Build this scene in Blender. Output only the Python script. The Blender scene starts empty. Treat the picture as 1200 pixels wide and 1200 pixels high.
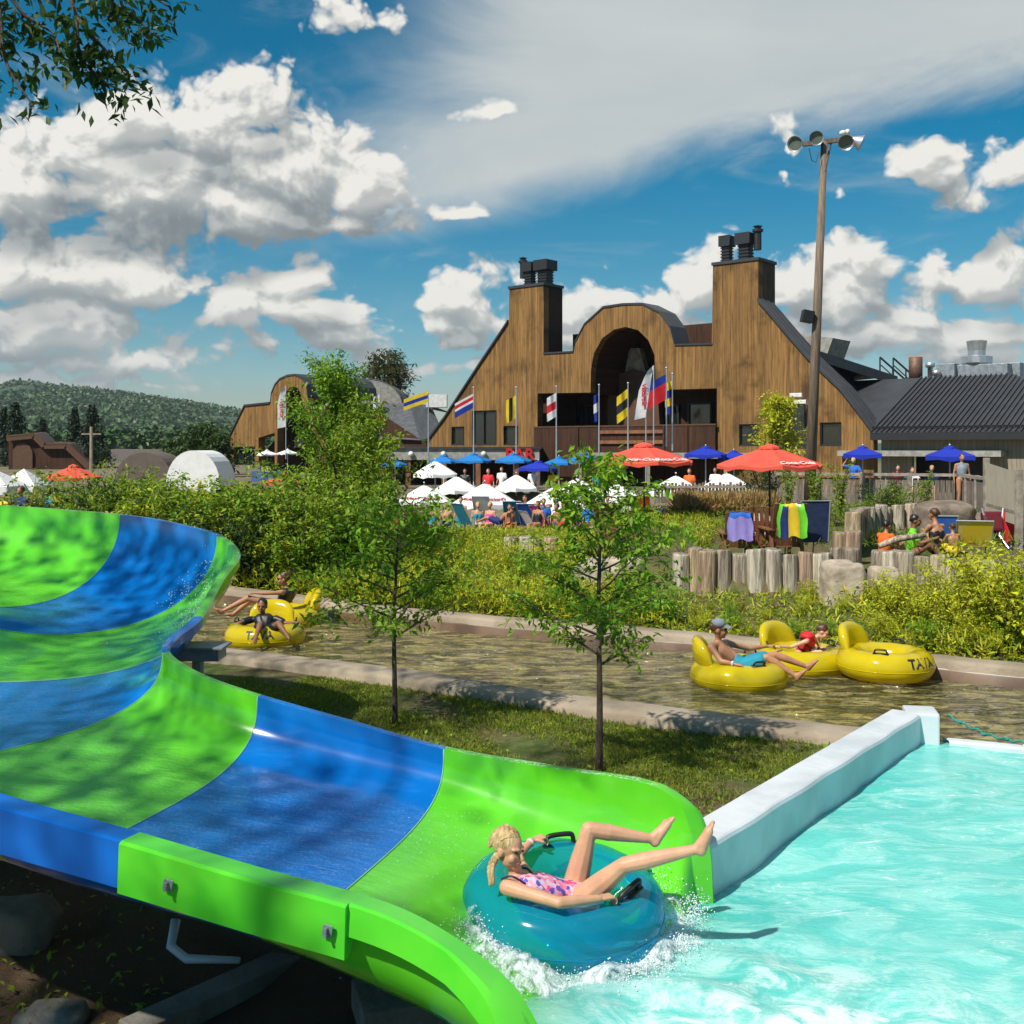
import bpy, bmesh, math, random
import numpy as np
from mathutils import Vector, Matrix, geometry
random.seed(7); RNG = np.random.default_rng(7)
SC = bpy.context.scene; COL = SC.collection
R = math.radians
F, CZ, HZ = 1287.0, 2.85, 525.0          # focal length in px of a 1200 px frame, eye height, horizon row

# ------------------------------------------------------------------ camera
cd = bpy.data.cameras.new('camera'); cam = bpy.data.objects.new('camera', cd); COL.objects.link(cam)
cam.location = (0, 0, CZ); cam.rotation_euler = (R(90), 0, 0)
cd.sensor_width = 36; cd.lens = 36 * F / 1200; cd.shift_y = -(600 - HZ) / 1200
cd.clip_start = 0.05; cd.clip_end = 20000
SC.camera = cam

# ------------------------------------------------------------------ light
SUN_DIR = Vector((-0.62, -0.62, 1.05)).normalized()       # towards the sun
sun_el = math.asin(SUN_DIR.z); sun_az = math.atan2(SUN_DIR.x, SUN_DIR.y)
sl = bpy.data.lights.new('sun', 'SUN'); sl.energy = 3.9; sl.angle = R(0.9); sl.color = (1.0, 0.95, 0.87)
so = bpy.data.objects.new('sun', sl); COL.objects.link(so)
so.rotation_euler = (-SUN_DIR).to_track_quat('-Z', 'Y').to_euler(); so.location = (-20, -20, 40)
SC.view_settings.view_transform = 'Standard'; SC.view_settings.look = 'None'
SC.view_settings.gamma = 1; SC.view_settings.exposure = 0.6; SC.view_settings.use_curve_mapping = False
SC.render.film_transparent = False
SC.cycles.max_bounces = 7; SC.cycles.diffuse_bounces = 3; SC.cycles.glossy_bounces = 3
SC.cycles.transmission_bounces = 4; SC.cycles.transparent_max_bounces = 8
SC.cycles.caustics_reflective = False; SC.cycles.caustics_refractive = False
SC.cycles.use_denoising = True

# ------------------------------------------------------------------ node helpers
class NT:
    def __init__(s, tree): s.t = tree; s.n = tree.nodes; s.l = tree.links
    def new(s, typ, **kw):
        n = s.n.new(typ)
        for k, v in kw.items():
            if k.startswith('_'): n.inputs[int(k[1:])].default_value = v
            else: setattr(n, k, v)
        return n
    def link(s, a, b): s.l.new(a, b)
    def m(s, op, a, b=None, c=None, clamp=False):
        n = s.n.new('ShaderNodeMath'); n.operation = op; n.use_clamp = clamp
        for i, x in enumerate((a, b, c)):
            if x is None: continue
            if isinstance(x, (int, float)): n.inputs[i].default_value = x
            else: s.l.new(x, n.inputs[i])
        return n.outputs[0]
    def mix(s, f, a, b, mode='MIX'):
        n = s.n.new('ShaderNodeMix'); n.data_type = 'RGBA'; n.blend_type = mode
        for i, x in ((0, f), (6, a), (7, b)):
            if isinstance(x, (int, float)): n.inputs[i].default_value = x
            elif isinstance(x, tuple): n.inputs[i].default_value = (*x[:3], 1)
            else: s.l.new(x, n.inputs[i])
        return n.outputs[2]
    def noise(s, vec, scale, detail=3, rough=0.5, dist=0.0):
        n = s.n.new('ShaderNodeTexNoise'); n.inputs['Scale'].default_value = scale
        n.inputs['Detail'].default_value = detail; n.inputs['Roughness'].default_value = rough
        n.inputs['Distortion'].default_value = dist
        if vec is not None: s.l.new(vec, n.inputs['Vector'])
        return n.outputs['Fac']
    def ramp(s, f, stops):
        n = s.n.new('ShaderNodeValToRGB'); e = n.color_ramp.elements
        while len(e) < len(stops): e.new(0.5)
        for i, (p, c) in enumerate(stops):
            e[i].position = p; e[i].color = (*c, 1) if len(c) == 3 else c
        s.l.new(f, n.inputs[0]); return n.outputs[0]
    def rng(s, x, a, b, lo=0.0, hi=1.0, smooth=True):
        n = s.n.new('ShaderNodeMapRange'); n.interpolation_type = 'SMOOTHSTEP' if smooth else 'LINEAR'
        n.inputs[1].default_value = a; n.inputs[2].default_value = b
        n.inputs[3].default_value = lo; n.inputs[4].default_value = hi
        s.l.new(x, n.inputs[0]); return n.outputs[0]

# ------------------------------------------------------------------ sky and clouds
world = bpy.data.worlds.new('World'); SC.world = world; world.use_nodes = True
w = NT(world.node_tree); w.n.clear()
# cumulus puffs: position and half-size on the sky, in frame pixels of a view due north (turned into angles below)
PUFFS = [(25,215,75,75),(90,175,70,62),(165,140,72,52),(235,150,60,60),(295,128,58,50),(330,195,110,62),(425,222,58,42),(180,222,190,62),(400,262,90,26),(270,240,150,44),
 (40,318,150,46),(150,330,110,40),(60,385,150,40),(150,420,100,34),(40,455,150,24),(190,452,50,18),(352,330,44,36),(300,362,60,34),(385,372,72,34),(440,425,26,18),(400,395,60,20),(620,330,30,10),(700,395,100,22),(600,415,70,14),(300,410,60,16),
 (525,348,48,34),(560,372,48,34),(510,385,42,26),(540,398,50,20),(545,438,52,18),(815,330,44,48),(775,372,70,42),(695,352,66,32),(725,385,90,32),(640,372,50,30),
 (935,338,60,36),(985,360,74,38),(1015,310,56,28),(1088,300,30,26),(1105,322,50,24),(1165,318,56,34),(1085,372,70,34),(1140,395,82,36),(1000,405,140,28),(1130,420,100,22),(860,425,90,20),(900,400,70,30),(1230,350,60,36),(1180,415,60,16),
 (1150,228,44,20),(1195,200,42,36),(1085,192,36,24),(1100,205,30,14),(985,222,10,10),(410,14,50,20),(575,140,30,13),(917,160,26,26),(905,200,24,14),(535,238,28,13),(1240,270,50,20)]
def density_group():
    g = bpy.data.node_groups.new('cloud_density', 'ShaderNodeTree')
    g.interface.new_socket('Vector', in_out='INPUT', socket_type='NodeSocketVector')
    g.interface.new_socket('Density', in_out='OUTPUT', socket_type='NodeSocketFloat'); g.interface.new_socket('Smooth', in_out='OUTPUT', socket_type='NodeSocketFloat')
    t = NT(g); gi = t.new('NodeGroupInput'); go = t.new('NodeGroupOutput'); v = gi.outputs[0]
    sx = t.new('ShaderNodeSeparateXYZ'); t.link(v, sx.inputs[0])
    az = t.m('ARCTAN2', sx.outputs[0], sx.outputs[1])
    h = t.m('SQRT', t.m('ADD', t.m('MULTIPLY', sx.outputs[0], sx.outputs[0]), t.m('MULTIPLY', sx.outputs[1], sx.outputs[1])))
    el = t.m('ARCTAN2', sx.outputs[2], h)
    cb = t.new('ShaderNodeCombineXYZ'); t.link(t.m('MULTIPLY', az, 1.0), cb.inputs[0]); t.link(t.m('MULTIPLY', el, 1.25), cb.inputs[1])
    pv = cb.outputs[0]
    n1 = t.noise(pv, 8.0, 8, 0.60, 0.25)
    vo = t.new('ShaderNodeTexVoronoi', feature='SMOOTH_F1', voronoi_dimensions='2D'); vo.inputs['Scale'].default_value = 17; vo.inputs['Detail'].default_value = 3.5; vo.inputs['Roughness'].default_value = 0.6; vo.inputs['Smoothness'].default_value = 0.25
    wa = t.new('ShaderNodeTexNoise'); wa.inputs['Scale'].default_value = 11; wa.inputs['Detail'].default_value = 3; t.link(pv, wa.inputs['Vector'])
    ws = t.new('ShaderNodeVectorMath', operation='MULTIPLY_ADD'); t.link(wa.outputs['Color'], ws.inputs[0]); ws.inputs[1].default_value = (0.075, 0.055, 0); t.link(pv, ws.inputs[2]); t.link(ws.outputs[0], vo.inputs['Vector'])
    wx = t.new('ShaderNodeSeparateXYZ'); t.link(wa.outputs['Color'], wx.inputs[0])
    az = t.m('ADD', az, t.m('MULTIPLY', t.m('SUBTRACT', wx.outputs[0], 0.5), 0.085)); el = t.m('ADD', el, t.m('MULTIPLY', t.m('SUBTRACT', wx.outputs[1], 0.5), 0.05))
    cur = None
    for (px, py, rx, ry) in PUFFS:
        a = math.atan((px - 600) / F); e = math.atan((HZ - py) / F * math.cos(a))
        dx = t.m('DIVIDE', t.m('SUBTRACT', az, a), rx * 1.3 / F * math.cos(a) ** 2)
        dy0 = t.m('SUBTRACT', el, e)
        dy = t.m('ADD', t.m('DIVIDE', t.m('MAXIMUM', dy0, 0.0), ry * 1.3 / F), t.m('DIVIDE', t.m('MINIMUM', dy0, 0.0), ry * 1.0 / F))
        q = t.m('SUBTRACT', 1.0, t.m('SQRT', t.m('ADD', t.m('MULTIPLY', dx, dx), t.m('MULTIPLY', dy, dy))))
        q = t.m('MULTIPLY', q, min(1.0, (ry + 10) / 52.0))
        cur = q if cur is None else t.m('SMOOTH_MAX', cur, q, 0.08)
    # the same kind of cloud goes on all round outside the view
    wide = t.m('SUBTRACT', t.m('MULTIPLY', t.noise(pv, 3.2, 5, 0.55), 2.2), 1.28)
    out = t.rng(t.m('ABSOLUTE', az), 0.50, 0.62)
    up = t.rng(el, 0.42, 0.55)
    side = t.m('MAXIMUM', out, up)
    cur = t.m('ADD', cur, 0.21)
    base = t.m('ADD', t.m('MULTIPLY', t.m('MAXIMUM', cur, -0.6), t.m('SUBTRACT', 1.0, side)), t.m('MULTIPLY', wide, side))
    d = t.m('ADD', base, t.m('ADD', t.m('MULTIPLY', t.m('SUBTRACT', n1, 0.5), 1.25), t.m('MULTIPLY', t.m('SUBTRACT', 0.42, vo.outputs['Distance']), 0.62)))
    t.link(d, go.inputs[0]); t.link(base, go.inputs[1]); return g
DG = density_group()
geo = w.new('ShaderNodeTexCoord'); V = geo.outputs['Generated']
def dens(off):
    n = w.new('ShaderNodeGroup'); n.node_tree = DG
    if off:
        a = w.new('ShaderNodeVectorMath', operation='ADD'); w.link(V, a.inputs[0]); a.inputs[1].default_value = off; w.link(a.outputs[0], n.inputs[0])
    else: w.link(V, n.inputs[0])
    return n.outputs
d0_, d1_, d2_ = dens(None), dens((-0.006, 0, 0.011)), dens((-0.012, 0, 0.040)); d0, d1 = d0_[0], d1_[0]
mask = w.rng(d0, 0.0, 0.28)
sh1 = w.rng(w.m('SUBTRACT', d0, d1), -0.26, 0.26)       # brighter where it thins out towards the sun
sh2 = w.rng(w.m('SUBTRACT', d0_[1], d2_[1]), -0.50, 0.45)
thick = w.rng(d0, 0.15, 1.0)
lit = w.m('ADD', w.m('MULTIPLY', sh1, 0.44), w.m('MULTIPLY', sh2, 0.62))
lit = w.m('SUBTRACT', lit, w.m('MULTIPLY', thick, 0.04), clamp=True)
ccol = w.ramp(lit, [(0.0, (0.145, 0.17, 0.18)), (0.35, (0.225, 0.25, 0.258)), (0.66, (0.35, 0.36, 0.35)), (1.0, (0.57, 0.56, 0.525))])
sx = w.new('ShaderNodeSeparateXYZ'); w.link(V, sx.inputs[0])
az = w.m('ARCTAN2', sx.outputs[0], sx.outputs[1])
el = w.m('ARCSINE', sx.outputs[2])
hz = w.rng(el, 0.0, 0.16)
ccol = w.mix(hz, w.mix(0.42, ccol, (0.30, 0.34, 0.35)), ccol)
# high veil: lower edge falls from right to left across the view
cbv = w.new('ShaderNodeCombineXYZ'); w.link(w.m('MULTIPLY', az, 1.0), cbv.inputs[0]); w.link(w.m('MULTIPLY', el, 2.6), cbv.inputs[1])
nv = w.noise(cbv.outputs[0], 3.0, 7, 0.6, 0.6)
edge = w.m('ADD', w.m('MULTIPLY', az, 0.20), 0.207)
vb = w.m('SUBTRACT', el, edge)
nve = w.m('MULTIPLY', w.m('SUBTRACT', nv, 0.5), 0.14)
veil_low = w.rng(w.m('ADD', vb, nve), -0.010, 0.042)
veil_left = w.rng(w.m('ADD', w.m('ADD', az, w.m('MULTIPLY', w.m('SUBTRACT', el, 0.22), -0.55)), w.m('MULTIPLY', nve, 2.2)), -0.26, -0.02)
veil = w.m('MULTIPLY', w.m('MULTIPLY', veil_low, veil_left), w.rng(nv, 0.15, 0.75, 0.84, 0.98))
veil = w.m('MULTIPLY', veil, w.rng(w.m('ABSOLUTE', az), 1.0, 1.6, 1.0, 0.35))
streak = w.m('MULTIPLY', w.rng(w.noise(cbv.outputs[0], 5.0, 5, 0.6, 1.5), 0.52, 0.8), 0.35)
veil = w.m('MAXIMUM', veil, w.m('MULTIPLY', streak, w.rng(el, 0.02, 0.2)))
sky = w.new('ShaderNodeTexSky', sky_type='NISHITA', sun_disc=False, sun_elevation=sun_el, sun_rotation=sun_az, altitude=300, air_density=1.0, dust_density=0.6, ozone_density=3.0)
hs = w.new('ShaderNodeHueSaturation'); hs.inputs['Hue'].default_value = 0.478; hs.inputs['Saturation'].default_value = 1.55; hs.inputs['Value'].default_value = 1.0
w.link(sky.outputs[0], hs.inputs['Color'])
bg1 = w.new('ShaderNodeBackground'); w.link(hs.outputs[0], bg1.inputs[0]); bg1.inputs[1].default_value = 0.054
bg2 = w.new('ShaderNodeBackground'); w.link(w.mix(w.noise(cbv.outputs[0], 6, 4), (0.33, 0.365, 0.37), (0.43, 0.45, 0.44)), bg2.inputs[0]); bg2.inputs[1].default_value = 1.0
bg3 = w.new('ShaderNodeBackground'); w.link(ccol, bg3.inputs[0]); bg3.inputs[1].default_value = 1.0
m1 = w.new('ShaderNodeMixShader'); w.link(veil, m1.inputs[0]); w.link(bg1.outputs[0], m1.inputs[1]); w.link(bg2.outputs[0], m1.inputs[2])
m2 = w.new('ShaderNodeMixShader'); w.link(mask, m2.inputs[0]); w.link(m1.outputs[0], m2.inputs[1]); w.link(bg3.outputs[0], m2.inputs[2])
wo = w.new('ShaderNodeOutputWorld'); w.link(m2.outputs[0], wo.inputs[0])
world.cycles.sampling_method = 'MANUAL'; world.cycles.sample_map_resolution = 512

# ------------------------------------------------------------------ geometry helpers
def P(px, py, d): return Vector(((px - 600) / F * d, d, CZ - (py - HZ) / F * d))
def PZ(px, py, z):                                  # the point at height z seen at that place
    d = (CZ - z) * F / (py - HZ); return Vector(((px - 600) / F * d, d, z))
def lerp(a, b, t): return a + (b - a) * t
def tag(o, label=None, cat=None, group=None, kind=None):
    if label: o['label'] = label
    if cat: o['category'] = cat
    if group: o['group'] = group
    if kind: o['kind'] = kind
    return o
def empty(name, loc, label, cat, group=None, rz=0.0):
    o = bpy.data.objects.new(name, None); COL.objects.link(o); o.location = loc; o.rotation_euler = (0, 0, rz)
    o.empty_display_size = 0.2
    return tag(o, label, cat, group)
def kids(o): return [c for c in list(COL.objects) if c.parent == o]
def link(name, me, parent=None, loc=None):
    o = bpy.data.objects.new(name, me); COL.objects.link(o)
    if parent: o.parent = parent
    if loc is not None: o.location = loc
    return o
def copy_tree(root, loc=None, rz=None, scale=None, label=None, group=None):
    r = root.copy(); COL.objects.link(r)
    if loc is not None: r.location = loc
    if rz is not None: r.rotation_euler = (0, 0, rz)
    if scale is not None: r.scale = scale if not isinstance(scale, (int, float)) else (scale,) * 3
    if label: r['label'] = label
    if group: r['group'] = group
    for c in KIDS.get(root.name, []):
        cc = c.copy(); COL.objects.link(cc); cc.parent = r; KIDS.setdefault(r.name, []).append(cc)
        for g in KIDS.get(c.name, []):
            gg = g.copy(); COL.objects.link(gg); gg.parent = cc; KIDS.setdefault(cc.name, []).append(gg)
    return r
KIDS = {}
def basis(d):
    d = Vector(d).normalized(); a = Vector((0, 0, 1)) if abs(d.z) < 0.9 else Vector((1, 0, 0))
    u = d.cross(a).normalized(); return u, d.cross(u).normalized()
class MB:
    def __init__(s): s.v = []; s.f = []; s.mi = []
    def add(s, vs, fs, mi=0):
        b = len(s.v); s.v += [tuple(x) for x in vs]; s.f += [tuple(b + i for i in f) for f in fs]; s.mi += [mi] * len(fs); return s
    def box(s, c, size, rz=0.0, mi=0, M=None):
        hx, hy, hz = size[0] / 2, size[1] / 2, size[2] / 2
        vs = [Vector((x, y, z)) for x in (-hx, hx) for y in (-hy, hy) for z in (-hz, hz)]
        rot = M if M is not None else Matrix.Rotation(rz, 3, 'Z')
        vs = [rot @ v + Vector(c) for v in vs]
        return s.add(vs, [(0,1,3,2),(4,6,7,5),(0,4,5,1),(2,3,7,6),(0,2,6,4),(1,5,7,3)], mi)
    def bar(s, a, b, wd, ht, up=(0, 0, 1), mi=0):
        a, b = Vector(a), Vector(b); d = (b - a); L = d.length; d.normalize()
        upv = Vector(up); x = d.cross(upv)
        if x.length < 1e-4: x = d.cross(Vector((0, 1, 0)))
        x.normalize(); y = x.cross(d)
        M = Matrix((x, d, y)).transposed()
        return s.box((a + b) / 2, (wd, L, ht), mi=mi, M=M)
    def tube(s, pts, rad, n=8, mi=0, cap=True):
        pts = [Vector(p) for p in pts]; m = len(pts)
        if isinstance(rad, (int, float)): rad = [rad] * m
        vs = []; u = None
        for i, p in enumerate(pts):
            d = (pts[min(i + 1, m - 1)] - pts[max(i - 1, 0)])
            if d.length < 1e-9: d = Vector((0, 0, 1))
            d.normalize()
            if u is None: u, _ = basis(d)
            u = (u - d * u.dot(d)).normalized(); v = d.cross(u)
            for k in range(n):
                a = 2 * math.pi * k / n; vs.append(p + (u * math.cos(a) + v * math.sin(a)) * rad[i])
        fs = []
        for i in range(m - 1):
            for k in range(n):
                k2 = (k + 1) % n; fs.append((i*n+k, i*n+k2, (i+1)*n+k2, (i+1)*n+k))
        if cap: fs.append(tuple(range(n-1, -1, -1))); fs.append(tuple((m-1)*n + k for k in range(n)))
        return s.add(vs, fs, mi)
    def ring(s, c, R_, r, n=48, m=16, mi=0, M=None, wob=0.0):
        vs = []; fs = []
        for i in range(n):
            a = 2*math.pi*i/n; rr = r * (1 + wob * math.cos(12 * a))
            for k in range(m):
                b = 2*math.pi*k/m; q = Vector(((R_ + rr*math.cos(b))*math.cos(a), (R_ + rr*math.cos(b))*math.sin(a), rr*math.sin(b)))
                if M is not None: q = M @ q
                vs.append(q + Vector(c))
        for i in range(n):
            for k in range(m):
                i2, k2 = (i+1) % n, (k+1) % m; fs.append((i*m+k, i2*m+k, i2*m+k2, i*m+k2))
        return s.add(vs, fs, mi)
    def ball(s, c, r, n=12, m=8, mi=0, M=None):
        if isinstance(r, (int, float)): r = (r, r, r)
        vs = []; fs = []
        for j in range(m + 1):
            t = math.pi * j / m
            for k in range(n):
                a = 2*math.pi*k/n; q = Vector((r[0]*math.sin(t)*math.cos(a), r[1]*math.sin(t)*math.sin(a), r[2]*math.cos(t)))
                if M is not None: q = M @ q
                vs.append(q + Vector(c))
        for j in range(m):
            for k in range(n):
                k2 = (k+1) % n; fs.append((j*n+k, (j+1)*n+k, (j+1)*n+k2, j*n+k2))
        return s.add(vs, fs, mi)
    def lathe(s, prof, c=(0, 0, 0), n=16, mi=0, M=None):
        vs = []; fs = []; m = len(prof)
        for (r, z) in prof:
            for k in range(n):
                a = 2*math.pi*k/n; q = Vector((r*math.cos(a), r*math.sin(a), z))
                if M is not None: q = M @ q
                vs.append(q + Vector(c))
        for j in range(m-1):
            for k in range(n):
                k2 = (k+1) % n; fs.append((j*n+k, j*n+k2, (j+1)*n+k2, (j+1)*n+k))
        return s.add(vs, fs, mi)
    def grid(s, rows, mi=0):
        m = len(rows[0]); vs = [p for r in rows for p in r]
        return s.add(vs, [(i*m+k, i*m+k+1, (i+1)*m+k+1, (i+1)*m+k) for i in range(len(rows)-1) for k in range(m-1)], mi)
    def quad(s, a, b, c, d, mi=0): return s.add([a, b, c, d], [(0, 1, 2, 3)], mi)
    def poly(s, pts, mi=0): return s.add(pts, [tuple(range(len(pts)))], mi)
    def mesh(s, name, mats, smooth=False, weld=0.0):
        me = bpy.data.meshes.new(name); me.from_pydata(s.v, [], s.f)
        for m_ in (mats if isinstance(mats, (list, tuple)) else [mats]): me.materials.append(m_)
        if any(s.mi): me.polygons.foreach_set('material_index', s.mi)
        if smooth: me.polygons.foreach_set('use_smooth', [True] * len(s.f))
        if weld:
            bm = bmesh.new(); bm.from_mesh(me); bmesh.ops.remove_doubles(bm, verts=bm.verts, dist=weld)
            bmesh.ops.recalc_face_normals(bm, faces=bm.faces); bm.to_mesh(me); bm.free()
        me.update(); return me
    def build(s, name, mats, parent=None, smooth=False, loc=None, weld=0.0, bevel=0.0):
        me = s.mesh(name, mats, smooth, weld)
        if bevel:
            bm = bmesh.new(); bm.from_mesh(me)
            es = [e for e in bm.edges if len(e.link_faces) == 2 and e.calc_face_angle(0) > 0.5]
            bmesh.ops.bevel(bm, geom=es, offset=bevel, segments=2, profile=0.6, affect='EDGES'); bm.to_mesh(me); bm.free()
        o = link(name, me, parent, loc)
        if parent: KIDS.setdefault(parent.name, []).append(o)
        return o
def part(o, parent): o.parent = parent; KIDS.setdefault(parent.name, []).append(o); return o
def prism(mb, outer, holes, mp, v0, v1, mi=0):
    """extrude a 2D polygon with holes between depths v0 and v1; mp(u, w, v) -> world"""
    loops = [outer] + list(holes); tri = geometry.tessellate_polygon([[Vector((a, b, 0)) for a, b in lp] for lp in loops])
    flat = [p for lp in loops for p in lp]; n = len(flat)
    vs = [mp(a, b, v0) for a, b in flat] + [mp(a, b, v1) for a, b in flat]
    fs = [t for t in tri] + [tuple(n + i for i in reversed(t)) for t in tri]
    b = 0
    for lp in loops:
        m = len(lp)
        for i in range(m): j = (i + 1) % m; fs.append((b+i, b+j, n+b+j, n+b+i))
        b += m
    mb.add(vs, fs, mi)
def text_mesh(txt, size, m_, extrude=0.004, name='lettering', shear=0.0, bold=0.0):
    cu = bpy.data.curves.new(name, 'FONT'); cu.body = txt; cu.size = size; cu.extrude = extrude; cu.align_x = 'CENTER'; cu.align_y = 'CENTER'; cu.shear = shear
    cu.offset = bold; cu.resolution_u = 3
    o = bpy.data.objects.new(name, cu); COL.objects.link(o)
    dg = bpy.context.evaluated_depsgraph_get(); me = bpy.data.meshes.new_from_object(o.evaluated_get(dg))
    bpy.data.objects.remove(o); bpy.data.curves.remove(cu); me.name = name
    me.materials.clear(); me.materials.append(m_); return me
def catmull(pts, sub):
    pts = [np.array(p, float) for p in pts]; out = []
    for i in range(len(pts) - 1):
        p0, p1, p2, p3 = pts[max(i-1, 0)], pts[i], pts[i+1], pts[min(i+2, len(pts)-1)]
        for k in range(sub):
            t = k / sub
            out.append(0.5*((2*p1) + (-p0+p2)*t + (2*p0-5*p1+4*p2-p3)*t*t + (-p0+3*p1-3*p2+p3)*t**3))
    out.append(pts[-1]); return out
def interp(x, pts): return float(np.interp(x, [p[0] for p in pts], [p[1] for p in pts]))

# ------------------------------------------------------------------ materials
def srgb(r, g, b):
    f = lambda c: (c/255/12.92) if c/255 <= 0.04045 else ((c/255+0.055)/1.055)**2.4
    return (f(r), f(g), f(b))
def mat(name, c, rough=0.6, c2=None, scale=4.0, bump=0.0, bscale=None, metal=0.0, spec=0.5, coat=0.0, detail=4, stretch=None, trans=0.0, rnd=0.0, obj=True, contrast=(0.35, 0.65), island=0.0):
    m_ = bpy.data.materials.new(name); m_.use_nodes = True; t = NT(m_.node_tree); bs = t.n['Principled BSDF']
    bs.inputs['Roughness'].default_value = rough; bs.inputs['Metallic'].default_value = metal
    bs.inputs['Specular IOR Level'].default_value = spec; bs.inputs['Coat Weight'].default_value = coat; bs.inputs['Coat Roughness'].default_value = 0.08
    tc = t.new('ShaderNodeTexCoord'); vec = tc.outputs['Object']
    if stretch:
        mp = t.new('ShaderNodeMapping'); mp.inputs['Scale'].default_value = stretch; t.link(vec, mp.inputs[0]); vec = mp.outputs[0]
    c2 = c2 or tuple(x * 0.82 for x in c)
    col = t.mix(t.rng(t.noise(vec, scale, detail, 0.6), *contrast), c2, c)
    if rnd or island:
        if island: r_ = t.new('ShaderNodeNewGeometry').outputs['Random Per Island']; amt = island
        else: r_ = t.new('ShaderNodeObjectInfo').outputs['Random']; amt = rnd
        hs = t.new('ShaderNodeHueSaturation'); t.link(t.rng(r_, 0, 1, 1 - amt, 1 + amt, False), hs.inputs['Value'])
        t.link(t.rng(t.m('FRACT', t.m('MULTIPLY', r_, 7.3)), 0, 1, 0.5 - amt*0.06, 0.5 + amt*0.06, False), hs.inputs['Hue'])
        t.link(col, hs.inputs['Color']); col = hs.outputs[0]
    t.link(col, bs.inputs['Base Color'])
    if bump:
        bn = t.new('ShaderNodeBump'); bn.inputs['Strength'].default_value = bump; bn.inputs['Distance'].default_value = 0.03
        t.link(t.noise(vec, bscale or scale * 4, 5, 0.6), bn.inputs['Height']); t.link(bn.outputs[0], bs.inputs['Normal'])
    if trans:
        tr = t.new('ShaderNodeBsdfTranslucent'); t.link(col, tr.inputs[0]); mx = t.new('ShaderNodeMixShader'); mx.inputs[0].default_value = trans
        t.link(bs.outputs[0], mx.inputs[1]); t.link(tr.outputs[0], mx.inputs[2]); t.link(mx.outputs[0], t.n['Material Output'].inputs[0])
    return m_
def leafmat(name, c, c2, island=0.35, trans=0.42):
    return mat(name, c, 0.5, c2, 0.9, spec=0.3, trans=trans, island=island, contrast=(0.3, 0.7))
M = {}
M['green'] = mat('gelcoat_green', (0.115, 0.62, 0.030), 0.22, (0.060, 0.54, 0.024), 1.2, coat=0.35, bump=0.02, bscale=3)
M['blue'] = mat('gelcoat_blue', (0.006, 0.145, 0.56), 0.20, (0.004, 0.115, 0.47), 1.2, coat=0.35, bump=0.02, bscale=3)
M['undergreen'] = mat('fibreglass_underside', (0.05, 0.30, 0.03), 0.6, (0.035, 0.2, 0.02), 2)
M['galv'] = mat('galvanised_steel', (0.30, 0.33, 0.35), 0.45, (0.20, 0.23, 0.25), 6, metal=0.3, bump=0.1)
M['conc'] = mat('river_concrete', (0.35, 0.285, 0.205), 0.9, (0.24, 0.19, 0.13), 1.3, bump=0.5, bscale=22)
M['concd'] = mat('old_concrete', (0.23, 0.21, 0.18), 0.9, (0.13, 0.12, 0.10), 2.0, bump=0.5, bscale=18)
M['poolwall'] = mat('white_pool_paint', (0.60, 0.63, 0.65), 0.55, (0.47, 0.51, 0.53), 1.6, bump=0.12, bscale=6)
M['pave'] = mat('terrace_paving', (0.20, 0.17, 0.13), 0.9)
M['dirt'] = mat('dark_soil', (0.060, 0.042, 0.026), 0.95, (0.030, 0.021, 0.013), 1.5, bump=0.9, bscale=9)
M['rock'] = mat('pale_granite', (0.48, 0.40, 0.30), 0.9, (0.27, 0.215, 0.155), 2.2, bump=0.8, bscale=7)
M['rockd'] = mat('brown_granite', (0.24, 0.19, 0.14), 0.9, (0.12, 0.09, 0.065), 2.2, bump=0.8, bscale=7)
M['black'] = mat('black_rubber', (0.012, 0.012, 0.013), 0.45)
M['blackm'] = mat('black_metal', (0.018, 0.019, 0.021), 0.5, bump=0.05)
M['white'] = mat('white_cloth', (0.80, 0.79, 0.76), 0.8, (0.72, 0.71, 0.69), 3)
M['whitep'] = mat('white_paint', (0.72, 0.71, 0.68), 0.5)
M['coral'] = mat('coral_canvas', (0.80, 0.105, 0.060), 0.85, (0.72, 0.085, 0.05), 2, trans=0.15)
M['sky'] = mat('sky_blue_canvas', (0.010, 0.20, 0.56), 0.85, trans=0.15)
M['royal'] = mat('royal_blue_canvas', (0.008, 0.030, 0.42), 0.85, trans=0.12)
M['cream'] = mat('cream_canvas', (0.72, 0.69, 0.62), 0.85, trans=0.15)
M['maroon'] = mat('maroon_plastic', (0.12, 0.008, 0.018), 0.5)
M['teak'] = mat('stained_teak', (0.24, 0.105, 0.042), 0.6, (0.15, 0.06, 0.025), 6, stretch=(1, 1, .3))
M['alu'] = mat('aluminium', (0.60, 0.62, 0.64), 0.35, metal=0.7)
M['red'] = mat('red_cloth', (0.62, 0.012, 0.02), 0.7)
M['orange'] = mat('orange_cloth', (0.80, 0.13, 0.012), 0.8)
M['navy'] = mat('navy_cloth', (0.006, 0.018, 0.10), 0.8, (0.01, 0.03, 0.16), 5)
M['teal'] = mat('teal_cloth', (0.01, 0.26, 0.36), 0.8)
M['yellow'] = mat('yellow_cloth', (0.80, 0.55, 0.02), 0.8)
M['lime'] = mat('lime_cloth', (0.16, 0.62, 0.02), 0.8)
M['pink'] = mat('pink_cloth', (0.62, 0.05, 0.28), 0.8)
M['lilac'] = mat('lilac_cloth', (0.30, 0.24, 0.60), 0.8)
M['grey'] = mat('grey_cloth', (0.22, 0.26, 0.29), 0.8)
M['bluec'] = mat('blue_cloth', (0.015, 0.12, 0.52), 0.8)
M['brownc'] = mat('brown_paint', (0.10, 0.045, 0.02), 0.6)
M['ink'] = mat('ink_black', (0.02, 0.02, 0.025), 0.5)
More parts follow.
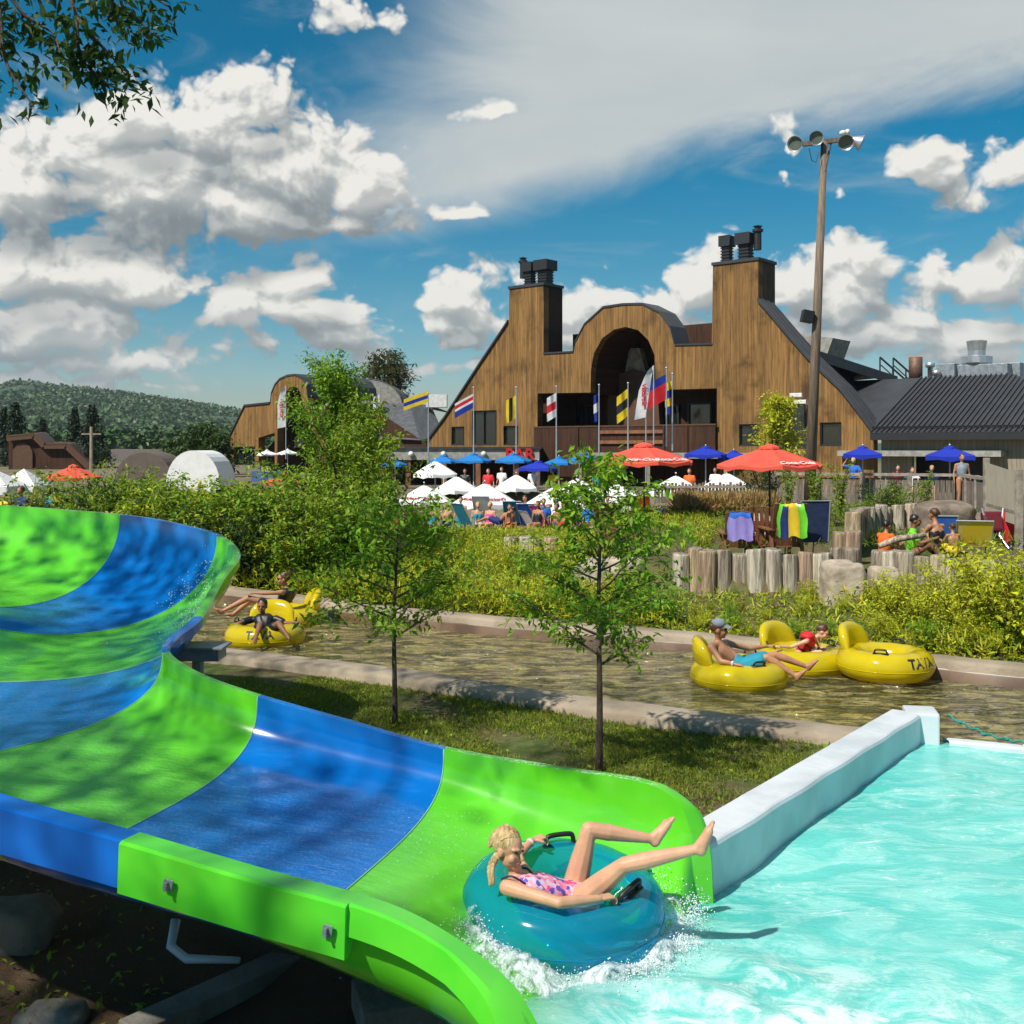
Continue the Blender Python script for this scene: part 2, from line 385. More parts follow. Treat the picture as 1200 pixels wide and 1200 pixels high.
M['inkred'] = mat('ink_red', (0.36, 0.02, 0.03), 0.5)
M['glass'] = mat('dark_window_glass', (0.012, 0.018, 0.016), 0.06, spec=0.8)
M['frame'] = mat('dark_window_frame', (0.025, 0.022, 0.02), 0.5)
# ================================================================== special materials
def wood_mat(name, c1, c2, c3, plank=0.16, dirx=(1, 0, 0), grime=0.5, gap=0.06):
    """vertical boards: colour per board, long grain, weather streaks; dirx = horizontal run of the wall"""
    m_ = bpy.data.materials.new(name); m_.use_nodes = True; t = NT(m_.node_tree); bs = t.n['Principled BSDF']; bs.inputs['Roughness'].default_value = 0.75
    bs.inputs['Specular IOR Level'].default_value = 0.25
    tc = t.new('ShaderNodeTexCoord'); dt = t.new('ShaderNodeVectorMath', operation='DOT_PRODUCT'); t.link(tc.outputs['Object'], dt.inputs[0]); dt.inputs[1].default_value = dirx
    sx = t.new('ShaderNodeSeparateXYZ'); t.link(tc.outputs['Object'], sx.inputs[0])
    q = t.m('DIVIDE', dt.outputs['Value'], plank); idx = t.m('FLOOR', q); fr = t.m('FRACT', q)
    wn = t.new('ShaderNodeTexWhiteNoise', noise_dimensions='1D'); t.link(idx, wn.inputs['W'])
    cb = t.new('ShaderNodeCombineXYZ'); t.link(t.m('ADD', t.m('MULTIPLY', dt.outputs['Value'], 7.0), t.m('MULTIPLY', wn.outputs[0], 40)), cb.inputs[0]); t.link(t.m('MULTIPLY', sx.outputs[2], 0.45), cb.inputs[1])
    g = t.noise(cb.outputs[0], 1.3, 5, 0.65)
    col = t.mix(wn.outputs[0], c1, c2)
    col = t.mix(t.rng(g, 0.40, 0.75), col, c3)
    big = t.noise(tc.outputs['Object'], 0.55, 4, 0.6)
    col = t.mix(t.m('MULTIPLY', t.rng(big, 0.48, 0.72), grime), col, tuple(x * 0.40 for x in c3))
    gp = t.m('LESS_THAN', fr, gap)
    col = t.mix(t.m('MULTIPLY', gp, 0.65), col, (0.012, 0.008, 0.005))
    t.link(col, bs.inputs['Base Color'])
    bn = t.new('ShaderNodeBump'); bn.inputs['Strength'].default_value = 0.5; bn.inputs['Distance'].default_value = 0.02
    t.link(t.m('SUBTRACT', g, gp), bn.inputs['Height']); t.link(bn.outputs[0], bs.inputs['Normal']); return m_
def pool_mat():
    m_ = bpy.data.materials.new('pool_water'); m_.use_nodes = True; t = NT(m_.node_tree); bs = t.n['Principled BSDF']
    tc = t.new('ShaderNodeTexCoord'); v = tc.outputs['Object']
    mp = t.new('ShaderNodeMapping'); mp.inputs['Rotation'].default_value = (0, 0, R(-25)); mp.inputs['Scale'].default_value = (0.75, 1.5, 1); t.link(v, mp.inputs[0]); u = mp.outputs[0]
    a = t.noise(u, 2.3, 8, 0.66, 1.3); b = t.noise(u, 7.0, 7, 0.70, 1.8); c = t.noise(v, 0.55, 3, 0.5)
    base = t.mix(t.rng(c, 0.3, 0.7), (0.075, 0.48, 0.425), (0.15, 0.58, 0.52))
    base = t.mix(t.m('MULTIPLY', t.rng(a, 0.42, 0.60), 0.75), base, (0.29, 0.66, 0.60))
    foam = t.m('MULTIPLY', t.rng(b, 0.53, 0.70), t.rng(a, 0.46, 0.62))
    # churned white water where the slide runs out and the jets push in
    dd = t.new('ShaderNodeVectorMath', operation='DISTANCE'); t.link(v, dd.inputs[0]); dd.inputs[1].default_value = (1.45, 5.0, 0)
    near = t.rng(dd.outputs['Value'], 1.7, 0.3)
    foam = t.m('MAXIMUM', t.m('MULTIPLY', foam, 0.85), t.m('MULTIPLY', near, t.rng(t.noise(v, 3.4, 7, 0.68, 0.9), 0.42, 0.60)))
    base = t.mix(foam, base, (0.74, 0.86, 0.83))
    at = t.new('ShaderNodeAttribute', attribute_name='shallow'); t.link(t.m('MAXIMUM', t.m('SUBTRACT', 1.0, at.outputs['Fac']), foam), bs.inputs['Alpha'])
    t.link(base, bs.inputs['Base Color']); t.link(t.rng(foam, 0, 1, 0.08, 0.55), bs.inputs['Roughness'])
    bs.inputs['IOR'].default_value = 1.33
    bn = t.new('ShaderNodeBump'); bn.inputs['Strength'].default_value = 0.45; bn.inputs['Distance'].default_value = 0.05
    t.link(t.m('ADD', a, t.m('MULTIPLY', b, 0.5)), bn.inputs['Height']); t.link(bn.outputs[0], bs.inputs['Normal']); return m_
def river_mat():
    m_ = bpy.data.materials.new('river_water'); m_.use_nodes = True; t = NT(m_.node_tree); bs = t.n['Principled BSDF']
    tc = t.new('ShaderNodeTexCoord'); v = tc.outputs['Object']
    mp = t.new('ShaderNodeMapping'); mp.inputs['Rotation'].default_value = (0, 0, R(28)); mp.inputs['Scale'].default_value = (0.8, 2.0, 1); t.link(v, mp.inputs[0]); u = mp.outputs[0]
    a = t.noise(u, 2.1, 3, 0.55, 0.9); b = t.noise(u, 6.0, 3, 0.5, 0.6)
    base = t.mix(t.rng(t.noise(u, 2.3, 4, 0.55, 1.2), 0.42, 0.60), (0.060, 0.056, 0.014), (0.30, 0.255, 0.085))  # sand and algae tones, contrast raised in the colour to imitate ripple glints
    base = t.mix(t.m('MULTIPLY', t.rng(b, 0.55, 0.70), 0.35), base, (0.30, 0.25, 0.11))  # pale glint patches painted into the water colour
    t.link(base, bs.inputs['Base Color']); bs.inputs['Roughness'].default_value = 0.03; bs.inputs['IOR'].default_value = 1.75
    bn = t.new('ShaderNodeBump'); bn.inputs['Strength'].default_value = 1.0; bn.inputs['Distance'].default_value = 0.34
    t.link(t.m('ADD', t.m('MULTIPLY', t.m('ABSOLUTE', t.m('SUBTRACT', a, 0.5)), -1.5), t.m('MULTIPLY', b, 0.5)), bn.inputs['Height']); t.link(bn.outputs[0], bs.inputs['Normal']); return m_
def ground_mat():
    m_ = bpy.data.materials.new('ground_soil_and_turf'); m_.use_nodes = True; t = NT(m_.node_tree); bs = t.n['Principled BSDF']; bs.inputs['Roughness'].default_value = 0.95
    bs.inputs['Specular IOR Level'].default_value = 0.15
    tc = t.new('ShaderNodeTexCoord'); v = tc.outputs['Object']
    n = t.noise(v, 0.9, 6, 0.65); n2 = t.noise(v, 9, 5, 0.7)
    col = t.mix(t.rng(n, 0.36, 0.60), (0.13, 0.085, 0.05), (0.060, 0.095, 0.018))
    col = t.mix(t.m('MULTIPLY', t.rng(n2, 0.4, 0.7), 0.6), col, (0.17, 0.15, 0.07))
    sx = t.new('ShaderNodeSeparateXYZ'); t.link(v, sx.inputs[0])
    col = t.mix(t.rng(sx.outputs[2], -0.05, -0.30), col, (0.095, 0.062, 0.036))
    col = t.mix(t.m('MULTIPLY', t.rng(sx.outputs[1], 30.5, 33), t.rng(t.noise(v, 0.25, 4), .42, .5, .5, .95)), col, (0.19, 0.155, 0.11))
    far = t.rng(sx.outputs[1], 90, 200); col = t.mix(far, col, t.mix(n, (0.035, 0.07, 0.022), (0.06, 0.10, 0.03)))
    t.link(col, bs.inputs['Base Color'])
    bn = t.new('ShaderNodeBump'); bn.inputs['Strength'].default_value = 0.8; bn.inputs['Distance'].default_value = 0.05; t.link(n2, bn.inputs['Height']); t.link(bn.outputs[0], bs.inputs['Normal']); return m_
def vinyl(name, c, alpha, rough=0.12):
    m_ = bpy.data.materials.new(name); m_.use_nodes = True; t = NT(m_.node_tree); bs = t.n['Principled BSDF']
    tc = t.new('ShaderNodeTexCoord'); n = t.noise(tc.outputs['Object'], 5, 3)
    t.link(t.mix(n, c, tuple(x * 0.75 for x in c)), bs.inputs['Base Color']); bs.inputs['Roughness'].default_value = rough; bs.inputs['Coat Weight'].default_value = 0.6; bs.inputs['Coat Roughness'].default_value = 0.04
    tl = t.new('ShaderNodeBsdfTranslucent'); tl.inputs[0].default_value = (*c, 1)
    tr = t.new('ShaderNodeBsdfTransparent'); mx = max(c); tr.inputs[0].default_value = (*[min(1, 0.25 + x / mx * 0.75) for x in c], 1)
    m1 = t.new('ShaderNodeMixShader'); m1.inputs[0].default_value = 0.3; t.link(bs.outputs[0], m1.inputs[1]); t.link(tl.outputs[0], m1.inputs[2])
    m2 = t.new('ShaderNodeMixShader'); m2.inputs[0].default_value = alpha; t.link(m1.outputs[0], m2.inputs[1]); t.link(tr.outputs[0], m2.inputs[2])
    t.link(m2.outputs[0], t.n['Material Output'].inputs[0]); return m_
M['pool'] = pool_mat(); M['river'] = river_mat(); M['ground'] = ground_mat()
M['bluetube'] = vinyl('blue_clear_vinyl', (0.012, 0.44, 0.66), 0.48)
M['yeltube'] = vinyl('yellow_clear_vinyl', (0.84, 0.67, 0.010), 0.10)

# ================================================================== ground
NEAR = [(-60, 45), (-14, 20.5), (-8, 17.3), (-4.13, 15.2), (-1.27, 13.67), (0.32, 12.46), (1.8, 11.6), (3.45, 10.81), (4.24, 10.70), (4.86, 10.42), (10, 7.6), (60, -20)]
FAR = [(-60, 52), (-16, 27), (-10, 24), (-5.8, 21.3), (-3.6, 19.6), (-2.93, 18.85), (-0.44, 17.4), (2.47, 15.9), (6.3, 13.5), (12, 10.4), (60, -14)]
yn = lambda x: interp(x, NEAR); yf = lambda x: interp(x, FAR)
WD = Vector((0.595, 0.804)); EX = Vector((0.955, -0.297))
def in_pool(x, y):                       # right of the wall line that runs from the slide mouth to the river
    s = (x - 1.10) * WD.y - (y - 6.98) * WD.x
    return s > 0.0 and y < 10.9 + 0 * x
LOGW = [(2.5, 19.6), (3.1, 19.3), (6.0, 19.0), (6.6, 18.4), (7.6, 17.6), (9.2, 17.2), (11, 17.0), (14, 17)]
def dip(x, y):                           # the sunken beach behind the bank
    sm = lambda t: (lambda q: q * q * (3 - 2 * q))(min(1, max(0, t)))
    return 1.4 * sm((y - 31.5) / 2.5) * sm((47 - y) / 4) * sm((x + 14) / 3) * sm((9 - x) / 1.5)
def bank_z(x, y):
    d = y - yf(x)
    if d < 0.6: return 0.08 + 0.05 * d
    if x > 2.3:                              # terrace held by the log palisade
        yl = interp(x, LOGW)
        if y > yl: return 0.75 + 0.25 * min(1, max(0, (y - 21.8) / 1.6)) - dip(x, y)
        return 0.11 + 0.06 * (d - 0.6)
    t = min(1, max(0, (d - 0.6) / 7.0)); return 0.11 + 0.42 * (t * t * (3 - 2 * t)) + 0.47 * min(1, max(0, (y - 40) / 6)) - 0.6 * dip(x, y)
def gz(x, y):
    if y < yn(x) - 0.25:
        if in_pool(x, y): return -1.0
        s = (x + 0.5) * 0.297 + (y - 6.9) * 0.955          # side of the slide's axis
        q = s if x > -2.6 else (y - 9.0) * 1.0
        z = 0.0 if q > 0 else max(-0.38, q * 0.8)
        return z + 0.02 * math.sin(x * 3.1 + y * 1.7)
    if y < yn(x): return 0.0 if x < 4.1 else -0.9
    if y < yf(x): return -0.7
    if y < 60: return bank_z(x, y)
    return 1.0
def build_ground():
    xs = list(np.concatenate([-np.geomspace(2400, 16, 16), np.arange(-14, -8, .6), np.arange(-8, 9, .2), np.arange(9, 16, .5), np.geomspace(17, 2400, 16)]))
    rows = []
    def row(yfun, zfun=None):
        rows.append([(x, yfun(x), (zfun(x, yfun(x)) if zfun else gz(x, yfun(x)))) for x in xs])
    for y in (-600, -150, -40, -12): row(lambda x, y=y: min(y, yn(x) - 3), lambda x, y: -0.38)
    n = 60
    for i in range(n + 1):
        row(lambda x, i=i: lerp(min(-4.0, yn(x) - 2), yn(x) - 0.26, i / n))
    row(lambda x: yn(x) - 0.2, lambda x, y: 0.0 if x < 4.1 else -0.9); row(lambda x: yn(x) - 0.06, lambda x, y: -0.04 if x < 4.1 else -0.9)
    row(lambda x: yn(x) - 0.05, lambda x, y: -0.7); row(lambda x: yf(x) + 0.05, lambda x, y: -0.7); row(lambda x: yf(x) + 0.06, lambda x, y: 0.06)
    for d in np.arange(0.3, 12, 0.25): row(lambda x, d=d: yf(x) + d, lambda x, y: bank_z(x, y) + 0.02 * math.sin(x * 2.3) * math.sin(y * 2.9))
    for k in list(range(13, 36, 1)) + [40, 60, 90, 200, 500, 1200, 2200]: row(lambda x, k=k: yf(x) + k, lambda x, y: bank_z(x, y) if y < 60 else (1.0 if y < 900 else 0.0))
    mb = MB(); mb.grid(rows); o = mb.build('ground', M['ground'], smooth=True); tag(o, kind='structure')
build_ground()

# river bank copings: rounded concrete kerbs following both banks
def coping(name, fn, x0, x1, off0, off1, ztop, zbot, mt):
    xs = np.arange(x0, x1, 0.25); rows = []
    for x in xs:
        y = fn(x); e = 0.12; dx, dy = 1.0, (fn(x + e) - fn(x - e)) / (2 * e); L = math.hypot(dx, dy); nx, ny = -dy / L, dx / L
        j = 0.012 * math.sin(x * 5.0) + 0.01 * math.sin(x * 13)
        prof = [(off0, zbot), (off0 + j, ztop - 0.05), (off0 + 0.03, ztop - 0.012), (off0 + 0.08, ztop + j * 0.3), (off1 - 0.08, ztop + j * 0.3), (off1 - 0.03, ztop - 0.015), (off1, ztop - 0.05), (off1 + j * .5, zbot)]
        rows.append([(x + nx * o_, y + ny * o_, z) for o_, z in prof])
    mb = MB(); mb.grid(rows); return mb.build(name, mt, smooth=True)
tag(coping('river_kerb', yn, -16, 3.75, -0.52, 0.0, 0.12, -0.6, M['conc']), kind='structure')
tag(coping('river_kerb', yf, -18, 16, 0.0, 0.42, 0.15, -0.6, M['conc']), kind='structure')
# waterline stain of the far kerb is the wet brown band below it
M['wetconc'] = mat('wet_stained_concrete', (0.16, 0.095, 0.05), 0.4, (0.09, 0.05, 0.025), 2)
tag(coping('river_wall', yf, -18, 16, -0.012, 0.1, 0.065, -0.6, M['wetconc']), kind='structure')

# ================================================================== water
def noise2(x, y, s, seed, oct_=3):
    out = 0; r_ = np.random.default_rng(seed)
    for o_ in range(oct_):
        for k in range(5):
            a = r_.uniform(0, 6.28); ph = r_.uniform(0, 6.28); f = s * (2 ** o_) * r_.uniform(0.7, 1.4)
            out = out + np.sin((x * math.cos(a) + y * math.sin(a)) * f + ph + 0.8 * np.sin(y * f * 0.6 + ph)) / (2 ** o_) / 5
    return out
mb = MB(); rows = []
for t in np.linspace(0, 1, 60):
    row = []
    for x in np.linspace(-15, 14, 260):
        y = lerp(yn(x) - 0.08, yf(x) + 0.02, t); row.append((x, y, -0.105 + 0.022 * float(noise2(x * 0.7, y, 4.6, 3))))
    rows.append(row)
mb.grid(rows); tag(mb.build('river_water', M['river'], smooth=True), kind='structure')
# catch pool: the edge follows the slide mouth, the white wall and the lip to the river
EDGE = [(-2.4, 2.2), (-0.62, 4.9), (-0.05, 5.95), (1.00, 6.98), (1.22, 7.05), (3.98, 10.68), (4.22, 10.66)]
def pool_edge_y(x):
    if x < 4.22: return interp(x, EDGE)
    return yn(x) - 0.10
mb = MB(); rows = []
xs = np.arange(-2.4, 12, 0.055); N = 130
for t in np.linspace(0, 1, N):
    row = []
    for x in xs:
        y = lerp(pool_edge_y(x), -1.0, t ** 1.25)
        z = 0.028 * float(noise2(x, y, 2.6, 11)) + 0.012 * float(noise2(x, y, 9, 5, 2))
        q = math.exp(-((x - 1.1) ** 2 + (y - 5.3) ** 2) / 0.8); z += 0.05 * q * float(noise2(x, y, 8, 21, 2)) + 0.03 * q + 0.075 * math.exp(-((x - .2) ** 2 + (y - 5.55) ** 2) / 0.45)
        row.append((x, y, z))
    rows.append(row)
mb.grid(rows); o = mb.build('pool_water', M['pool'], smooth=True); tag(o, kind='structure')
def shallow(x, y):                      # water thins out over the slide's sloping end
    q = (x - 0.30) * EX.x + (y - 5.75) * EX.y; s_ = 1 - min(1, max(0, (q + 0.35) / 0.75)); return 0.78 * s_ * s_ * (3 - 2 * s_)
at_ = o.data.attributes.new('shallow', 'FLOAT', 'POINT'); at_.data.foreach_set('value', [shallow(v.co.x, v.co.y) for v in o.data.vertices])
# concrete lip between pool and river
mb = MB(); pr = []
for x in np.arange(4.2, 13, 0.2):
    y = yn(x); pr.append([(x, y - 0.16, -0.7), (x, y - 0.16, 0.02), (x, y - 0.14, 0.035), (x, y - 0.02, 0.035), (x, y, 0.02), (x, y, -0.7)])
mb.grid(pr); o = mb.build('pool_lip', M['poolwall']); tag(o, kind='structure')
# white wall
def wp(t, s, z): # along, across (to the lawn), up
    b = Vector((1.245, 6.93)) + WD * t + Vector((-WD.y, WD.x)) * s; return (b.x, b.y, z)
wt = empty('pool_wall', wp(0, 0, 0), 'low white painted concrete wall running from the slide mouth back to the river', 'wall')
mb = MB(); rows = []
L = 4.55
for t in np.linspace(0, L, 40):
    j = 0.006 * math.sin(t * 7)
    zt = lerp(0.335, 0.29, t / L)
    rows.append([Vector(wp(t, s, z)) - wt.location for s, z in ((0, -0.9), (0 + j, zt - 0.03), (0.012 + j, zt - 0.008), (0.03, zt), (0.28, zt + j), (0.30, zt - 0.01), (0.305, zt - 0.04), (0.31, -0.5))])
mb.grid(rows); mb.poly(list(reversed(rows[0]))); mb.poly(rows[-1])
mb.build('wall_body', M['poolwall'], wt, smooth=False)
mb = MB(); q = lambda t, s, z: Vector(wp(t, s, z)) - wt.location
c0 = q(L + 0.10, 0.10, 0)
mb.box((c0.x + .06, c0.y, -0.305), (0.30, 0.36, 1.2), rz=R(-12)); mb.build('end_post', M['poolwall'], wt, bevel=0.02)
# rope from the wall end across the river mouth
mb = MB(); a = PZ(1110, 838, 0.12); pts = []
b = P(1215, 866, 10.35); b.z = 0.06
for i in range(40):
    t = i / 39; p = lerp(a, b, t); p.z += -0.10 * math.sin(math.pi * t) * 0.6 + 0.012 * math.sin(t * 40); p.x += 0.006 * math.sin(t * 55); pts.append(p)
mb.tube(pts, 0.011, 6)
for k in (6, 17, 27): mb.ball(pts[k], (0.03, 0.02, 0.02), 8, 6)
M['rope'] = mat('green_rope', (0.03, 0.36, 0.28), 0.7, (0.02, 0.25, 0.2), 60, bump=0.6)
tag(mb.build('rope', M['rope'], smooth=True), 'green knotted rope tied to the far end of the white pool wall', 'rope')

# ================================================================== the slide
S = [ # Rx Ry Rz  Lx Ly Lz  bed  n
 (-8.9, 12.2, 2.45, -8.0, 9.9, 2.2, 1.75, 2.1),
 (-7.4, 12.85, 2.26, -6.7, 10.4, 2.0, 1.55, 2.1),
 (-5.97, 12.8, 2.18, -5.8, 10.3, 1.9, 1.40, 2.1),
 (-4.39, 12.3, 2.10, -5.45, 10.05, 1.85, 1.25, 2.1),
 (-3.60, 11.85, 2.02, -5.35, 9.98, 1.8, 1.15, 2.1),
 (-3.06, 11.4, 1.93, -5.27, 9.9, 1.75, 1.05, 2.1),
 (-2.76, 10.85, 1.80, -5.22, 9.6, 1.68, 1.01, 2.1),
 (-2.74, 10.15, 1.64, -5.2, 9.2, 1.6, 0.98, 2.2),
 (-2.70, 9.3, 1.42, -5.05, 8.6, 1.5, 0.95, 2.3),
 (-2.74, 8.78, 1.34, -4.75, 7.4, 1.42, 0.90, 2.4),
 (-2.64, 8.3, 1.30, -4.12, 6.3, 1.33, 0.84, 2.6),
 (-2.30, 7.98, 1.20, -3.35, 5.75, 1.24, 0.75, 2.8),
 (-1.79, 7.72, 1.10, -2.52, 5.38, 1.136, 0.65, 3.0),
 (-1.13, 7.56, 0.96, -1.85, 5.22, 1.02, 0.55, 3.3),
 (-0.46, 7.40, 0.82, -1.19, 5.06, 0.90, 0.44, 3.3),
 (0.28, 7.16, 0.76, -0.50, 4.86, 0.79, 0.18, 2.9),
 (0.80, 7.00, 0.725, -0.06, 4.64, 0.61, 0.00, 2.6),
 (1.02, 6.92, 0.64, 0.12, 4.50, 0.42, -0.04, 2.5),
 (1.11, 6.87, 0.46, 0.22, 4.42, 0.28, -0.07, 2.4),
 (1.14, 6.84, -0.02, 0.28, 4.36, 0.02, -0.08, 2.4)]
SUB = 10; SEC = catmull(S, SUB)
SEAMS = {'start': 0, 'A': 3*SUB, 'B': 5*SUB, 'C': 8*SUB, 'D': 10*SUB, 'E': 12*SUB, 'F': 14*SUB, 'end': len(SEC)-1}
K = 40
def profile(s, off=0.0):
    Rp, Lp, bed, n = Vector(s[0:3]), Vector(s[3:6]), s[6], s[7]; out = []
    w_ = (Lp - Rp); wl = math.hypot(w_.x, w_.y); dr = Vector((w_.x, w_.y, 0)) / wl
    for k in range(K + 1):
        th = math.pi * k / K; c = math.cos(th); a = math.copysign(abs(c) ** (2 / n), c); u = (1 - a) / 2; b = abs(math.sin(th)) ** (2 / n)
        zr = lerp(Rp.z, Lp.z, u); z = zr * (1 - b) + bed * b
        p = lerp(Rp, Lp, u); p = Vector((p.x, p.y, z))
        if off:
            p += dr * (-off if u < 0.5 else off) * abs(a) ** 2; p.z -= off * b
        out.append(p)
    return out, dr
EX3 = Vector((0.90, 0.20, 0.0))
slide = empty('water_slide', (0, 7, 0), 'wide open water slide in bright green and blue bands curving down into the pool', 'water slide')
sl0 = slide.location
def slide_part(name, i0, i1, mt, fw=0.075):
    mb = MB(); rows = []
    for i in range(i0, i1 + 1):
        s = SEC[i]; pi, dr = profile(s); po, _ = profile(s, 0.05)
        Rp, Lp = pi[0], pi[-1]
        up = Vector((0, 0, 1))
        f = fw; d2 = 0.09 if s[2] > 1.0 else 0.06
        ring = [po[k] for k in range(K, -1, -1)]
        # right rim: flange curls outward, small return down
        q = max(0.0, (i - (len(SEC) - 1 - 3.6 * SUB)) / (3.0 * SUB)); q = min(1, q); od = (-dr * (1 - q) + EX3 * q).normalized(); f = f + 0.045 * q
        right = [Rp + od * f - up * d2 * (1 - q) - dr * 0.05 * q, Rp + od * (f + .004) - up * 0.012, Rp + od * (f * 0.8) + up * 0.004, Rp + od * 0.02 + up * 0.004]
        left = [Lp + dr * 0.02 + up * 0.004, Lp + dr * 0.05 - up * 0.004, Lp + dr * 0.055 - up * 0.05]
        rows.append([Vector(p) - sl0 for p in right + pi + left + ring[1:-1] + [right[0]]])
    mb.grid(rows)
    mb.poly(list(reversed(rows[0][:-1]))); mb.poly(rows[-1][:-1])
    o = mb.build(name, mt, slide, smooth=True)
    o.data.set_sharp_from_angle(angle=R(38)); return o
def slide_mat(name, c, c2, seam=False):
    m_ = mat(name, c, 0.16, c2, 1.1, coat=0.5); t = NT(m_.node_tree); bs = t.n['Principled BSDF']
    tc = t.new('ShaderNodeTexCoord'); mp = t.new('ShaderNodeMapping'); mp.inputs['Scale'].default_value = (1.2, 5, 5); mp.inputs['Rotation'].default_value = (0, 0, R(18)); t.link(tc.outputs['Object'], mp.inputs[0])
    sx = t.new('ShaderNodeSeparateXYZ'); t.link(t.new('ShaderNodeNewGeometry').outputs['Normal'], sx.inputs[0])
    flat = t.rng(sx.outputs[2], 0.93, 0.995)      # water sheet runs over the flat bed
    a = t.noise(mp.outputs[0], 5, 5, 0.7, 0.4); fine = t.noise(tc.outputs['Object'], 60, 3, 0.7)
    h = t.m('MULTIPLY', t.m('ADD', a, t.m('MULTIPLY', fine, 0.25)), flat)
    bn = t.new('ShaderNodeBump'); bn.inputs['Strength'].default_value = 0.8; bn.inputs['Distance'].default_value = 0.035; t.link(h, bn.inputs['Height']); t.link(bn.outputs[0], bs.inputs['Normal'])
    src = bs.inputs['Base Color'].links[0].from_socket
    st_ = t.noise(mp.outputs[0], 1.4, 7, 0.7, 0.3); src = t.mix(t.m('MULTIPLY', t.rng(st_, 0.5, 0.75), 0.22), src, tuple(min(.8, x * 1.15 + .10) for x in c)); src = t.mix(t.m('MULTIPLY', t.rng(st_, 0.42, 0.25), 0.30), src, tuple(x * .6 for x in c))
    sy = t.new('ShaderNodeSeparateXYZ'); t.link(tc.outputs['Object'], sy.inputs[0])
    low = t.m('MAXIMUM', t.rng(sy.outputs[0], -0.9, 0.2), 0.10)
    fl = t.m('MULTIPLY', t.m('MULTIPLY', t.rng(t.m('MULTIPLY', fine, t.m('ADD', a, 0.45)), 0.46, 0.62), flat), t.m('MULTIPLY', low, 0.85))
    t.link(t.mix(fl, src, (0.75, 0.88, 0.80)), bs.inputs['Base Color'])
    tl = t.new('ShaderNodeBsdfTranslucent'); tl.inputs[0].default_value = (*[min(1, x * 1.1) for x in c], 1); mx = t.new('ShaderNodeMixShader'); mx.inputs[0].default_value = 0.10
    t.link(bs.outputs[0], mx.inputs[1]); t.link(tl.outputs[0], mx.inputs[2]); t.link(mx.outputs[0], t.n['Material Output'].inputs[0]); return m_
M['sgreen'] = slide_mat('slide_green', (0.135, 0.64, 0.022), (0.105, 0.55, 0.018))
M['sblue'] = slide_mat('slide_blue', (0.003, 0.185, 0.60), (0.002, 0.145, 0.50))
names = ['start', 'A', 'B', 'C', 'D', 'E', 'F', 'end']; cols = ['sgreen', 'sblue', 'sgreen', 'sblue', 'sgreen', 'sblue', 'sgreen']
for k in range(7):
    o = slide_part('flume_panel', SEAMS[names[k]], SEAMS[names[k+1]], M[cols[k]])
    o['label'] = ('green' if 'green' in cols[k] else 'blue') + ' moulded flume section'
# thin white joint beads between the bands
for k in range(1, 7):
    pr, _ = profile(SEC[SEAMS[names[k]]]); mb = MB(); mb.tube([p - sl0 + Vector((0, 0, 0.002)) for p in pr], 0.0045, 5)
    mb.build('joint_bead', mat('joint_sealant', (0.22, 0.50, 0.30), 0.5), slide, smooth=True)
# front rim beam
def lrim(i):
    s = SEC[i]; Lp = Vector(s[3:6]); Rp = Vector(s[0:3]); d = Lp - Rp; d.z = 0; return Lp, d.normalized()
def beam(i0, i1, mt, wd=0.11, ht=0.20, t0=0.0, name='rim_beam', grow=0.0):
    mb = MB(); rows = []
    for i in range(i0, i1 + 1):
        Lp, d = lrim(i); up = Vector((0, 0, 1)); g = grow * (i - i0) / max(1, i1 - i0)
        b = [Lp - d * 0.03 + up * 0.012, Lp + d * (wd * .85) + up * 0.018, Lp + d * wd + up * 0.008, Lp + d * (wd + .012) - up * (ht * (1 - g)), Lp + d * (wd - .03) - up * (ht * (1 - g) + 0.005), Lp - d * 0.03 - up * 0.06]
        rows.append([p - sl0 for p in b + [b[0]]])
    mb.grid(rows); mb.poly(list(reversed(rows[0][:-1]))); mb.poly(rows[-1][:-1])
    return mb.build(name, mt, slide)
iE = SEAMS['E'] + 10 + 0
ib = SEAMS['E'] + 11; ie = SEAMS['F'] + 7
beam(SEAMS['C'], ib, M['blue'])['label'] = 'blue rim beam'
beam(ib, ie, M['green'], 0.125, 0.215)['label'] = 'green rim beam'
beam(ie, SEAMS['F'] + 15, M['green'], 0.10, 0.12, name='rim_beam')
# flared front lip of the mouth
mb = MB(); rows = []
for i in range(SEAMS['F'] + 15, len(SEC)):
    Lp, d = lrim(i); t = (i - SEAMS['F'] - 15) / (len(SEC) - SEAMS['F'] - 16); up = Vector((0, 0, 1)); q = min(1, t * 1.6)
    fl = d + Vector((-0.5, -0.1, 0)) * q
    L2_ = lambda a, b: lerp(a, b, q)
    rows.append([p - sl0 for p in (Lp - d * 0.03 + up * 0.013, Lp + fl * L2_(.085, .15) + up * L2_(.019, -.005), Lp + fl * L2_(.10, .27) + up * L2_(.008, -.05), Lp + fl * L2_(.112, .275) - up * L2_(.12, .16), Lp + fl * L2_(-.03, .10) - up * L2_(.125, .55))])
mb.grid(rows); mb.build('mouth_lip', M['green'], slide, smooth=True).data.set_sharp_from_angle(angle=R(22))
# bolts plates on the beam
for i, lab in ((SEAMS['E'] + 15, 0), (ie - 1, 1)):
    Lp, d = lrim(i); mb = MB(); c = Lp + d * 0.15 - Vector((0, 0, 0.10)) - sl0
    tan = (lrim(i + 1)[0] - lrim(i)[0]).normalized()
    mb.bar(c - tan * 0.022, c + tan * 0.022, 0.012, 0.05); mb.tube([c + Vector((0, 0, .012)), c + d * 0.03 + Vector((0, 0, .012))], 0.008, 8); mb.tube([c - Vector((0, 0, .012)), c + d * 0.03 - Vector((0, 0, .012))], 0.008, 8)
    mb.build('bolt_plate', M['galv'], slide)
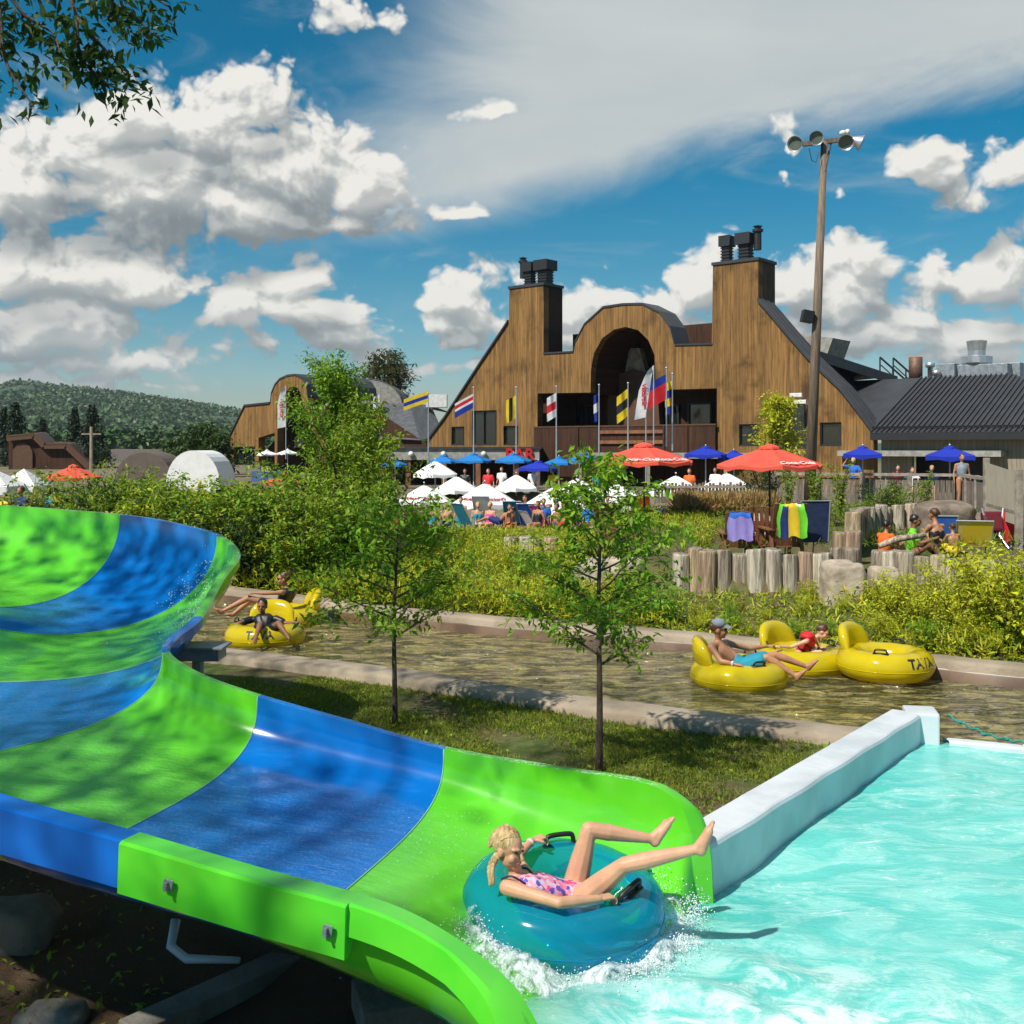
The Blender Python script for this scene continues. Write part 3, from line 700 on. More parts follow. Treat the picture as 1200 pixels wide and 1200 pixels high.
# support bracket on the lawn side of the bend and steel legs under the flume
def supp(px, py, dep):
    c = P(px, py, dep); mb = MB(); mb.box(c - sl0, (0.42, 0.26, 0.10)); mb.box(c - sl0 + Vector((0, 0, 0.06)), (0.50, 0.32, 0.02)); mb.tube([c - sl0, Vector((c.x, c.y, -0.2)) - sl0], 0.05, 10); return mb.build('support_bracket', M['galv'], slide, bevel=0.004)
supp(232, 765, 9.4)
for i in (SEAMS['A'] + 5, SEAMS['B'] + 12):
    s = SEC[i]; a = lerp(Vector(s[0:3]), Vector(s[3:6]), 0.12); b = lerp(Vector(s[0:3]), Vector(s[3:6]), 0.46); z = s[6] - 0.07; mb = MB()
    mb.bar((a.x - sl0.x, a.y - sl0.y, z), (b.x, b.y - sl0.y, z), 0.08, 0.10)
    for q in (a, b): mb.tube([(q.x, q.y - sl0.y, z), (q.x, q.y - sl0.y, -1.0)], 0.045, 8)
    mb.build('support_frame', M['galv'], slide)
# ================================================================== vegetation
def leaves_mesh(name, C_, sz, mats, seed=0, droop=0.5, narrow=0.42, out=None, mi=None):
    """C_: (n,3) leaf base points; every leaf is a folded four-sided blade"""
    rg = np.random.default_rng(seed); n = len(C_)
    ang = rg.uniform(0, 2*np.pi, n); pitch = rg.normal(-droop * 0.6, 0.5, n)
    d = np.stack([np.cos(ang)*np.cos(pitch), np.sin(ang)*np.cos(pitch), np.sin(pitch)], 1)
    if out is not None: d = d * 0.7 + out * 0.7; d /= np.linalg.norm(d, axis=1)[:, None]
    side = np.cross(d, np.array([0, 0, 1.0]) + rg.normal(0, 0.45, (n, 3))); side /= np.linalg.norm(side, axis=1)[:, None] + 1e-9
    nrm = np.cross(side, d); s = (sz * rg.uniform(0.6, 1.25, n))[:, None]
    a = C_; b = C_ + d*s*0.45 + side*s*narrow*0.5 + nrm*s*0.05; c = C_ + d*s - nrm*s*0.10; e = C_ + d*s*0.45 - side*s*narrow*0.5 + nrm*s*0.05
    V_ = np.stack([a, b, c, e], 1).reshape(-1, 3)
    me = bpy.data.meshes.new(name); me.vertices.add(4*n); me.vertices.foreach_set('co', V_.astype(np.float32).ravel())
    base = np.arange(n) * 4; fi = np.stack([base, base+1, base+2, base, base+2, base+3], 1).ravel()
    me.loops.add(6*n); me.loops.foreach_set('vertex_index', fi.astype(np.int32)); me.polygons.add(2*n)
    me.polygons.foreach_set('loop_start', (np.arange(2*n)*3).astype(np.int32)); me.polygons.foreach_set('loop_total', np.full(2*n, 3, np.int32))
    for m_ in (mats if isinstance(mats, (list, tuple)) else [mats]): me.materials.append(m_)
    if mi is not None: me.polygons.foreach_set('material_index', np.repeat(mi, 2).astype(np.int32))
    me.update(calc_edges=True); me.validate(); return me
def grow(h, spread, nlimb, seed, trunk_r, clear=0.35, up=0.9, nt=7, lean=(0, 0), droopy=0.0, sub=5, twl=0.5):
    """returns (branch tubes, leaf anchor points) of a small tree standing at the origin"""
    rg = random.Random(seed); tubes = []; pts = []
    tr = [Vector((lean[0]*t*t*h + 0.025*h*math.sin(t*5+seed)*t*0.6, lean[1]*t*t*h + 0.02*h*math.sin(t*4+seed*2)*t, t*h)) for t in [i/12 for i in range(13)]]
    tubes.append((tr, [trunk_r*(1-0.86*i/12)+0.003 for i in range(13)]))
    for k in range(nlimb):
        t = clear + (1-clear)*(k+rg.random())/nlimb*0.97; i = min(11, int(t*12)); p = tr[i].lerp(tr[i+1], t*12-i)
        a = k*2.4 + rg.uniform(-.4, .4); L = spread*(1.05-0.62*((t-clear)/(1-clear)))*rg.uniform(.75, 1.15) * min(1, 0.6 + (t - clear) * 4)
        el = up*rg.uniform(.75, 1.2)*(0.55+0.6*t); q = [p]; d = Vector((math.cos(a)*math.cos(el), math.sin(a)*math.cos(el), math.sin(el)))
        r0 = trunk_r*(1-0.8*t)*0.55 + 0.002
        for j in range(5):
            d = (d + Vector((rg.gauss(0,.13), rg.gauss(0,.13), rg.gauss(0,.08)-droopy*0.12*j))).normalized(); q.append(q[-1]+d*L/5)
        tubes.append((q, [r0*(1-0.17*j)+.001 for j in range(6)]))
        for m_ in range(nt):
            s = 0.25+0.75*(m_+rg.random())/nt; j = min(4, int(s*5)); b = q[j].lerp(q[j+1], s*5-j)
            e = (q[j+1]-q[j]).normalized(); e = (e + Vector((rg.gauss(0,.7), rg.gauss(0,.7), rg.gauss(0,.5)-droopy*0.4))).normalized(); l = L*twl*rg.uniform(.5, 1.1)
            tw = [b, b+e*l*.5+Vector((0,0,.03*l)), b+e*l-Vector((0,0,.06*l+droopy*.2*l))]; tubes.append((tw, [r0*.4, r0*.28, .0012]))
            for u in range(sub):
                f = (u+rg.random())/sub; x = tw[0].lerp(tw[1], f*2) if f < .5 else tw[1].lerp(tw[2], f*2-1); pts.append(x)
    return tubes, pts
def cluster(pts, per, rad, seed):
    rg = np.random.default_rng(seed); A = np.array([tuple(p) for p in pts]); A = np.repeat(A, per, 0)
    return A + rg.normal(0, rad, A.shape) * np.array([1, 1, 0.7])
L1 = leafmat('young_tree_leaf', (0.28, 0.44, 0.028), (0.145, 0.30, 0.018))
L2 = leafmat('yellow_green_leaf', (0.62, 0.60, 0.035), (0.40, 0.46, 0.026), 0.4)
L3 = leafmat('mid_green_leaf', (0.30, 0.40, 0.026), (0.16, 0.27, 0.018))
L4 = leafmat('dark_green_leaf', (0.060, 0.11, 0.020), (0.030, 0.066, 0.014), 0.3, 0.3)
L5 = leafmat('goldenrod_yellow', (0.42, 0.40, 0.015), (0.26, 0.32, 0.02), 0.35)
L6 = leafmat('dry_straw_blade', (0.75, 0.56, 0.25), (0.52, 0.38, 0.15), 0.3)
L7 = leafmat('spruce_needle', (0.022, 0.045, 0.015), (0.012, 0.026, 0.010), 0.35, 0.1)
LG = leafmat('lawn_blade', (0.32, 0.36, 0.035), (0.17, 0.24, 0.018), 0.45, 0.35)
BK = mat('grey_brown_bark', (0.16, 0.105, 0.07), 0.9, (0.055, 0.038, 0.026), 14, bump=0.7, stretch=(1, 1, .3))
def tree(name, loc, label, h, spread, nlimb, seed, tr, leaf, lsz, per, rad, cat='tree', group=None, **kw):
    nar = kw.pop('narrow', 0.42); dr = kw.pop('droop', 0.5)
    tubes, pts = grow(h, spread, nlimb, seed, tr, **kw)
    r = empty(name, loc, label, cat, group)
    mb = MB(); mb.tube(*tubes[0], n=8); mb.build('trunk', BK, r, smooth=True)
    mb = MB()
    for q, rr in tubes[1:]: mb.tube(q, rr, 5 if rr[0] > 0.006 else 3, cap=False)
    mb.build('branches', BK, r, smooth=True)
    C_ = cluster(pts, per, rad, seed)
    me = leaves_mesh('crown', C_, lsz, leaf, seed, dr, nar)
    o = link('crown', me, r); KIDS.setdefault(r.name, []).append(o); return r
# two saplings on the lawn
g1 = PZ(463, 850, 0); g2 = PZ(702, 905, 0)
tree('sapling', (g1.x, g1.y, 0), 'slim young tree on the lawn rising above the blue slide band, the left of two', 2.12, 1.10, 24, 3, 0.028, L1, 0.088, 6, 0.06, clear=0.42, up=0.45, nt=6, twl=0.42, sub=4, narrow=0.40)
tree('sapling', (g2.x, g2.y, 0), 'slim young tree with drooping leaves on the lawn directly behind the last green slide band', 2.58, 0.95, 26, 8, 0.030, L1, 0.090, 6, 0.055, clear=0.36, up=0.55, nt=6, twl=0.42, sub=4, narrow=0.38, lean=(0.02, 0))
mb = MB()
for g in (g1, g2): pass
# large bushy trees beyond the river, left of centre
def bz(x, y): return bank_z(x, y)
def on(px, d): x = (px - 600) / F * d; return (x, d, bz(x, d))
tree('leafy_tree', on(395, 24.5), 'tall bright green leafy tree beyond the river, left of the main lodge', 3.8, 2.0, 40, 12, 0.06, L1, 0.12, 6, 0.10, clear=0.12, up=1.0, nt=8, twl=0.42, sub=5)
tree('leafy_tree', on(425, 23.0), 'dense low green tree just right of the tallest bank tree', 2.9, 1.6, 28, 15, 0.05, L3, 0.12, 6, 0.10, clear=0.10, up=0.9, nt=7, twl=0.42, sub=5)
tree('leafy_tree', on(455, 22.0), 'thin reddish stemmed young tree among the bank shrubs left of centre', 1.7, 0.7, 14, 16, 0.022, L1, 0.10, 4, 0.06, clear=0.25, nt=5, sub=4)
tree('leafy_tree', on(912, 37), 'small round bright green tree in front of the right end of the lodge', 3.3, 1.15, 22, 19, 0.05, L2, 0.16, 6, 0.12, clear=0.3, up=1.0, nt=6, sub=4)
tree('weeping_tree', P(452, 470, 95) - Vector((0, 0, 6)), 'tall willow behind the grey roofs', 9.4, 4.2, 20, 31, 0.2, leafmat('willow_leaf', (0.11, 0.12, 0.03), (0.06, 0.07, 0.02)), 0.55, 5, 0.3, clear=0.45, up=1.1, nt=6, droopy=1.8, sub=5, narrow=0.3)
# shrub prototypes (mesh data shared by the copies)
def shrub_proto(h, w, n, seed, leaf, lsz, stems=9, per=4, droop=0.3, narrow=0.42, rad=0.045, frac=0.25):
    rg = random.Random(seed); tb = []; pts = []
    for k in range(stems):
        a = k * 2.4; L = h * rg.uniform(.75, 1.1); ww = w * rg.uniform(.3, 1.0)
        q = [Vector((math.cos(a)*ww*t**1.3*.9 + rg.gauss(0, .02), math.sin(a)*ww*t**1.3*.9 + rg.gauss(0, .02), L*t*(1-.12*t*ww/w))) for t in (0, .25, .5, .75, 1)]
        tb.append((q, [.012, .010, .008, .005, .002]))
        for j in range(n):
            t = 0.12 + 0.88*(j+rg.random())/n; i = min(3, int(t*4)); b = q[i].lerp(q[i+1], t*4-i)
            e = Vector((rg.gauss(0,1), rg.gauss(0,1), rg.gauss(.4,.5))).normalized()*w*frac*rg.uniform(.3, 1)
            pts += [b, b+e*.5, b+e]
    mb = MB()
    for q, r_ in tb: mb.tube(q, r_, 4, cap=False)
    return mb.mesh('stems', BK, smooth=True), leaves_mesh('foliage', cluster(pts, per, rad, seed), lsz, leaf, seed, droop, narrow)
PROT = {
 'yellow': [shrub_proto(1.0, .75, 11, s, L2, .075, 12, 4) for s in (1, 2)],
 'green': [shrub_proto(1.15, .85, 11, s, L3, .085, 12, 4) for s in (3, 4)],
 'bright': [shrub_proto(1.05, .75, 11, s, L1, .08, 12, 4) for s in (5, 6)],
 'dark': [shrub_proto(1.2, .9, 11, s, L4, .085, 12, 5) for s in (7,)],
 'gold': [shrub_proto(.95, .5, 8, s, [L5, L2][s % 2], .07, 16, 3, -0.6, .25, .03, .12) for s in (8, 9)],
 'tall': [shrub_proto(1.9, .45, 12, s, L3, .11, 6, 4) for s in (10, 11)]}
def shrub(kind, x, y, s, label, group, name='shrub', z=None, sz=None):
    adj = {'yellow': 'Yellow green', 'green': 'Mid green', 'bright': 'Bright green', 'dark': 'Dark green', 'gold': 'Golden tipped', 'tall': 'Upright green'}[kind].lower()
    if group: label, group = adj + ' ' + label, adj + ' ' + group
    st, fo = random.choice(PROT[kind]); r = empty(name, (x, y, (bz(x, y) if z is None else z) - 0.03), label, 'shrub', group, random.uniform(0, 6.28))
    r.scale = (s * random.uniform(.9, 1.1), s * random.uniform(.9, 1.1), (s if sz is None else sz) * (.8 if x > 2.3 and y < 18.6 and x < 4.9 else 1))
    for n_, me in (('stems', st), ('foliage', fo)): KIDS.setdefault(r.name, []).append(link(n_, me, r))
    return r
# strip right behind the far kerb: yellow green perennials, one mass of shrubs
rg = random.Random(4)
G1, LB1 = 'shrubs in the planted strip behind the far river kerb', 'knee high shrub in the planted strip behind the far river kerb'
G2, LB2 = 'bushes on the bank between the river and the terrace', 'rounded bush on the bank between river and terrace'
for i in range(62):
    x = -8.8 + 17.6 * i / 61 + rg.uniform(-.15, .15); d = 0.75 + rg.uniform(0, .5)
    if 2.5 < x < 12: k = rg.choice(['yellow', 'yellow', 'gold', 'bright']); s = rg.uniform(.22, .36) if x < 4.9 else rg.uniform(.4, .6)
    elif x < -3.5: k = rg.choice(['green', 'dark', 'bright', 'green']); s = rg.uniform(.75, 1.0)
    else: k = rg.choice(['yellow', 'yellow', 'bright', 'gold']); s = rg.uniform(.5, .75)
    shrub(k, x, yf(x) + d, s, LB1, G1)
for i in range(60):
    x = rg.uniform(-11.5, 2.2); d = rg.uniform(1.5, 7.5)
    px = 600 + F * x / (yf(x) + d)
    k = rg.choice(['green', 'dark', 'bright']) if px < 420 else rg.choice(['yellow', 'yellow', 'bright', 'gold'])
    shrub(k, x, yf(x) + d, rg.uniform(.75, 1.15) if px < 440 else rg.uniform(.5, .75) * (.65 if d > 4 else 1), LB2, G2)
for i in range(34):                           # in front of the palisade
    x = 2.4 + 8.4 * i / 33; yl = interp(x, LOGW); y = yl - rg.uniform(.7, 2.2)
    shrub(rg.choice(['gold', 'yellow', 'gold', 'bright']), x, y, rg.uniform(.24, .38) * (1.9 if x > 7.2 else 1.3 if x > 5.4 else 1), 'weed clump at the foot of the log palisade', 'weeds at the foot of the log palisade', 'weed_clump')
for px, y_, s in ((1078, 15.6, .9), (1122, 15.2, 1.1), (1150, 16.2, 1.2), (1172, 14.8, 1.35), (1198, 14.4, 1.35), (1045, 16.0, .85)):
    x = (px - 600) / F * y_; shrub('yellow', x, max(y_, yf(x) + .8), s, 'large bush at the right river corner before the logs', 'large bushes at the right bend of the river')
# big mixed hedge at the left behind the slide
for i in range(64):
    px = rg.uniform(20, 420); d = rg.uniform(18.5, 28); x = (px - 600) / F * d; y = max(d, yf(x) + .9)
    shrub(rg.choice(['green', 'dark', 'green', 'bright', 'yellow']), x, y, rg.uniform(1.15, 1.9), 'tall leafy bush of the thicket behind the upper slide curve', 'thicket behind the upper slide curve')
for i in range(18):
    px = 50 + 17 * i + rg.uniform(-8, 8); d = rg.uniform(19.5, 22); shrub('tall', (px - 600) / F * d, max(d, yf((px - 600) / F * d) + 1), rg.uniform(.95, 1.2), 'leafy stem rising above the thicket behind the upper slide curve', 'stems rising above the thicket', 'tall_shrub')
for px, d, s, k in ((955, 30, .8, 'tall'), (985, 30, .85, 'tall'), (1085, 26, .75, 'tall'), (960, 27, .6, 'green'), (1035, 28, .9, 'dark'), (1052, 27.5, .85, 'green'), (1010, 27, .6, 'green'), (895, 33, 1.3, 'dark'), (925, 31, .8, 'tall')):
    x = (px - 600) / F * d; shrub(k, x, d, s, 'leafy bush growing below the wooden deck railing', 'bushes below the deck railing', z=1.0)
x = (825 - 600) / F * 21.0
shrub('yellow', x, 21.0, .62, 'round golden cypress bush beside the wooden lounge chair on the terrace', None, 'round_bush', z=.8)
for px in range(805, 925, 12):                # fountain grass
    d = 31; x = (px - 600) / F * d
# stuff: undergrowth, grasses, lawn
def scatter(name, n, fx, sz, leaf, droop=-0.8, narrow=0.12, h=0.0, seed=1):
    rg = np.random.default_rng(seed); pts = []
    while len(pts) < n:
        q = fx(rg)
        if q is not None: pts.append(q)
    A = np.array(pts); A[:, 2] += rg.uniform(0, h, n) if h else 0
    o = link(name, leaves_mesh(name, A, sz, leaf, seed, droop, narrow)); tag(o, kind='stuff'); return o
def f_bank(rg):
    x = rg.uniform(-12, 11.5); d = 0.45 + rg.uniform(0, 1)**1.3 * 9; y = yf(x) + d
    if x > 2.3 and y > interp(x, LOGW) - .3: return None
    return (x, y, bz(x, y) - (.28 if 2.3 < x < 5.2 else .1 if x > 2.3 else 0))
scatter('undergrowth', 42000, f_bank, .16, [L2], -1.2, .16, .35, 2)
scatter('undergrowth', 30000, f_bank, .10, [L3], -0.4, .40, .45, 3)
scatter('meadow_grass', 9000, lambda rg: (lambda x, y: (x, y, 1.0))(rg.uniform(2.2, 13), rg.uniform(20, 34)), .17, L3, -1.4, .10, .08, 5)
scatter('meadow_grass', 14000, lambda rg: (lambda x, y: (x, y, bz(x, y)))(rg.uniform(-9, 5), rg.uniform(24.5, 31)), .12, L2, -1.4, .12, .12, 6)
scatter('fountain_grass', 9000, lambda rg: (rg.uniform(4.6, 7.3), rg.uniform(30.2, 31.6), 1.0), .5, L6, -2.4, .035, .15, 7)
tag(bpy.data.objects['fountain_grass'], 'tall straw coloured grass before the paling under the white umbrellas', 'ornamental grass')
def f_lawn(rg):
    x = rg.uniform(-3.5, 3.6); y = rg.uniform(7.3, 13.6)
    if y > yn(x) - .52 or in_pool(x - .35, y + .25) or (x + 0.5) * 0.297 + (y - 7.35) * 0.955 < 0.05: return None
    if x < -2.4 and y < 8.9: return None
    q = math.sin(x*2.1+1)*math.sin(y*1.9+.5) + math.sin(x*5.2+y*3.1)*.5
    if q > rg.uniform(.15, 1.1): return None
    return (x, y, gz(x, y) - .005)
scatter('lawn_grass', 95000, f_lawn, .055, LG, -1.3, .11, 0, 8)
scatter('lawn_weeds', 2500, f_lawn, .05, L1, 0.1, .6, .03, 9)
# ------------------------------------------------------------------ overhanging maple behind the viewer, its branch tips reach into the top left corner
def maple():
    r = empty('maple_tree', (-8.5, -2.5, -0.7), 'overhanging maple whose dark leafy branch tips hang into the top left corner', 'tree')
    o3 = r.location; mb = MB(); mb.tube([Vector((0, 0, 0)), Vector((.1, .1, 3)), Vector((.3, .3, 6)), Vector((.8, .9, 9)), Vector((1.6, 1.6, 12))], [.34, .27, .22, .15, .07], 12); mb.build('trunk', BK, r, smooth=True)
    mb = MB(); rg = random.Random(5); pts = []; n = 0
    fork = Vector((-8.0, -2.0, 6.2))
    # canopy blobs that shade the slide and the lawn (placed back along the sun's direction from the shaded ground)
    tg = []
    for i in range(MAPLE_N):
        gx, gy = rg.uniform(-7.5, 2.4), rg.uniform(3.4, 13.4)
        hgt = rg.uniform(7.2, 9.8); q = Vector((gx, gy, 0.4)) + SUN_DIR * ((hgt - .4) / SUN_DIR.z)
        if q.y > 3.0 and (q.z - CZ) / q.y < 0.52 and abs(q.x) / q.y < 0.62: continue
        if gx > 0.5 + 0.32 * (gy - 6.8) or (gx > -.6 and gy < 6.0): continue
        if math.sin(gx * 1.9 + gy * 0.7) + math.sin(gy * 1.5 - gx * 0.6 + 1.0) < MAPLE_T: continue
        tg.append(q)
    for i in range(62):                 # the outer limb that shades the upper curve
        gx, gy = rg.uniform(-7.5, -2.2), rg.uniform(9.0, 13.6)
        hgt = rg.uniform(7.5, 9.8); q = Vector((gx, gy, 1.8)) + SUN_DIR * ((hgt - 1.8) / SUN_DIR.z)
        if (q.z - CZ) / q.y < 0.52 and abs(q.x) / q.y < 0.62: continue
        tg.append(q)
    for q in tg:
        a = fork + Vector((rg.uniform(-.5, .5), rg.uniform(-.5, .5), rg.uniform(-1, 2))); m_ = (a + q) / 2 + Vector((0, 0, .8)); n += 1
        if n % 4 == 0: mb.tube([a, a.lerp(m_, .5) + Vector((0, 0, .3)), m_, m_.lerp(q, .6), q], [.035, .03, .022, .014, .005], 5, cap=False)
        for k in range(10): pts.append(q + Vector((rg.gauss(0, .36), rg.gauss(0, .36), rg.gauss(0, .25))))
    C_ = cluster(pts, 3, .10, 5) 
    # visible hanging sprays
    vis = []
    def spray(path, leafy):
        q = [P(px, py, d) for px, py, d in path]; mb.tube(q, [.010 * (1 - .8 * i / (len(q) - 1)) + .0015 for i in range(len(q))], 5, cap=False)
        L_ = len(q) - 1
        leafy = int(leafy * .8)
        for i in range(leafy):
            t = (i + rg.random()) / leafy * L_ ; j = min(L_ - 1, int(t)); b = q[j].lerp(q[j + 1], t - j)
            if rg.random() < min(1.0, t / L_ * 2.0 + .12):
                e = b + Vector((rg.uniform(-.10, .13), rg.uniform(-.1, .1), rg.uniform(-.14, .03))); vis.extend([e, b.lerp(e, .5)])
    up = [(-60, -120, 5.2)]
    spray([(-40, -60, 5.2), (0, 10, 5.2), (3, 60, 5.2), (12, 85, 5.2), (22, 100, 5.1), (40, 125, 5.1)], 26)
    spray([(-10, -40, 5.3), (15, 0, 5.3), (28, 18, 5.3), (45, 28, 5.3), (65, 40, 5.3), (70, 62, 5.2)], 34)
    spray([(30, -50, 5.0), (80, -10, 5.0), (90, 20, 5.0), (92, 55, 5.0), (100, 75, 5.0), (125, 98, 5.0), (145, 108, 5.0)], 52)
    spray([(90, 20, 5.0), (110, 45, 5.0), (125, 60, 5.0), (145, 82, 5.0)], 40)
    spray([(40, -60, 5.4), (110, -15, 5.4), (135, 5, 5.4), (160, 22, 5.4), (182, 42, 5.4)], 44)
    spray([(110, -30, 5.2), (160, -8, 5.2), (185, 0, 5.2), (198, 8, 5.2)], 26)
    spray([(30, -40, 5.3), (50, 10, 5.3), (60, 25, 5.3)], 10)
    spray([(-30, 20, 5.4), (0, 35, 5.4), (15, 45, 5.4)], 22)
    mb.v = [tuple(Vector(v) - o3) for v in mb.v]; mb.build('branches', BK, r, smooth=True)
    A = C_ - np.array(o3)
    o = link('crown', leaves_mesh('crown', A, .17, L4, 5, .3, .6), r); KIDS.setdefault(r.name, []).append(o)
    B = cluster(vis, 3, .022, 6) - np.array(o3)
    o = link('hanging_leaves', leaves_mesh('hanging_leaves', B, .068, L4, 7, .9, .42), r); KIDS.setdefault(r.name, []).append(o)
MAPLE_N, MAPLE_T = 330, -0.15
maple()
# ================================================================== hill, woods and far trees
M['hill'] = mat('forested_hillside', (0.020, 0.050, 0.020), 0.95, (0.045, 0.075, 0.022), 0.012, detail=8, contrast=(0.42, 0.58), bump=0.0)
RIDGE = [(-400, 490), (-80, 468), (0, 460), (20, 455), (60, 459), (110, 464), (150, 468), (200, 475), (250, 482), (290, 489), (360, 500), (450, 510), (600, 517), (900, 520), (1300, 521), (1800, 522)]
mb = MB(); rows = []
for t in np.linspace(0, 1, 26):
    row = []
    for px in range(-420, 1800, 12):
        d = lerp(620, 1500, t); top = interp(px, RIDGE); zt = CZ + (HZ - top) / F * 1500
        z = zt * (math.sin(t * math.pi / 2) ** 1.15) + 7 * float(noise2(px * .02, t * 4, 2.0, 2)) * t * (1 - t) * 2
        x = (px - 600) / F * lerp(620, 1500, t); row.append((x, d, z if t > 0 else -2))
    rows.append(row)
mb.grid(rows); tag(mb.build('hill', M['hill'], smooth=True), kind='structure')
# tree cover of the hill: crowns as small tufts, too many to count
def tuft_mass(name, n, fpos, rlo, rhi, mats_, seed, tall=1.2, kind='stuff'):
    rg = np.random.default_rng(seed); vs = []; fs = []; base = 0; mi = []
    for i in range(n):
        q = fpos(rg)
        if q is None: continue
        x, y, z = q; r_ = rg.uniform(rlo, rhi); hh = r_ * tall * rg.uniform(.9, 1.6); k = 6; rr = r_ * rg.uniform(.75, 1.2, (3, k))
        for j, (f, zz) in enumerate(((.75, -.2), (1.0, .35), (.55, .8))):
            for a in range(k):
                an = 6.283 * a / k + j * .5; vs.append((x + math.cos(an)*rr[j, a]*f, y + math.sin(an)*rr[j, a]*f, z + hh*zz*rg.uniform(.9, 1.1)))
        vs.append((x, y, z + hh * rg.uniform(1, 1.2)))
        for j in range(2):
            for a in range(k): b = (a+1) % k; fs.append((base+j*k+a, base+j*k+b, base+(j+1)*k+b, base+(j+1)*k+a)); mi.append(i % len(mats_))
        for a in range(k): fs.append((base+2*k+a, base+2*k+(a+1) % k, base+3*k)); mi.append(i % len(mats_))
        base += 3 * k + 1
    mb = MB(); mb.v = vs; mb.f = fs; mb.mi = mi; o = mb.build(name, mats_); tag(o, kind=kind); return o
HM = [leafmat('hill_tree_a', (0.046, 0.10, 0.022), (0.038, 0.084, 0.020), .10, 0), leafmat('hill_tree_b', (0.054, 0.108, 0.024), (0.044, 0.09, 0.021), .10, 0)]
def hz_(x, y):
    t = (y - 620) / 880; px = 600 + F * x / y; zt = CZ + (HZ - interp(px, RIDGE)) / F * 1500
    return zt * (math.sin(max(0, t) * math.pi / 2) ** 1.15)
def f_hill(rg):
    y = rg.uniform(640, 1500); px = rg.uniform(-30, 520); x = (px - 600) / F * y
    if math.sin(x * .021) + math.sin(y * .017 + x * .01) > 1.35 and y < 1420: return None
    return (x, y, hz_(x, y))
rgh_ = np.random.default_rng(3); A_ = []
while len(A_) < 90000:
    q = f_hill(rgh_)
    if q: A_.append((q[0], q[1], q[2] + rgh_.uniform(0, 5) * (1.6 if rgh_.random() < .12 else 1)))
o = link('forest', leaves_mesh('forest', np.array(A_) - np.array([0, 0, 2.5]), 3.8, HM, 3, -.6, .8, mi=rgh_.integers(0, 2, 90000))); tag(o, kind='stuff')
def f_line(rg):
    px = rg.uniform(-20, 520); y = rg.uniform(230, 420); x = (px - 600) / F * y; return (x, y, 0.5)
rgt = np.random.default_rng(6); tp = []
for i in range(620):
    x, y, z = f_line(rgt); h_ = rgt.uniform(3.5, 8.0); w_ = h_ * rgt.uniform(.22, .4)
    for k in range(46): u = rgt.uniform(0, 1); a = rgt.uniform(0, 6.28); rr = w_ * math.sqrt(max(0, 1 - (u * 1.6 - .6) ** 2)) * rgt.uniform(.5, 1); tp.append((x + math.cos(a) * rr, y + math.sin(a) * rr, z + u * h_))
o = link('treeline', leaves_mesh('treeline', np.array(tp), 1.7, HM, 6, .3, .7, mi=np.repeat(rgt.integers(0, 2, 620), 46))); tag(o, kind='stuff')
def conifer(loc, h, w, label, seed, name='spruce_tree'):
    rg = random.Random(seed); r = empty(name, loc, label, 'tree'); mb = MB(); mb.tube([(0, 0, 0), (0, 0, h)], [h*.018, h*.003], 6); mb.build('trunk', BK, r); pts = []
    for i in range(34):
        t = (i + .5) / 34; z = h * (.1 + .9 * t); rr = w * (1 - t) ** .8
        for k in range(9):
            a = rg.uniform(0, 6.28); L = rr * rg.uniform(.6, 1.1)
            for u in range(5): f = (u + 1) / 5; pts.append(Vector((math.cos(a)*L*f, math.sin(a)*L*f, z - L*f*.25)))
    o = link('crown', leaves_mesh('crown', cluster(pts, 2, h*.012, seed), h * .055, L7, seed, .9, .45), r); KIDS.setdefault(r.name, []).append(o)
for px, top, d, w_, lab in ((18, 472, 110, 2.3, 'dark pointed spruce leftmost in front of the forested hill'), (50, 490, 115, 1.8, 'shorter dark spruce second from the left before the hill'), (88, 478, 105, 1.4, 'narrow dark spruce left of the tallest pair trunk'), (108, 474, 100, 2.0, 'tall dark spruce beside the far utility pole')):
    b = P(px, top, d); conifer((b.x, d, 0.8), b.z - 0.8, w_ * 1.2, lab, int(px))
for px, top, d, w_ in ((5, 478, 112, 2.0),):
    b = P(px, top, d); conifer((b.x, d, .8), b.z - .8, w_, 'dark spruce cut by the left edge of the view', 5)
for px, py, d, w_ in ((235, 520, 75, 1.9), (255, 530, 70, 1.2), (205, 532, 80, 1.0)):
    b = P(px, py, d); tree('round_tree', (b.x, d, 0.9), 'round dark green tree near the car park beyond the tents, %s' % ({235: 'largest of three', 255: 'closest to the left lodge', 205: 'smallest and leftmost'}[px]), max(1.2, b.z - .9 + .6), w_, 22, px, .08, L4, .34, 5, .25, clear=.15, up=.8, nt=6, sub=4)
# ================================================================== rocks and logs
def rock(loc, size, mt, label, cat='boulder', seed=1, name='boulder', rz=0.0, box=0.6):
    rg = np.random.default_rng(seed); bm = bmesh.new(); bmesh.ops.create_icosphere(bm, subdivisions=4, radius=1)
    for v in bm.verts:
        p = v.co; q = Vector([math.copysign(abs(c) ** (1 - box * .6), c) for c in p])
        n = 0.16 * float(noise2(p.x * 1.3 + seed, p.y * 1.3 + p.z, 1.6, seed)) + 0.05 * float(noise2(p.x + p.z * 2, p.y * 2, 5, seed + 1))
        v.co = Vector((q.x * size[0] / 2, q.y * size[1] / 2, q.z * size[2] / 2)) * (1 + n) * .95
    me = bpy.data.meshes.new(name); bm.to_mesh(me); bm.free(); me.polygons.foreach_set('use_smooth', [True] * len(me.polygons)); me.materials.append(mt)
    o = link(name, me, loc=loc); o.rotation_euler = (0, 0, rz); return tag(o, label, cat)
a = P(985, 705, 18.2); rock((a.x - .03, 18.1, .50), (.70, .65, .95), M['rock'], 'large squared pale boulder before the log palisade', seed=3, box=.95)
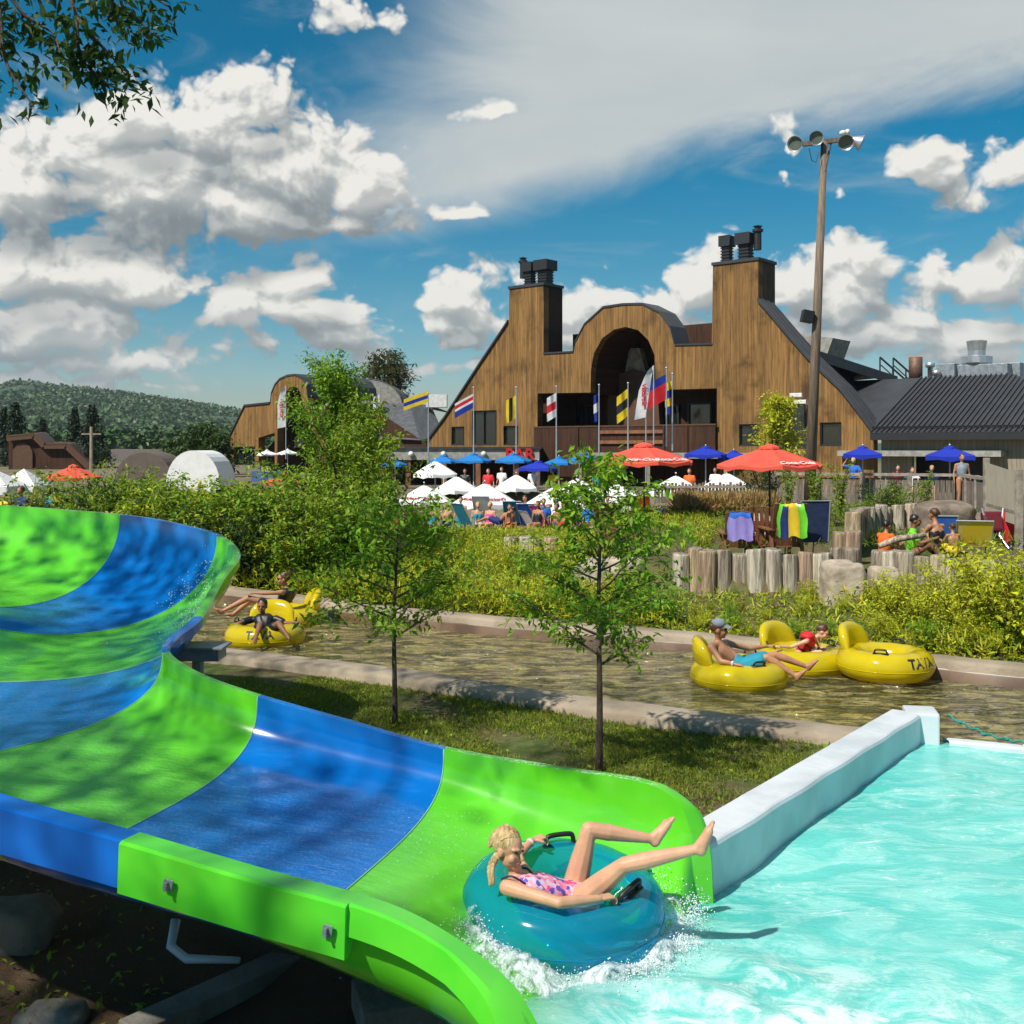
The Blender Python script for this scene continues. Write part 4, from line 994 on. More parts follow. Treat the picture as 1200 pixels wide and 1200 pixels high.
a = P(1035, 700, 18.4); rock((a.x, 18.3, .50), (.5, .5, .8), M['rock'], 'smaller pale boulder right beside the large squared one', seed=4, box=.95)
a = P(1110, 610, 22.6); rock((a.x, 22.8, 1.35), (1.3, 1.0, .85), M['rockd'], 'large brown boulder behind the sunbathing family', seed=5)
a = P(1150, 618, 23); rock((a.x, 23.2, 1.25), (.75, .7, .5), M['rockd'], 'low dark boulder right of the large brown boulder', seed=6)
a = P(883, 613, 24); rock((a.x, 24, 1.18), (.8, .6, .5), M['rock'], 'pale boulder in the grass behind the wooden chairs', seed=7)
a = P(20, 1100, 5.0); a = PZ(12, 1092, -.30); rock((a.x, a.y, -.28), (.62, .5, .40), M['rockd'], 'tan rock in the dark pit under the slide, at the left edge', seed=8)
a = P(668, 655, 20); rock((P(712, 650, 19.6).x, 19.6, .6), (1.3, .8, .7), M['rock'], 'pale boulder behind the drooping sapling, left end of the logs', seed=9)
a = P(100, 1170, 4.5); a = PZ(60, 1195, -.36); rock((a.x, a.y, -.36), (.4, .3, .18), M['concd'], 'small grey stone on the dark soil under the slide', seed=10)
LOGM = [mat('weathered_log_%s' % k, c, .9, c2, 4.5, bump=1.0, bscale=12, stretch=(3.5, 3.5, .30), rnd=.25, contrast=(.4, .62)) for k, c, c2 in (('grey', (.44, .37, .27), (.19, .145, .10)), ('tan', (.46, .34, .21), (.22, .145, .09)), ('pale', (.52, .46, .36), (.24, .20, .145)))]
LOGE = mat('log_end_grain', (.30, .25, .19), .9, (.15, .12, .09), 12, bump=.5)
def log_mesh(r_, h, seed):
    rg = random.Random(seed); mb = MB(); n = 14; m = 9; vs = []
    ph = rg.uniform(0, 6); tilt = rg.uniform(-.12, .12)
    prof = [(1.02, 0), (1.0, .15), (.99, .3), (.985, .5), (.97, .7), (.97, .85), (.96, .955), (.93, .985), (.86, 1.0)]
    rows = []
    for f, z in prof:
        rows.append([Vector((math.cos(a)*r_*f*(1+.05*math.sin(3*a+ph)+.02*math.sin(9*a)), math.sin(a)*r_*f*(1+.05*math.sin(3*a+ph)), z*h + (tilt*r_*math.cos(a) if z > .5 else 0))) for a in [6.2832*k/n for k in range(n+1)]])
    mb.grid([list(reversed(r__)) for r__ in rows]); mb.poly(rows[-1][:-1], 1)
    return mb.mesh('log', [LOGM[seed % 3], LOGE], smooth=False)
LOGS = [log_mesh(.155, 1.0, s) for s in range(9)]
def palisade(label, path, step, h0, zb, seed, name='log_palisade', r_=.155):
    rg = random.Random(seed); root = empty(name, (path[0][0], path[0][1], zb), label, 'palisade'); pos = 0; seg = 0
    tot = [(Vector(path[i+1]) - Vector(path[i])).length for i in range(len(path)-1)]; L = sum(tot); s = 0
    while s < L:
        t = s; i = 0
        while i < len(tot)-1 and t > tot[i]: t -= tot[i]; i += 1
        p = Vector(path[i]).lerp(Vector(path[i+1]), min(1, t / tot[i])); me = rg.choice(LOGS); o = link('log', me, root)
        sc = rg.uniform(.85, 1.15) * r_ / .155; o.location = (p.x - path[0][0] + rg.uniform(-.03, .03), p.y - path[0][1] + rg.uniform(-.05, .05), 0)
        o.scale = (sc, sc, h0 * rg.uniform(.90, 1.05)); o.rotation_euler = (rg.uniform(-.02, .02), rg.uniform(-.02, .02), rg.uniform(0, 6.28))
        if me in LOGS: KIDS.setdefault(root.name, []).append(o)
        s += step * rg.uniform(.85, 1.15)
    return root
palisade('row of weathered grey upright logs holding the terrace on the right', [(2.95, 19.35), (6.05, 18.95)], .262, 1.03, .05, 1)
palisade('row of weathered upright logs bending toward the river corner on the right', [(6.25, 18.75), (7.0, 18.0), (9.3, 17.1), (11, 16.8)], .27, 1.03, .05, 2)
palisade('short cluster of pale upright logs standing in shrubs behind the drooping sapling', [(P(600, 0, 23.5).x, 23.5), (P(660, 0, 23).x, 23.0)], .29, .52, .44, 3)
palisade('lower front pair of cut logs among the yellow shrubs left of the drooping sapling', [(P(603, 0, 22.3).x, 22.3), (P(640, 0, 22.3).x, 22.3)], .34, .42, .22, 4)
palisade('upper curved row of short grey logs behind the sunbathing family', [(P(1000, 0, 21).x, 21.0), (P(1012, 0, 23).x, 23.0), (P(1040, 0, 24).x, 24.0), (P(1095, 0, 24.2).x, 24.2)], .30, .62, 1.0, 5)
palisade('stepped pair of taller grey logs at the corner of the palisade', [(P(986, 0, 20).x, 20.0), (P(1012, 0, 19.2).x, 19.6)], .33, 1.12, .2, 6)
# driftwood bar resting on the logs, and loose bits in the pit under the slide
a = P(1030, 640, 18.9); b = P(1085, 627, 18.9); mb = MB(); mb.tube([a - a, (b - a) * .4 + Vector((0, 0, .05)), b - a], [.05, .06, .045], 8)
tag(mb.build('driftwood_branch', LOGM[0], smooth=True, loc=a), 'bare grey driftwood branch lying along the palisade top before the family', 'branch')
mb = MB(); a = PZ(150, 1215, -.34); b = PZ(410, 1095, -.34); mb.bar(a - a, b - a, .20, .12)
tag(mb.build('concrete_curb', M['concd'], loc=a, bevel=.01), 'dark wet concrete curb crossing the pit under the slide', 'curb')
mb = MB(); a = PZ(206, 1078, -.10); mb.tube([Vector((0, 0, .0)), Vector((.0, -.1, -.12)), Vector((.12, -.18, -.16)), Vector((.45, -.2, -.16))], [.032, .030, .028, .02], 8)
tag(mb.build('drain_pipe', M['poolwall'], loc=a, smooth=True), 'bent pale drain pipe lying on the pit floor under the green rim', 'pipe')
mb = MB(); a = PZ(470, 1190, -.35); mb.box((0, 0, 0), (.5, .42, .3), rz=.3); mb.box((.05, .18, .2), (.14, .1, .1), rz=.5)
tag(mb.build('concrete_footing', M['concd'], loc=a, bevel=.015), 'grey concrete footing beneath the flared green slide lip', 'footing')
x0 = -3.2
def f_pit(rg):
    q = PZ(rg.uniform(-30, 190), rg.uniform(1010, 1210), -.36); return (q.x, q.y, gz(q.x, q.y))
scatter('pit_weeds', 260, f_pit, .06, L3, -.2, .4, .08, 12)
# lawn edging: bare soil round the saplings is the ground itself; a few leaves lie on it
# ================================================================== the lodge
class Frame:
    """wall frame: origin on the facade, u along it to the right, v into the building, w up"""
    def __init__(s, px, d, ang):
        s.O = Vector(((px - 600) / F * d, d, 0)); s.u = Vector((math.cos(ang), -math.sin(ang), 0)); s.v = Vector((math.sin(ang), math.cos(ang), 0))
    def solve(s, px, v=0.0):
        k = (px - 600) / F; o = s.O + s.v * v; return (k * o.y - o.x) / (s.u.x - k * s.u.y)
    def uw(s, px, py, v=0.0):
        u = s.solve(px, v); p = s.O + s.v * v + s.u * u; return (u, CZ + (HZ - py) / F * p.y)
    def pt(s, u, w, v=0.0): return Vector((s.O.x, s.O.y, 0)) + s.u * u + s.v * v + Vector((0, 0, w)) - s.base
    base = Vector((0, 0, 0))
FR = Frame(617, 60, R(39.7))
WDIR = tuple(FR.u)
M['wood'] = wood_mat('lodge_cedar_boards', (0.31, 0.165, 0.050), (0.19, 0.10, 0.031), (0.085, 0.048, 0.019), .15, WDIR, 0.75)
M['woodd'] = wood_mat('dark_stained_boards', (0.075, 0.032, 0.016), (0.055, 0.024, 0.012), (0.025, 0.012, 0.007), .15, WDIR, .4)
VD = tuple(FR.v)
M['woodshade'] = wood_mat('lodge_cedar_shaded_side', (0.13, 0.085, 0.045), (0.10, 0.06, 0.03), (0.05, 0.035, 0.02), .15, VD, .5)  # cedar darkened in colour, painting the shade on the chimney side
M['greywood'] = wood_mat('silvered_boards', (0.33, 0.29, 0.21), (0.27, 0.235, 0.17), (0.20, 0.17, 0.12), .17, WDIR, .25)
M['roof'] = mat('black_metal_roofing', (0.040, 0.042, 0.048), 0.5, (0.030, 0.032, 0.036), 1.5, bump=.05)
M['roofg'] = mat('grey_slate_roofing', (0.10, 0.105, 0.11), 0.75, (0.06, 0.063, 0.07), 2.5, bump=.3)
M['fascia'] = mat('pale_grey_fascia', (0.33, 0.32, 0.28), .8, (0.22, 0.21, 0.18), 3, bump=.1)
def shift(fr, root): fr.base = root.location.copy()
def px_poly(fr, pts, v=0.0): return [fr.uw(a, b, v) for a, b in pts]
def arc_px(pts, sub=5): return [tuple(p) for p in catmull(pts, sub)]
def window(fr, root, x0, y0, x1, y1, v=0.0, cols=1, rows=1, nm='window'):
    (u0, w1), (u1, _) = fr.uw(x0, y0, v), fr.uw(x1, y1, v); w0 = fr.uw((x0 + x1) / 2, y1, v)[1]; w1 = fr.uw((x0 + x1) / 2, y0, v)[1]
    mb = MB(); f = .09
    def bar(a, b, c, d_):
        prism(mb, [(a, b), (c, b), (c, d_), (a, d_)], [], fr.pt, v - .05, v + .12)
    bar(u0, w0, u0 + f, w1); bar(u1 - f, w0, u1, w1); bar(u0 + f, w0, u1 - f, w0 + f); bar(u0 + f, w1 - f, u1 - f, w1)
    for k in range(1, cols): c = lerp(u0, u1, k / cols); bar(c - f / 3, w0 + f, c + f / 3, w1 - f)
    o = mb.build(nm, M['frame'], root)
    mb = MB(); prism(mb, [(u0 + f, w0 + f), (u1 - f, w0 + f), (u1 - f, w1 - f), (u0 + f, w1 - f)], [], fr.pt, v + .05, v + .07); g = mb.build('pane', M['glass'], o)
    return (u0, w0, u1, w1)
def sweep(fr, pts, v0, v1, mt, root, name, seams=None, th=.12, over=0.0):
    """roof skin: a line of (u, w) points carried back from v0 to v1 with thickness"""
    mb = MB(); rows = [[fr.pt(a, b + th, v) for a, b in pts] for v in (v0, v1)]; low = [[fr.pt(a, b, v) for a, b in pts] for v in (v0, v1)]
    mb.grid(rows); mb.grid([low[1], low[0]]); mb.grid([low[0], rows[0]]); mb.grid([rows[1], low[1]])
    if seams:
        k = v0 + seams
        while k < v1: 
            for (a, b), (c, d_) in zip(pts, pts[1:]): mb.bar(fr.pt(a, b + th + .02, k), fr.pt(c, d_ + th + .02, k), .05, .06)
            k += seams
    return mb.build(name, mt, root)
# ---- main lodge
lodge = empty('lodge', FR.O + Vector((0, 0, 1)), 'large brown timber lodge with arched porch and two tall chimneys beyond the terrace', 'lodge'); shift(FR, lodge)
arch_o = [(672, 413), (674, 402), (685, 381), (707, 361), (730, 357.5), (753, 357), (773, 367), (785, 384), (791, 405)]
slope_r = [(888.5, 353), (900, 366), (915, 384), (947, 420.6), (985, 457), (1003, 480), (1024, 508)]
outer = [(500, 575), (504, 514), (522, 490), (560, 432), (596, 378), (597, 337), (637, 335), (637, 415)] + arch_o + [(834, 404), (835.5, 310), (888.5, 305)] + slope_r + [(1024, 575)]
porch = [(630, 530), (630, 461), (692, 460), (692.5, 433), (696, 414), (706, 396), (720, 386), (733, 383), (748, 387), (760, 399), (767, 416), (768, 457), (840, 455), (840, 530)]
wins = [(529, 500, 544, 522), (553, 481, 582, 522), (590, 499, 607, 522), (866, 497, 889, 523), (903, 472, 945, 526), (961, 495, 986, 523)]
def whole(x0, y0, x1, y1, v=0.0):
    (u0, _), (u1, _) = FR.uw(x0, y0, v), FR.uw(x1, y1, v); m_ = (x0 + x1) / 2; return [(u0, FR.uw(m_, y1, v)[1]), (u1, FR.uw(m_, y1, v)[1]), (u1, FR.uw(m_, y0, v)[1]), (u0, FR.uw(m_, y0, v)[1])]
O2 = px_poly(FR, outer); PO = px_poly(FR, porch)
def lvl(pl, i, j):                       # level two neighbouring points
    m_ = (pl[i][1] + pl[j][1]) / 2; pl[i] = (pl[i][0], m_); pl[j] = (pl[j][0], m_)
mb = MB(); prism(mb, O2, [PO] + [whole(*q) for q in wins], FR.pt, 0, .45); mb.build('facade', M['wood'], lodge)
for q in wins: window(FR, lodge, *q, v=.12, cols=2 if q[2] - q[0] > 25 else 1)
# chimney stacks run back from the facade
for (x0, x1, yt, yb, dep) in ((597, 637, 336, 420, 1.7), (835.5, 888.5, 307.5, 420, 1.75)):
    u0, u1 = FR.solve(x0), FR.solve(x1); wt_ = FR.uw((x0+x1)/2, yt)[1]; wb = FR.uw((x0+x1)/2, yb)[1] - 3
    mb = MB(); prism(mb, [(u0 + .02, wb), (u1 - .01, wb), (u1 - .01, wt_ - .03), (u0 + .02, wt_ - .03)], [], FR.pt, .451, dep); mb.build('chimney_stack', M['woodshade'] if x0 > 700 else M['woodd'], lodge)  # darker boards here put the stacks' side shade into the colour
    mb = MB(); prism(mb, [(u0 - .06, wt_ - .02), (u1 + .06, wt_ - .02), (u1 + .06, wt_ + .12), (u0 - .06, wt_ + .12)], [], FR.pt, -.06, dep + .05); mb.build('chimney_coping', M['roof'], lodge)
def vent(px0, px1, py0, py1, v=.75, stem=.62):
    u0, u1 = FR.solve(px0, v), FR.solve(px1, v); w0, w1 = FR.uw((px0+px1)/2, py1, v)[1], FR.uw((px0+px1)/2, py0, v)[1]; c = (u0+u1)/2; h = (u1-u0)/2*.72; q = h * stem; wm = lerp(w0, w1, .62)
    mb = MB(); prism(mb, [(c-q, w0-.1), (c+q, w0-.1), (c+q, wm), (c-q, wm)], [], FR.pt, v-q, v+q)
    prism(mb, [(c-h, wm), (c+h, wm), (c+h, w1), (c-h, w1)], [], FR.pt, v-h, v+h)
    for k in range(5): w_ = lerp(w0, wm, .15 + k*.18); prism(mb, [(c-q-.04, w_), (c+q+.04, w_), (c+q+.04, w_+.05), (c-q-.04, w_+.05)], [], FR.pt, v-q-.04, v+q+.04)
    return mb.build('chimney_cowl', M['blackm'], lodge, bevel=.01)
vent(613.5, 629, 308, 336); vent(628, 650, 305.5, 336, .8); vent(843, 861, 277, 309); vent(862, 886, 274, 308, .8)
for px, py, v in ((613, 322, .7), (888, 288, .9)):
    u, w1 = FR.uw(px, py, v); w0 = w1 - 1.2; mb = MB(); c = FR.pt(u, 0, v)
    mb.lathe([(.0, w0), (.18, w0), (.18, w1-.35), (.26, w1-.34), (.26, w1-.22), (.16, w1-.2), (.16, w1-.1), (.24, w1-.08), (.0, w1)], (c.x, c.y, 0), 10); mb.v = [(x, y, z - lodge.location.z + 1.0 if False else z) for x, y, z in mb.v]
    mb.v = [(x, y, z) for x, y, z in mb.v]; mb.build('flue', M['blackm'], lodge)
# roofs
sweep(FR, px_poly(FR, arch_o), -.05, 1.5, M['roof'], lodge, 'barrel_roof', seams=None, th=.10)
sweep(FR, px_poly(FR, slope_r), -.12, 1.35, M['roof'], lodge, 'slope_roof', seams=.45, th=.16)
sweep(FR, px_poly(FR, [(504, 514), (522, 490), (560, 432), (596, 378)]), -.12, 1.35, M['roof'], lodge, 'slope_roof', seams=.6, th=.14)
sweep(FR, [FR.uw(637, 415), FR.uw(672, 413)], -.06, 1.5, M['roof'], lodge, 'flat_roof', th=.08)
sweep(FR, [FR.uw(791, 405), FR.uw(835, 404)], -.06, 1.5, M['roof'], lodge, 'flat_roof', th=.08)
# porch recess: side cheeks, ceiling, back wall with dark glass, stone flue, inner arch, balcony
v1 = 3.6
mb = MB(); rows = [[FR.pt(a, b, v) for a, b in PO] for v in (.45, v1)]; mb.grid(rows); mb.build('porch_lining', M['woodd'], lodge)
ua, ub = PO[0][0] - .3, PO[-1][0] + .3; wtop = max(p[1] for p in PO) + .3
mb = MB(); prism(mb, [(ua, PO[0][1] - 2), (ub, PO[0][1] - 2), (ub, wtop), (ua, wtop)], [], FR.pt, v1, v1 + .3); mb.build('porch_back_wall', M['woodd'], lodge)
for (x0, y0, x1, y1) in ((652, 472, 666, 500), (668, 474, 682, 500), (686, 474, 700, 500), (738, 466, 756, 500), (757, 466, 770, 500), (778, 474, 796, 500), (806, 472, 834, 500)): window(FR, lodge, x0, y0, x1, y1, v=v1 - .15, nm='porch_window')
inner = [(712, 530), (712, 470), (716, 452), (726, 438), (740, 433), (757, 437), (770, 450), (775, 530)]
uo = px_poly(FR, inner, 2.6); mb = MB(); prism(mb, uo, [], FR.pt, 2.6, 3.0); mb.build('inner_arch', M['brownc'], lodge)
mb = MB(); a = px_poly(FR, [(733, 436), (738, 408), (750, 408), (757, 436)], 3.0); prism(mb, a, [], FR.pt, 2.95, 3.4); mb.build('stone_hood', M['rock'], lodge)
bal = whole(629, 500, 842, 530); rail0 = FR.uw(735, 500)[1]
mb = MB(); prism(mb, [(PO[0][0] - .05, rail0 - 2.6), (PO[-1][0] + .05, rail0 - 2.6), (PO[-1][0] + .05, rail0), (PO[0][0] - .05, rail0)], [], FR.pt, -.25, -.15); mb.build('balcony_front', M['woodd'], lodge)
mb = MB(); mb.bar(FR.pt(PO[0][0] - .1, rail0 + .04, -.2), FR.pt(PO[-1][0] + .1, rail0 + .04, -.2), .16, .07); mb.build('balcony_rail', M['brownc'], lodge)
for x0, x1, y0, y1 in ((703, 777, 504, 508), (703, 777, 516, 520)):
    q = whole(x0, y0, x1, y1, -.35); mb = MB(); prism(mb, q, [], FR.pt, -.36, -.27); mb.build('balcony_trim', M['teak'], lodge)
for x in (651, 677, 702, 778, 805):
    u = FR.solve(x, -.3); mb = MB(); prism(mb, [(u - .05, rail0 - 2.5), (u + .05, rail0 - 2.5), (u + .05, rail0 + .02), (u - .05, rail0 + .02)], [], FR.pt, -.33, -.252); mb.build('balcony_post', M['woodd'], lodge)
# roof lantern peeping over the right slope, white floodlights on the wall
mb = MB(); v = 5.5; a = px_poly(FR, [(939, 392), (976, 396), (964, 430), (942, 430)], v); prism(mb, a, [], FR.pt, v, v + 2.2); mb.build('roof_lantern', M['fascia'], lodge)
for px, py in ((933, 463), (938, 471)):
    u, w_ = FR.uw(px, py, -.7); mb = MB(); c = FR.pt(u, w_, -.7); mb.box(c, (.55, .22, .18), rz=-R(30)); mb.bar(c, FR.pt(u, w_ - .1, 0), .05, .05); mb.build('wall_floodlight', M['whitep'], lodge, bevel=.02)
# rear roof behind the right slope
mb = MB()
def fp(px, py, v): u, w_ = FR.uw(px, py, v); return FR.pt(u, w_, v)
e1, e2, e3, e4, e5 = fp(950, 408, 1.3), fp(1052, 441, 7), fp(1001, 446, 6.1), fp(1025, 506, .3), fp(985, 457, 1.3)
mb.poly([e1, e2, e3]); mb.poly([e1, e3, e5]); mb.poly([e5, e3, e4]); mb.poly([e1, e2, fp(1052, 452, 7), fp(950, 420, 1.3)]); mb.build('rear_roof', M['roof'], lodge)
# ---- right wing
wing = empty('service_wing', FR.O + FR.u * 20, 'grey boarded wing with black standing seam metal roof right of the lodge', 'building'); shift(FR, wing)
u0, u1 = FR.solve(1023), FR.solve(1420); eave = 3.50
mb = MB(); 
open_ = [(FR.solve(1066), 1.0), (FR.solve(1150), 1.0), (FR.solve(1150), 2.62), (FR.solve(1066), 2.62)]
prism(mb, [(u0 + .25, -.5), (u1, -.5), (u1, eave), (u0 + .25, eave)], [open_], FR.pt, .30, .55); mb.build('wall', M['greywood'], wing)
mb = MB(); prism(mb, [(open_[0][0] - .3, .9), (open_[1][0] + .3, .9), (open_[1][0] + .3, 2.9), (open_[0][0] - .3, 2.9)], [], FR.pt, 1.6, 1.7); mb.build('bar_interior', M['frame'], wing)
mb = MB(); prism(mb, [(open_[0][0] - 3, 2.50), (open_[1][0] + .9, 2.50), (open_[1][0] + .9, 2.74), (open_[0][0] - 3, 2.74)], [], FR.pt, -.5, .29); mb.build('canopy', M['fascia'], wing)
vr = 6.0; ur0, wr = FR.uw(1000, 446, vr); ur1 = FR.solve(1187, vr)
el_, er = FR.pt(u0 + .02, eave, -.25), FR.pt(u1 - 3, eave, -.25); rl, rr = FR.pt(ur0, wr, vr), FR.pt(ur1, wr, vr)
mb = MB(); mb.poly([el_, er, rr, rl]); mb.poly([er, FR.pt(u1, eave, 6), rr]); d_ = Vector((0, 0, -.12)); mb.poly([rl + d_, rr + d_, er + d_, el_ + d_]); mb.build('roof', M['roof'], wing)
mb = MB(); mb.bar(el_ - Vector((0, 0, .16)), er - Vector((0, 0, .16)), .2, .3); mb.build('eave_gutter', M['blackm'], wing)
ns = 42
for k in range(ns + 1):
    t = k / ns; a, b = el_.lerp(er, t), rl.lerp(rr, t)
    ue = lerp(u0, u1 - 3, t); top = FR.pt(ue + (0), wr, vr)
    # seams run straight up the slope and stop at the hip
    uu = ue; lim = 1.0
    if uu < ur0: lim = (uu - u0) / max(.01, ur0 - u0)
    if uu > ur1: lim = (u1 - 3 - uu) / max(.01, u1 - 3 - ur1)
    lim = max(.02, min(1, lim)); p0 = FR.pt(uu, eave + .03, -.25); p1 = FR.pt(uu, lerp(eave, wr, lim) + .03, lerp(-.25, vr, lim))
    mb = MB(); mb.bar(p0, p1, .055, .10); KIDS; mb.build('roof_seam', M['roof'], wing)
    mb = MB(); mb.box(p0 + (p1 - p0).normalized() * .35 + Vector((0, 0, .05)), (.16, .1, .12)); mb.build('snow_guard', M['blackm'], wing)
# rooftop plant
def rooftop(name, mb, mt, label, cat, **k): return tag(mb.build(name, mt, **k), label, cat)
def RP(px, py, d=56): return P(px, py, d)
mb = MB(); a = RP(1073, 445); mb.lathe([(.28, -1.4), (.28, .0), (.34, .02), (.34, 1.15), (.28, 1.15)], a, 12)
rooftop('roof_flue', mb, mat('rusty_flue', (0.22, 0.11, 0.06), .6, (.10, .07, .06), 3, metal=.4), 'tall rusty cylindrical flue standing above the black roof', 'flue', smooth=True)
for px, lab in ((1090, 'short steel roof vent beside the rusty flue'), (1097, 'smallest grey roof vent right of the rusty flue')):
    mb = MB(); a = RP(px, 445); h = .85 if px < 1095 else .45; mb.lathe([(.13, -1.4), (.13, h - .25), (.24, h - .2), (.24, h), (.0, h + .08)], a, 10); rooftop('roof_vent', mb, M['alu'], lab, 'vent', smooth=True)
hv = empty('rooftop_ventilation', RP(1148, 440), 'galvanised ventilation box and hooded fan on the right roof ridge', 'ventilation unit')
mb = MB(); mb.box((0, 0, .05), (3.0, 1.4, .95), rz=R(-38)); mb.build('duct_box', M['galv'], hv, bevel=.02)
for bx_ in ((1.5, -.4, .1), (-1.5, .3, .1)): mb = MB(); mb.box(bx_, (.9, .85, 1.0), rz=R(-38)); mb.build('fan_box', M['galv'], hv, bevel=.02)
mb = MB(); mb.lathe([(.55, .4), (.75, .62), (.75, .95), (.42, 1.0), (.42, 1.25), (.5, 1.75), (.3, 1.8)], (-.15, 0, 0), 14); mb.build('fan_hood', M['alu'], hv, smooth=False)
st = empty('roof_stair_rail', RP(1045, 445), 'black metal stair railing on the roof behind the lodge', 'railing')
for k in range(2):
    mb = MB(); o_ = k * .85 - .6; mb.tube([(o_, k * .5, 1.15), (o_ + 1.35, k * .5, -.05)], .05, 6); mb.build('rail', M['blackm'], st)
    mb = MB(); mb.tube([(o_ + .05, k * .5, .75), (o_ + 1.2, k * .5, -.3)], .03, 6); mb.build('rail', M['blackm'], st)
    for j in range(3): mb = MB(); t = j / 2; x = o_ + 1.3 * t; mb.tube([(x, k * .5, 1.15 - 1.2 * t), (x, k * .5, -.6)], .04, 6); mb.build('post', M['blackm'], st)
# ---- flat roofed bar in front of the lodge's left end
bar = empty('bar_pavilion', P(540, 560, 54), 'low flat roofed bar pavilion with a red lettered sign before the lodge', 'pavilion'); bo = bar.location
BF = Frame(540, 54, R(2)); shift(BF, bar)
ub0, ub1 = BF.solve(440), BF.solve(632); wt0, wt1 = BF.uw(540, 526)[1], BF.uw(540, 539)[1]
mb = MB(); prism(mb, [(ub0, wt1), (ub1, wt1), (ub1, wt0), (ub0, wt0)], [], BF.pt, 0, 5); mb.build('fascia', M['fascia'], bar)
mb = MB(); prism(mb, [(ub0 - .1, wt0), (ub1 + .1, wt0), (ub1 + .1, wt0 + .1), (ub0 - .1, wt0 + .1)], [], BF.pt, -.1, 5.1); mb.build('roof', M['roof'], bar)
mb = MB(); prism(mb, [(ub0, .9), (ub1 - .2, .9), (ub1 - .2, wt1), (ub0, wt1)], [], BF.pt, 3.2, 3.4); mb.build('back_wall', M['woodd'], bar)
for px in (450, 478, 520, 560, 605, 630):
    u = BF.solve(px); mb = MB(); prism(mb, [(u - .12, .9), (u + .12, .9), (u + .12, wt1), (u - .12, wt1)], [], BF.pt, .1, .35); mb.build('post', M['teak'], bar)
for px in (482, 520, 567):
    u, w_ = BF.uw(px, 532); mb = MB(); mb.ball(BF.pt(u, w_, -.12), .14, 10, 6); mb.build('wall_lamp', M['whitep'], bar, smooth=True)
M['redsign'] = mat('red_sign_paint', (0.55, 0.015, 0.01), .5)
tm = text_mesh('BAR', .78, M['redsign'], .06, bold=.02); u, w_ = BF.uw(609, 533); o = link('lettering', tm, bar); o.location = BF.pt(u, w_, -.1); o.rotation_euler = (R(90), 0, 0)
# second flat canopy right of the coral umbrellas
can = empty('lodge_canopy', P(730, 540, 55), 'flat grey canopy at the foot of the lodge behind the coral umbrella', 'canopy'); BF2 = Frame(730, 55, R(8)); shift(BF2, can)
a, b = BF2.solve(678), BF2.solve(985); mb = MB(); prism(mb, [(a, 2.35), (b, 2.35), (b, 2.62), (a, 2.62)], [], BF2.pt, -3, 0); mb.build('canopy_slab', M['fascia'], can)
for px in (680, 760, 850, 930, 980):
    u = BF2.solve(px, -2.8); mb = MB(); prism(mb, [(u - .07, .9), (u + .07, .9), (u + .07, 2.35), (u - .07, 2.35)], [], BF2.pt, -2.9, -2.76); mb.build('post', M['greywood'], can)
# ---- grey roofs and white barrel vault between the lodges
gr = empty('grey_roofed_hall', P(470, 500, 82), 'low hall with grey hipped roofs behind the leafy tree', 'building'); go = gr.location
G = lambda px, py, d: P(px, py, d) - go
mb = MB(); mb.poly([G(380, 520, 80), G(440, 480, 78), G(500, 520, 76), G(500, 535, 76), G(380, 535, 80)]); mb.build('wall', M['woodd'], gr)
mb = MB()
mb.poly([G(425, 512, 78), G(492, 516, 76), G(480, 472, 84), G(400, 474, 84)]); mb.poly([G(492, 516, 76), G(520, 508, 82), G(505, 475, 88), G(480, 472, 84)]); mb.poly([G(480, 472, 84), G(505, 475, 88), G(535, 486, 100), G(440, 466, 100)])
mb.build('hipped_roof', M['roofg'], gr)
mb = MB(); mb.box(G(512, 470, 86), (1.6, 1.4, 1.0)); mb.build('roof_box', M['whitep'], gr)
mb = MB(); rows = []
for v in (0, 9): rows.append([G(432, 475, 86) + Vector((2.6 * math.cos(a), v, 2.0 * math.sin(a))) for a in np.linspace(0, math.pi, 16)])
mb.grid(rows); mb.poly(list(reversed(rows[0]))); mb.build('barrel_vault', M['fascia'], gr, smooth=False)
mb = MB()
for k in range(9): mb.tube([G(432, 475, 86) + Vector((2.64 * math.cos(a), k * 1.1, 2.04 * math.sin(a))) for a in np.linspace(0, math.pi, 16)], .04, 4)
mb.build('vault_ribs', M['roofg'], gr)
# ---- left lodge with arch
FL = Frame(320, 78, R(36)); left = empty('arched_lodge', FL.O + Vector((0, 0, 1)), 'smaller brown timber lodge with a tall arched entrance, left of the leafy tree', 'lodge'); shift(FL, left)
arch2 = [(317, 473), (318, 462), (322, 452), (328, 445), (337, 441), (346, 440), (354, 444), (359, 452), (361, 466)]
out2 = [(270, 545), (270, 511), (287, 476), (316, 473)] + arch2 + [(362, 480), (372, 500), (380, 515), (384, 545)]
op2 = [(325, 545), (325, 500), (331, 470), (334, 460), (340, 454), (347, 453), (352, 460), (355, 475), (362, 500), (372, 512), (372, 545)]
op3 = [(303, 545), (303, 513), (322, 507), (322, 545)]; op4 = [(274, 545), (274, 524), (299, 523), (299, 545)]
mb = MB(); prism(mb, px_poly(FL, out2), [px_poly(FL, op2), px_poly(FL, op3), px_poly(FL, op4)], FL.pt, 0, .6); mb.build('facade', M['wood'], left)
sweep(FL, px_poly(FL, arch2), -.05, 7, M['roof'], left, 'barrel_roof', th=.12); sweep(FL, px_poly(FL, [(270, 511), (287, 476), (316, 473)]), -.1, 5, M['roof'], left, 'slope_roof', th=.12)
mb = MB(); a = px_poly(FL, [(268, 548), (390, 548), (390, 500), (360, 450), (330, 450), (290, 500), (268, 515)], 0)
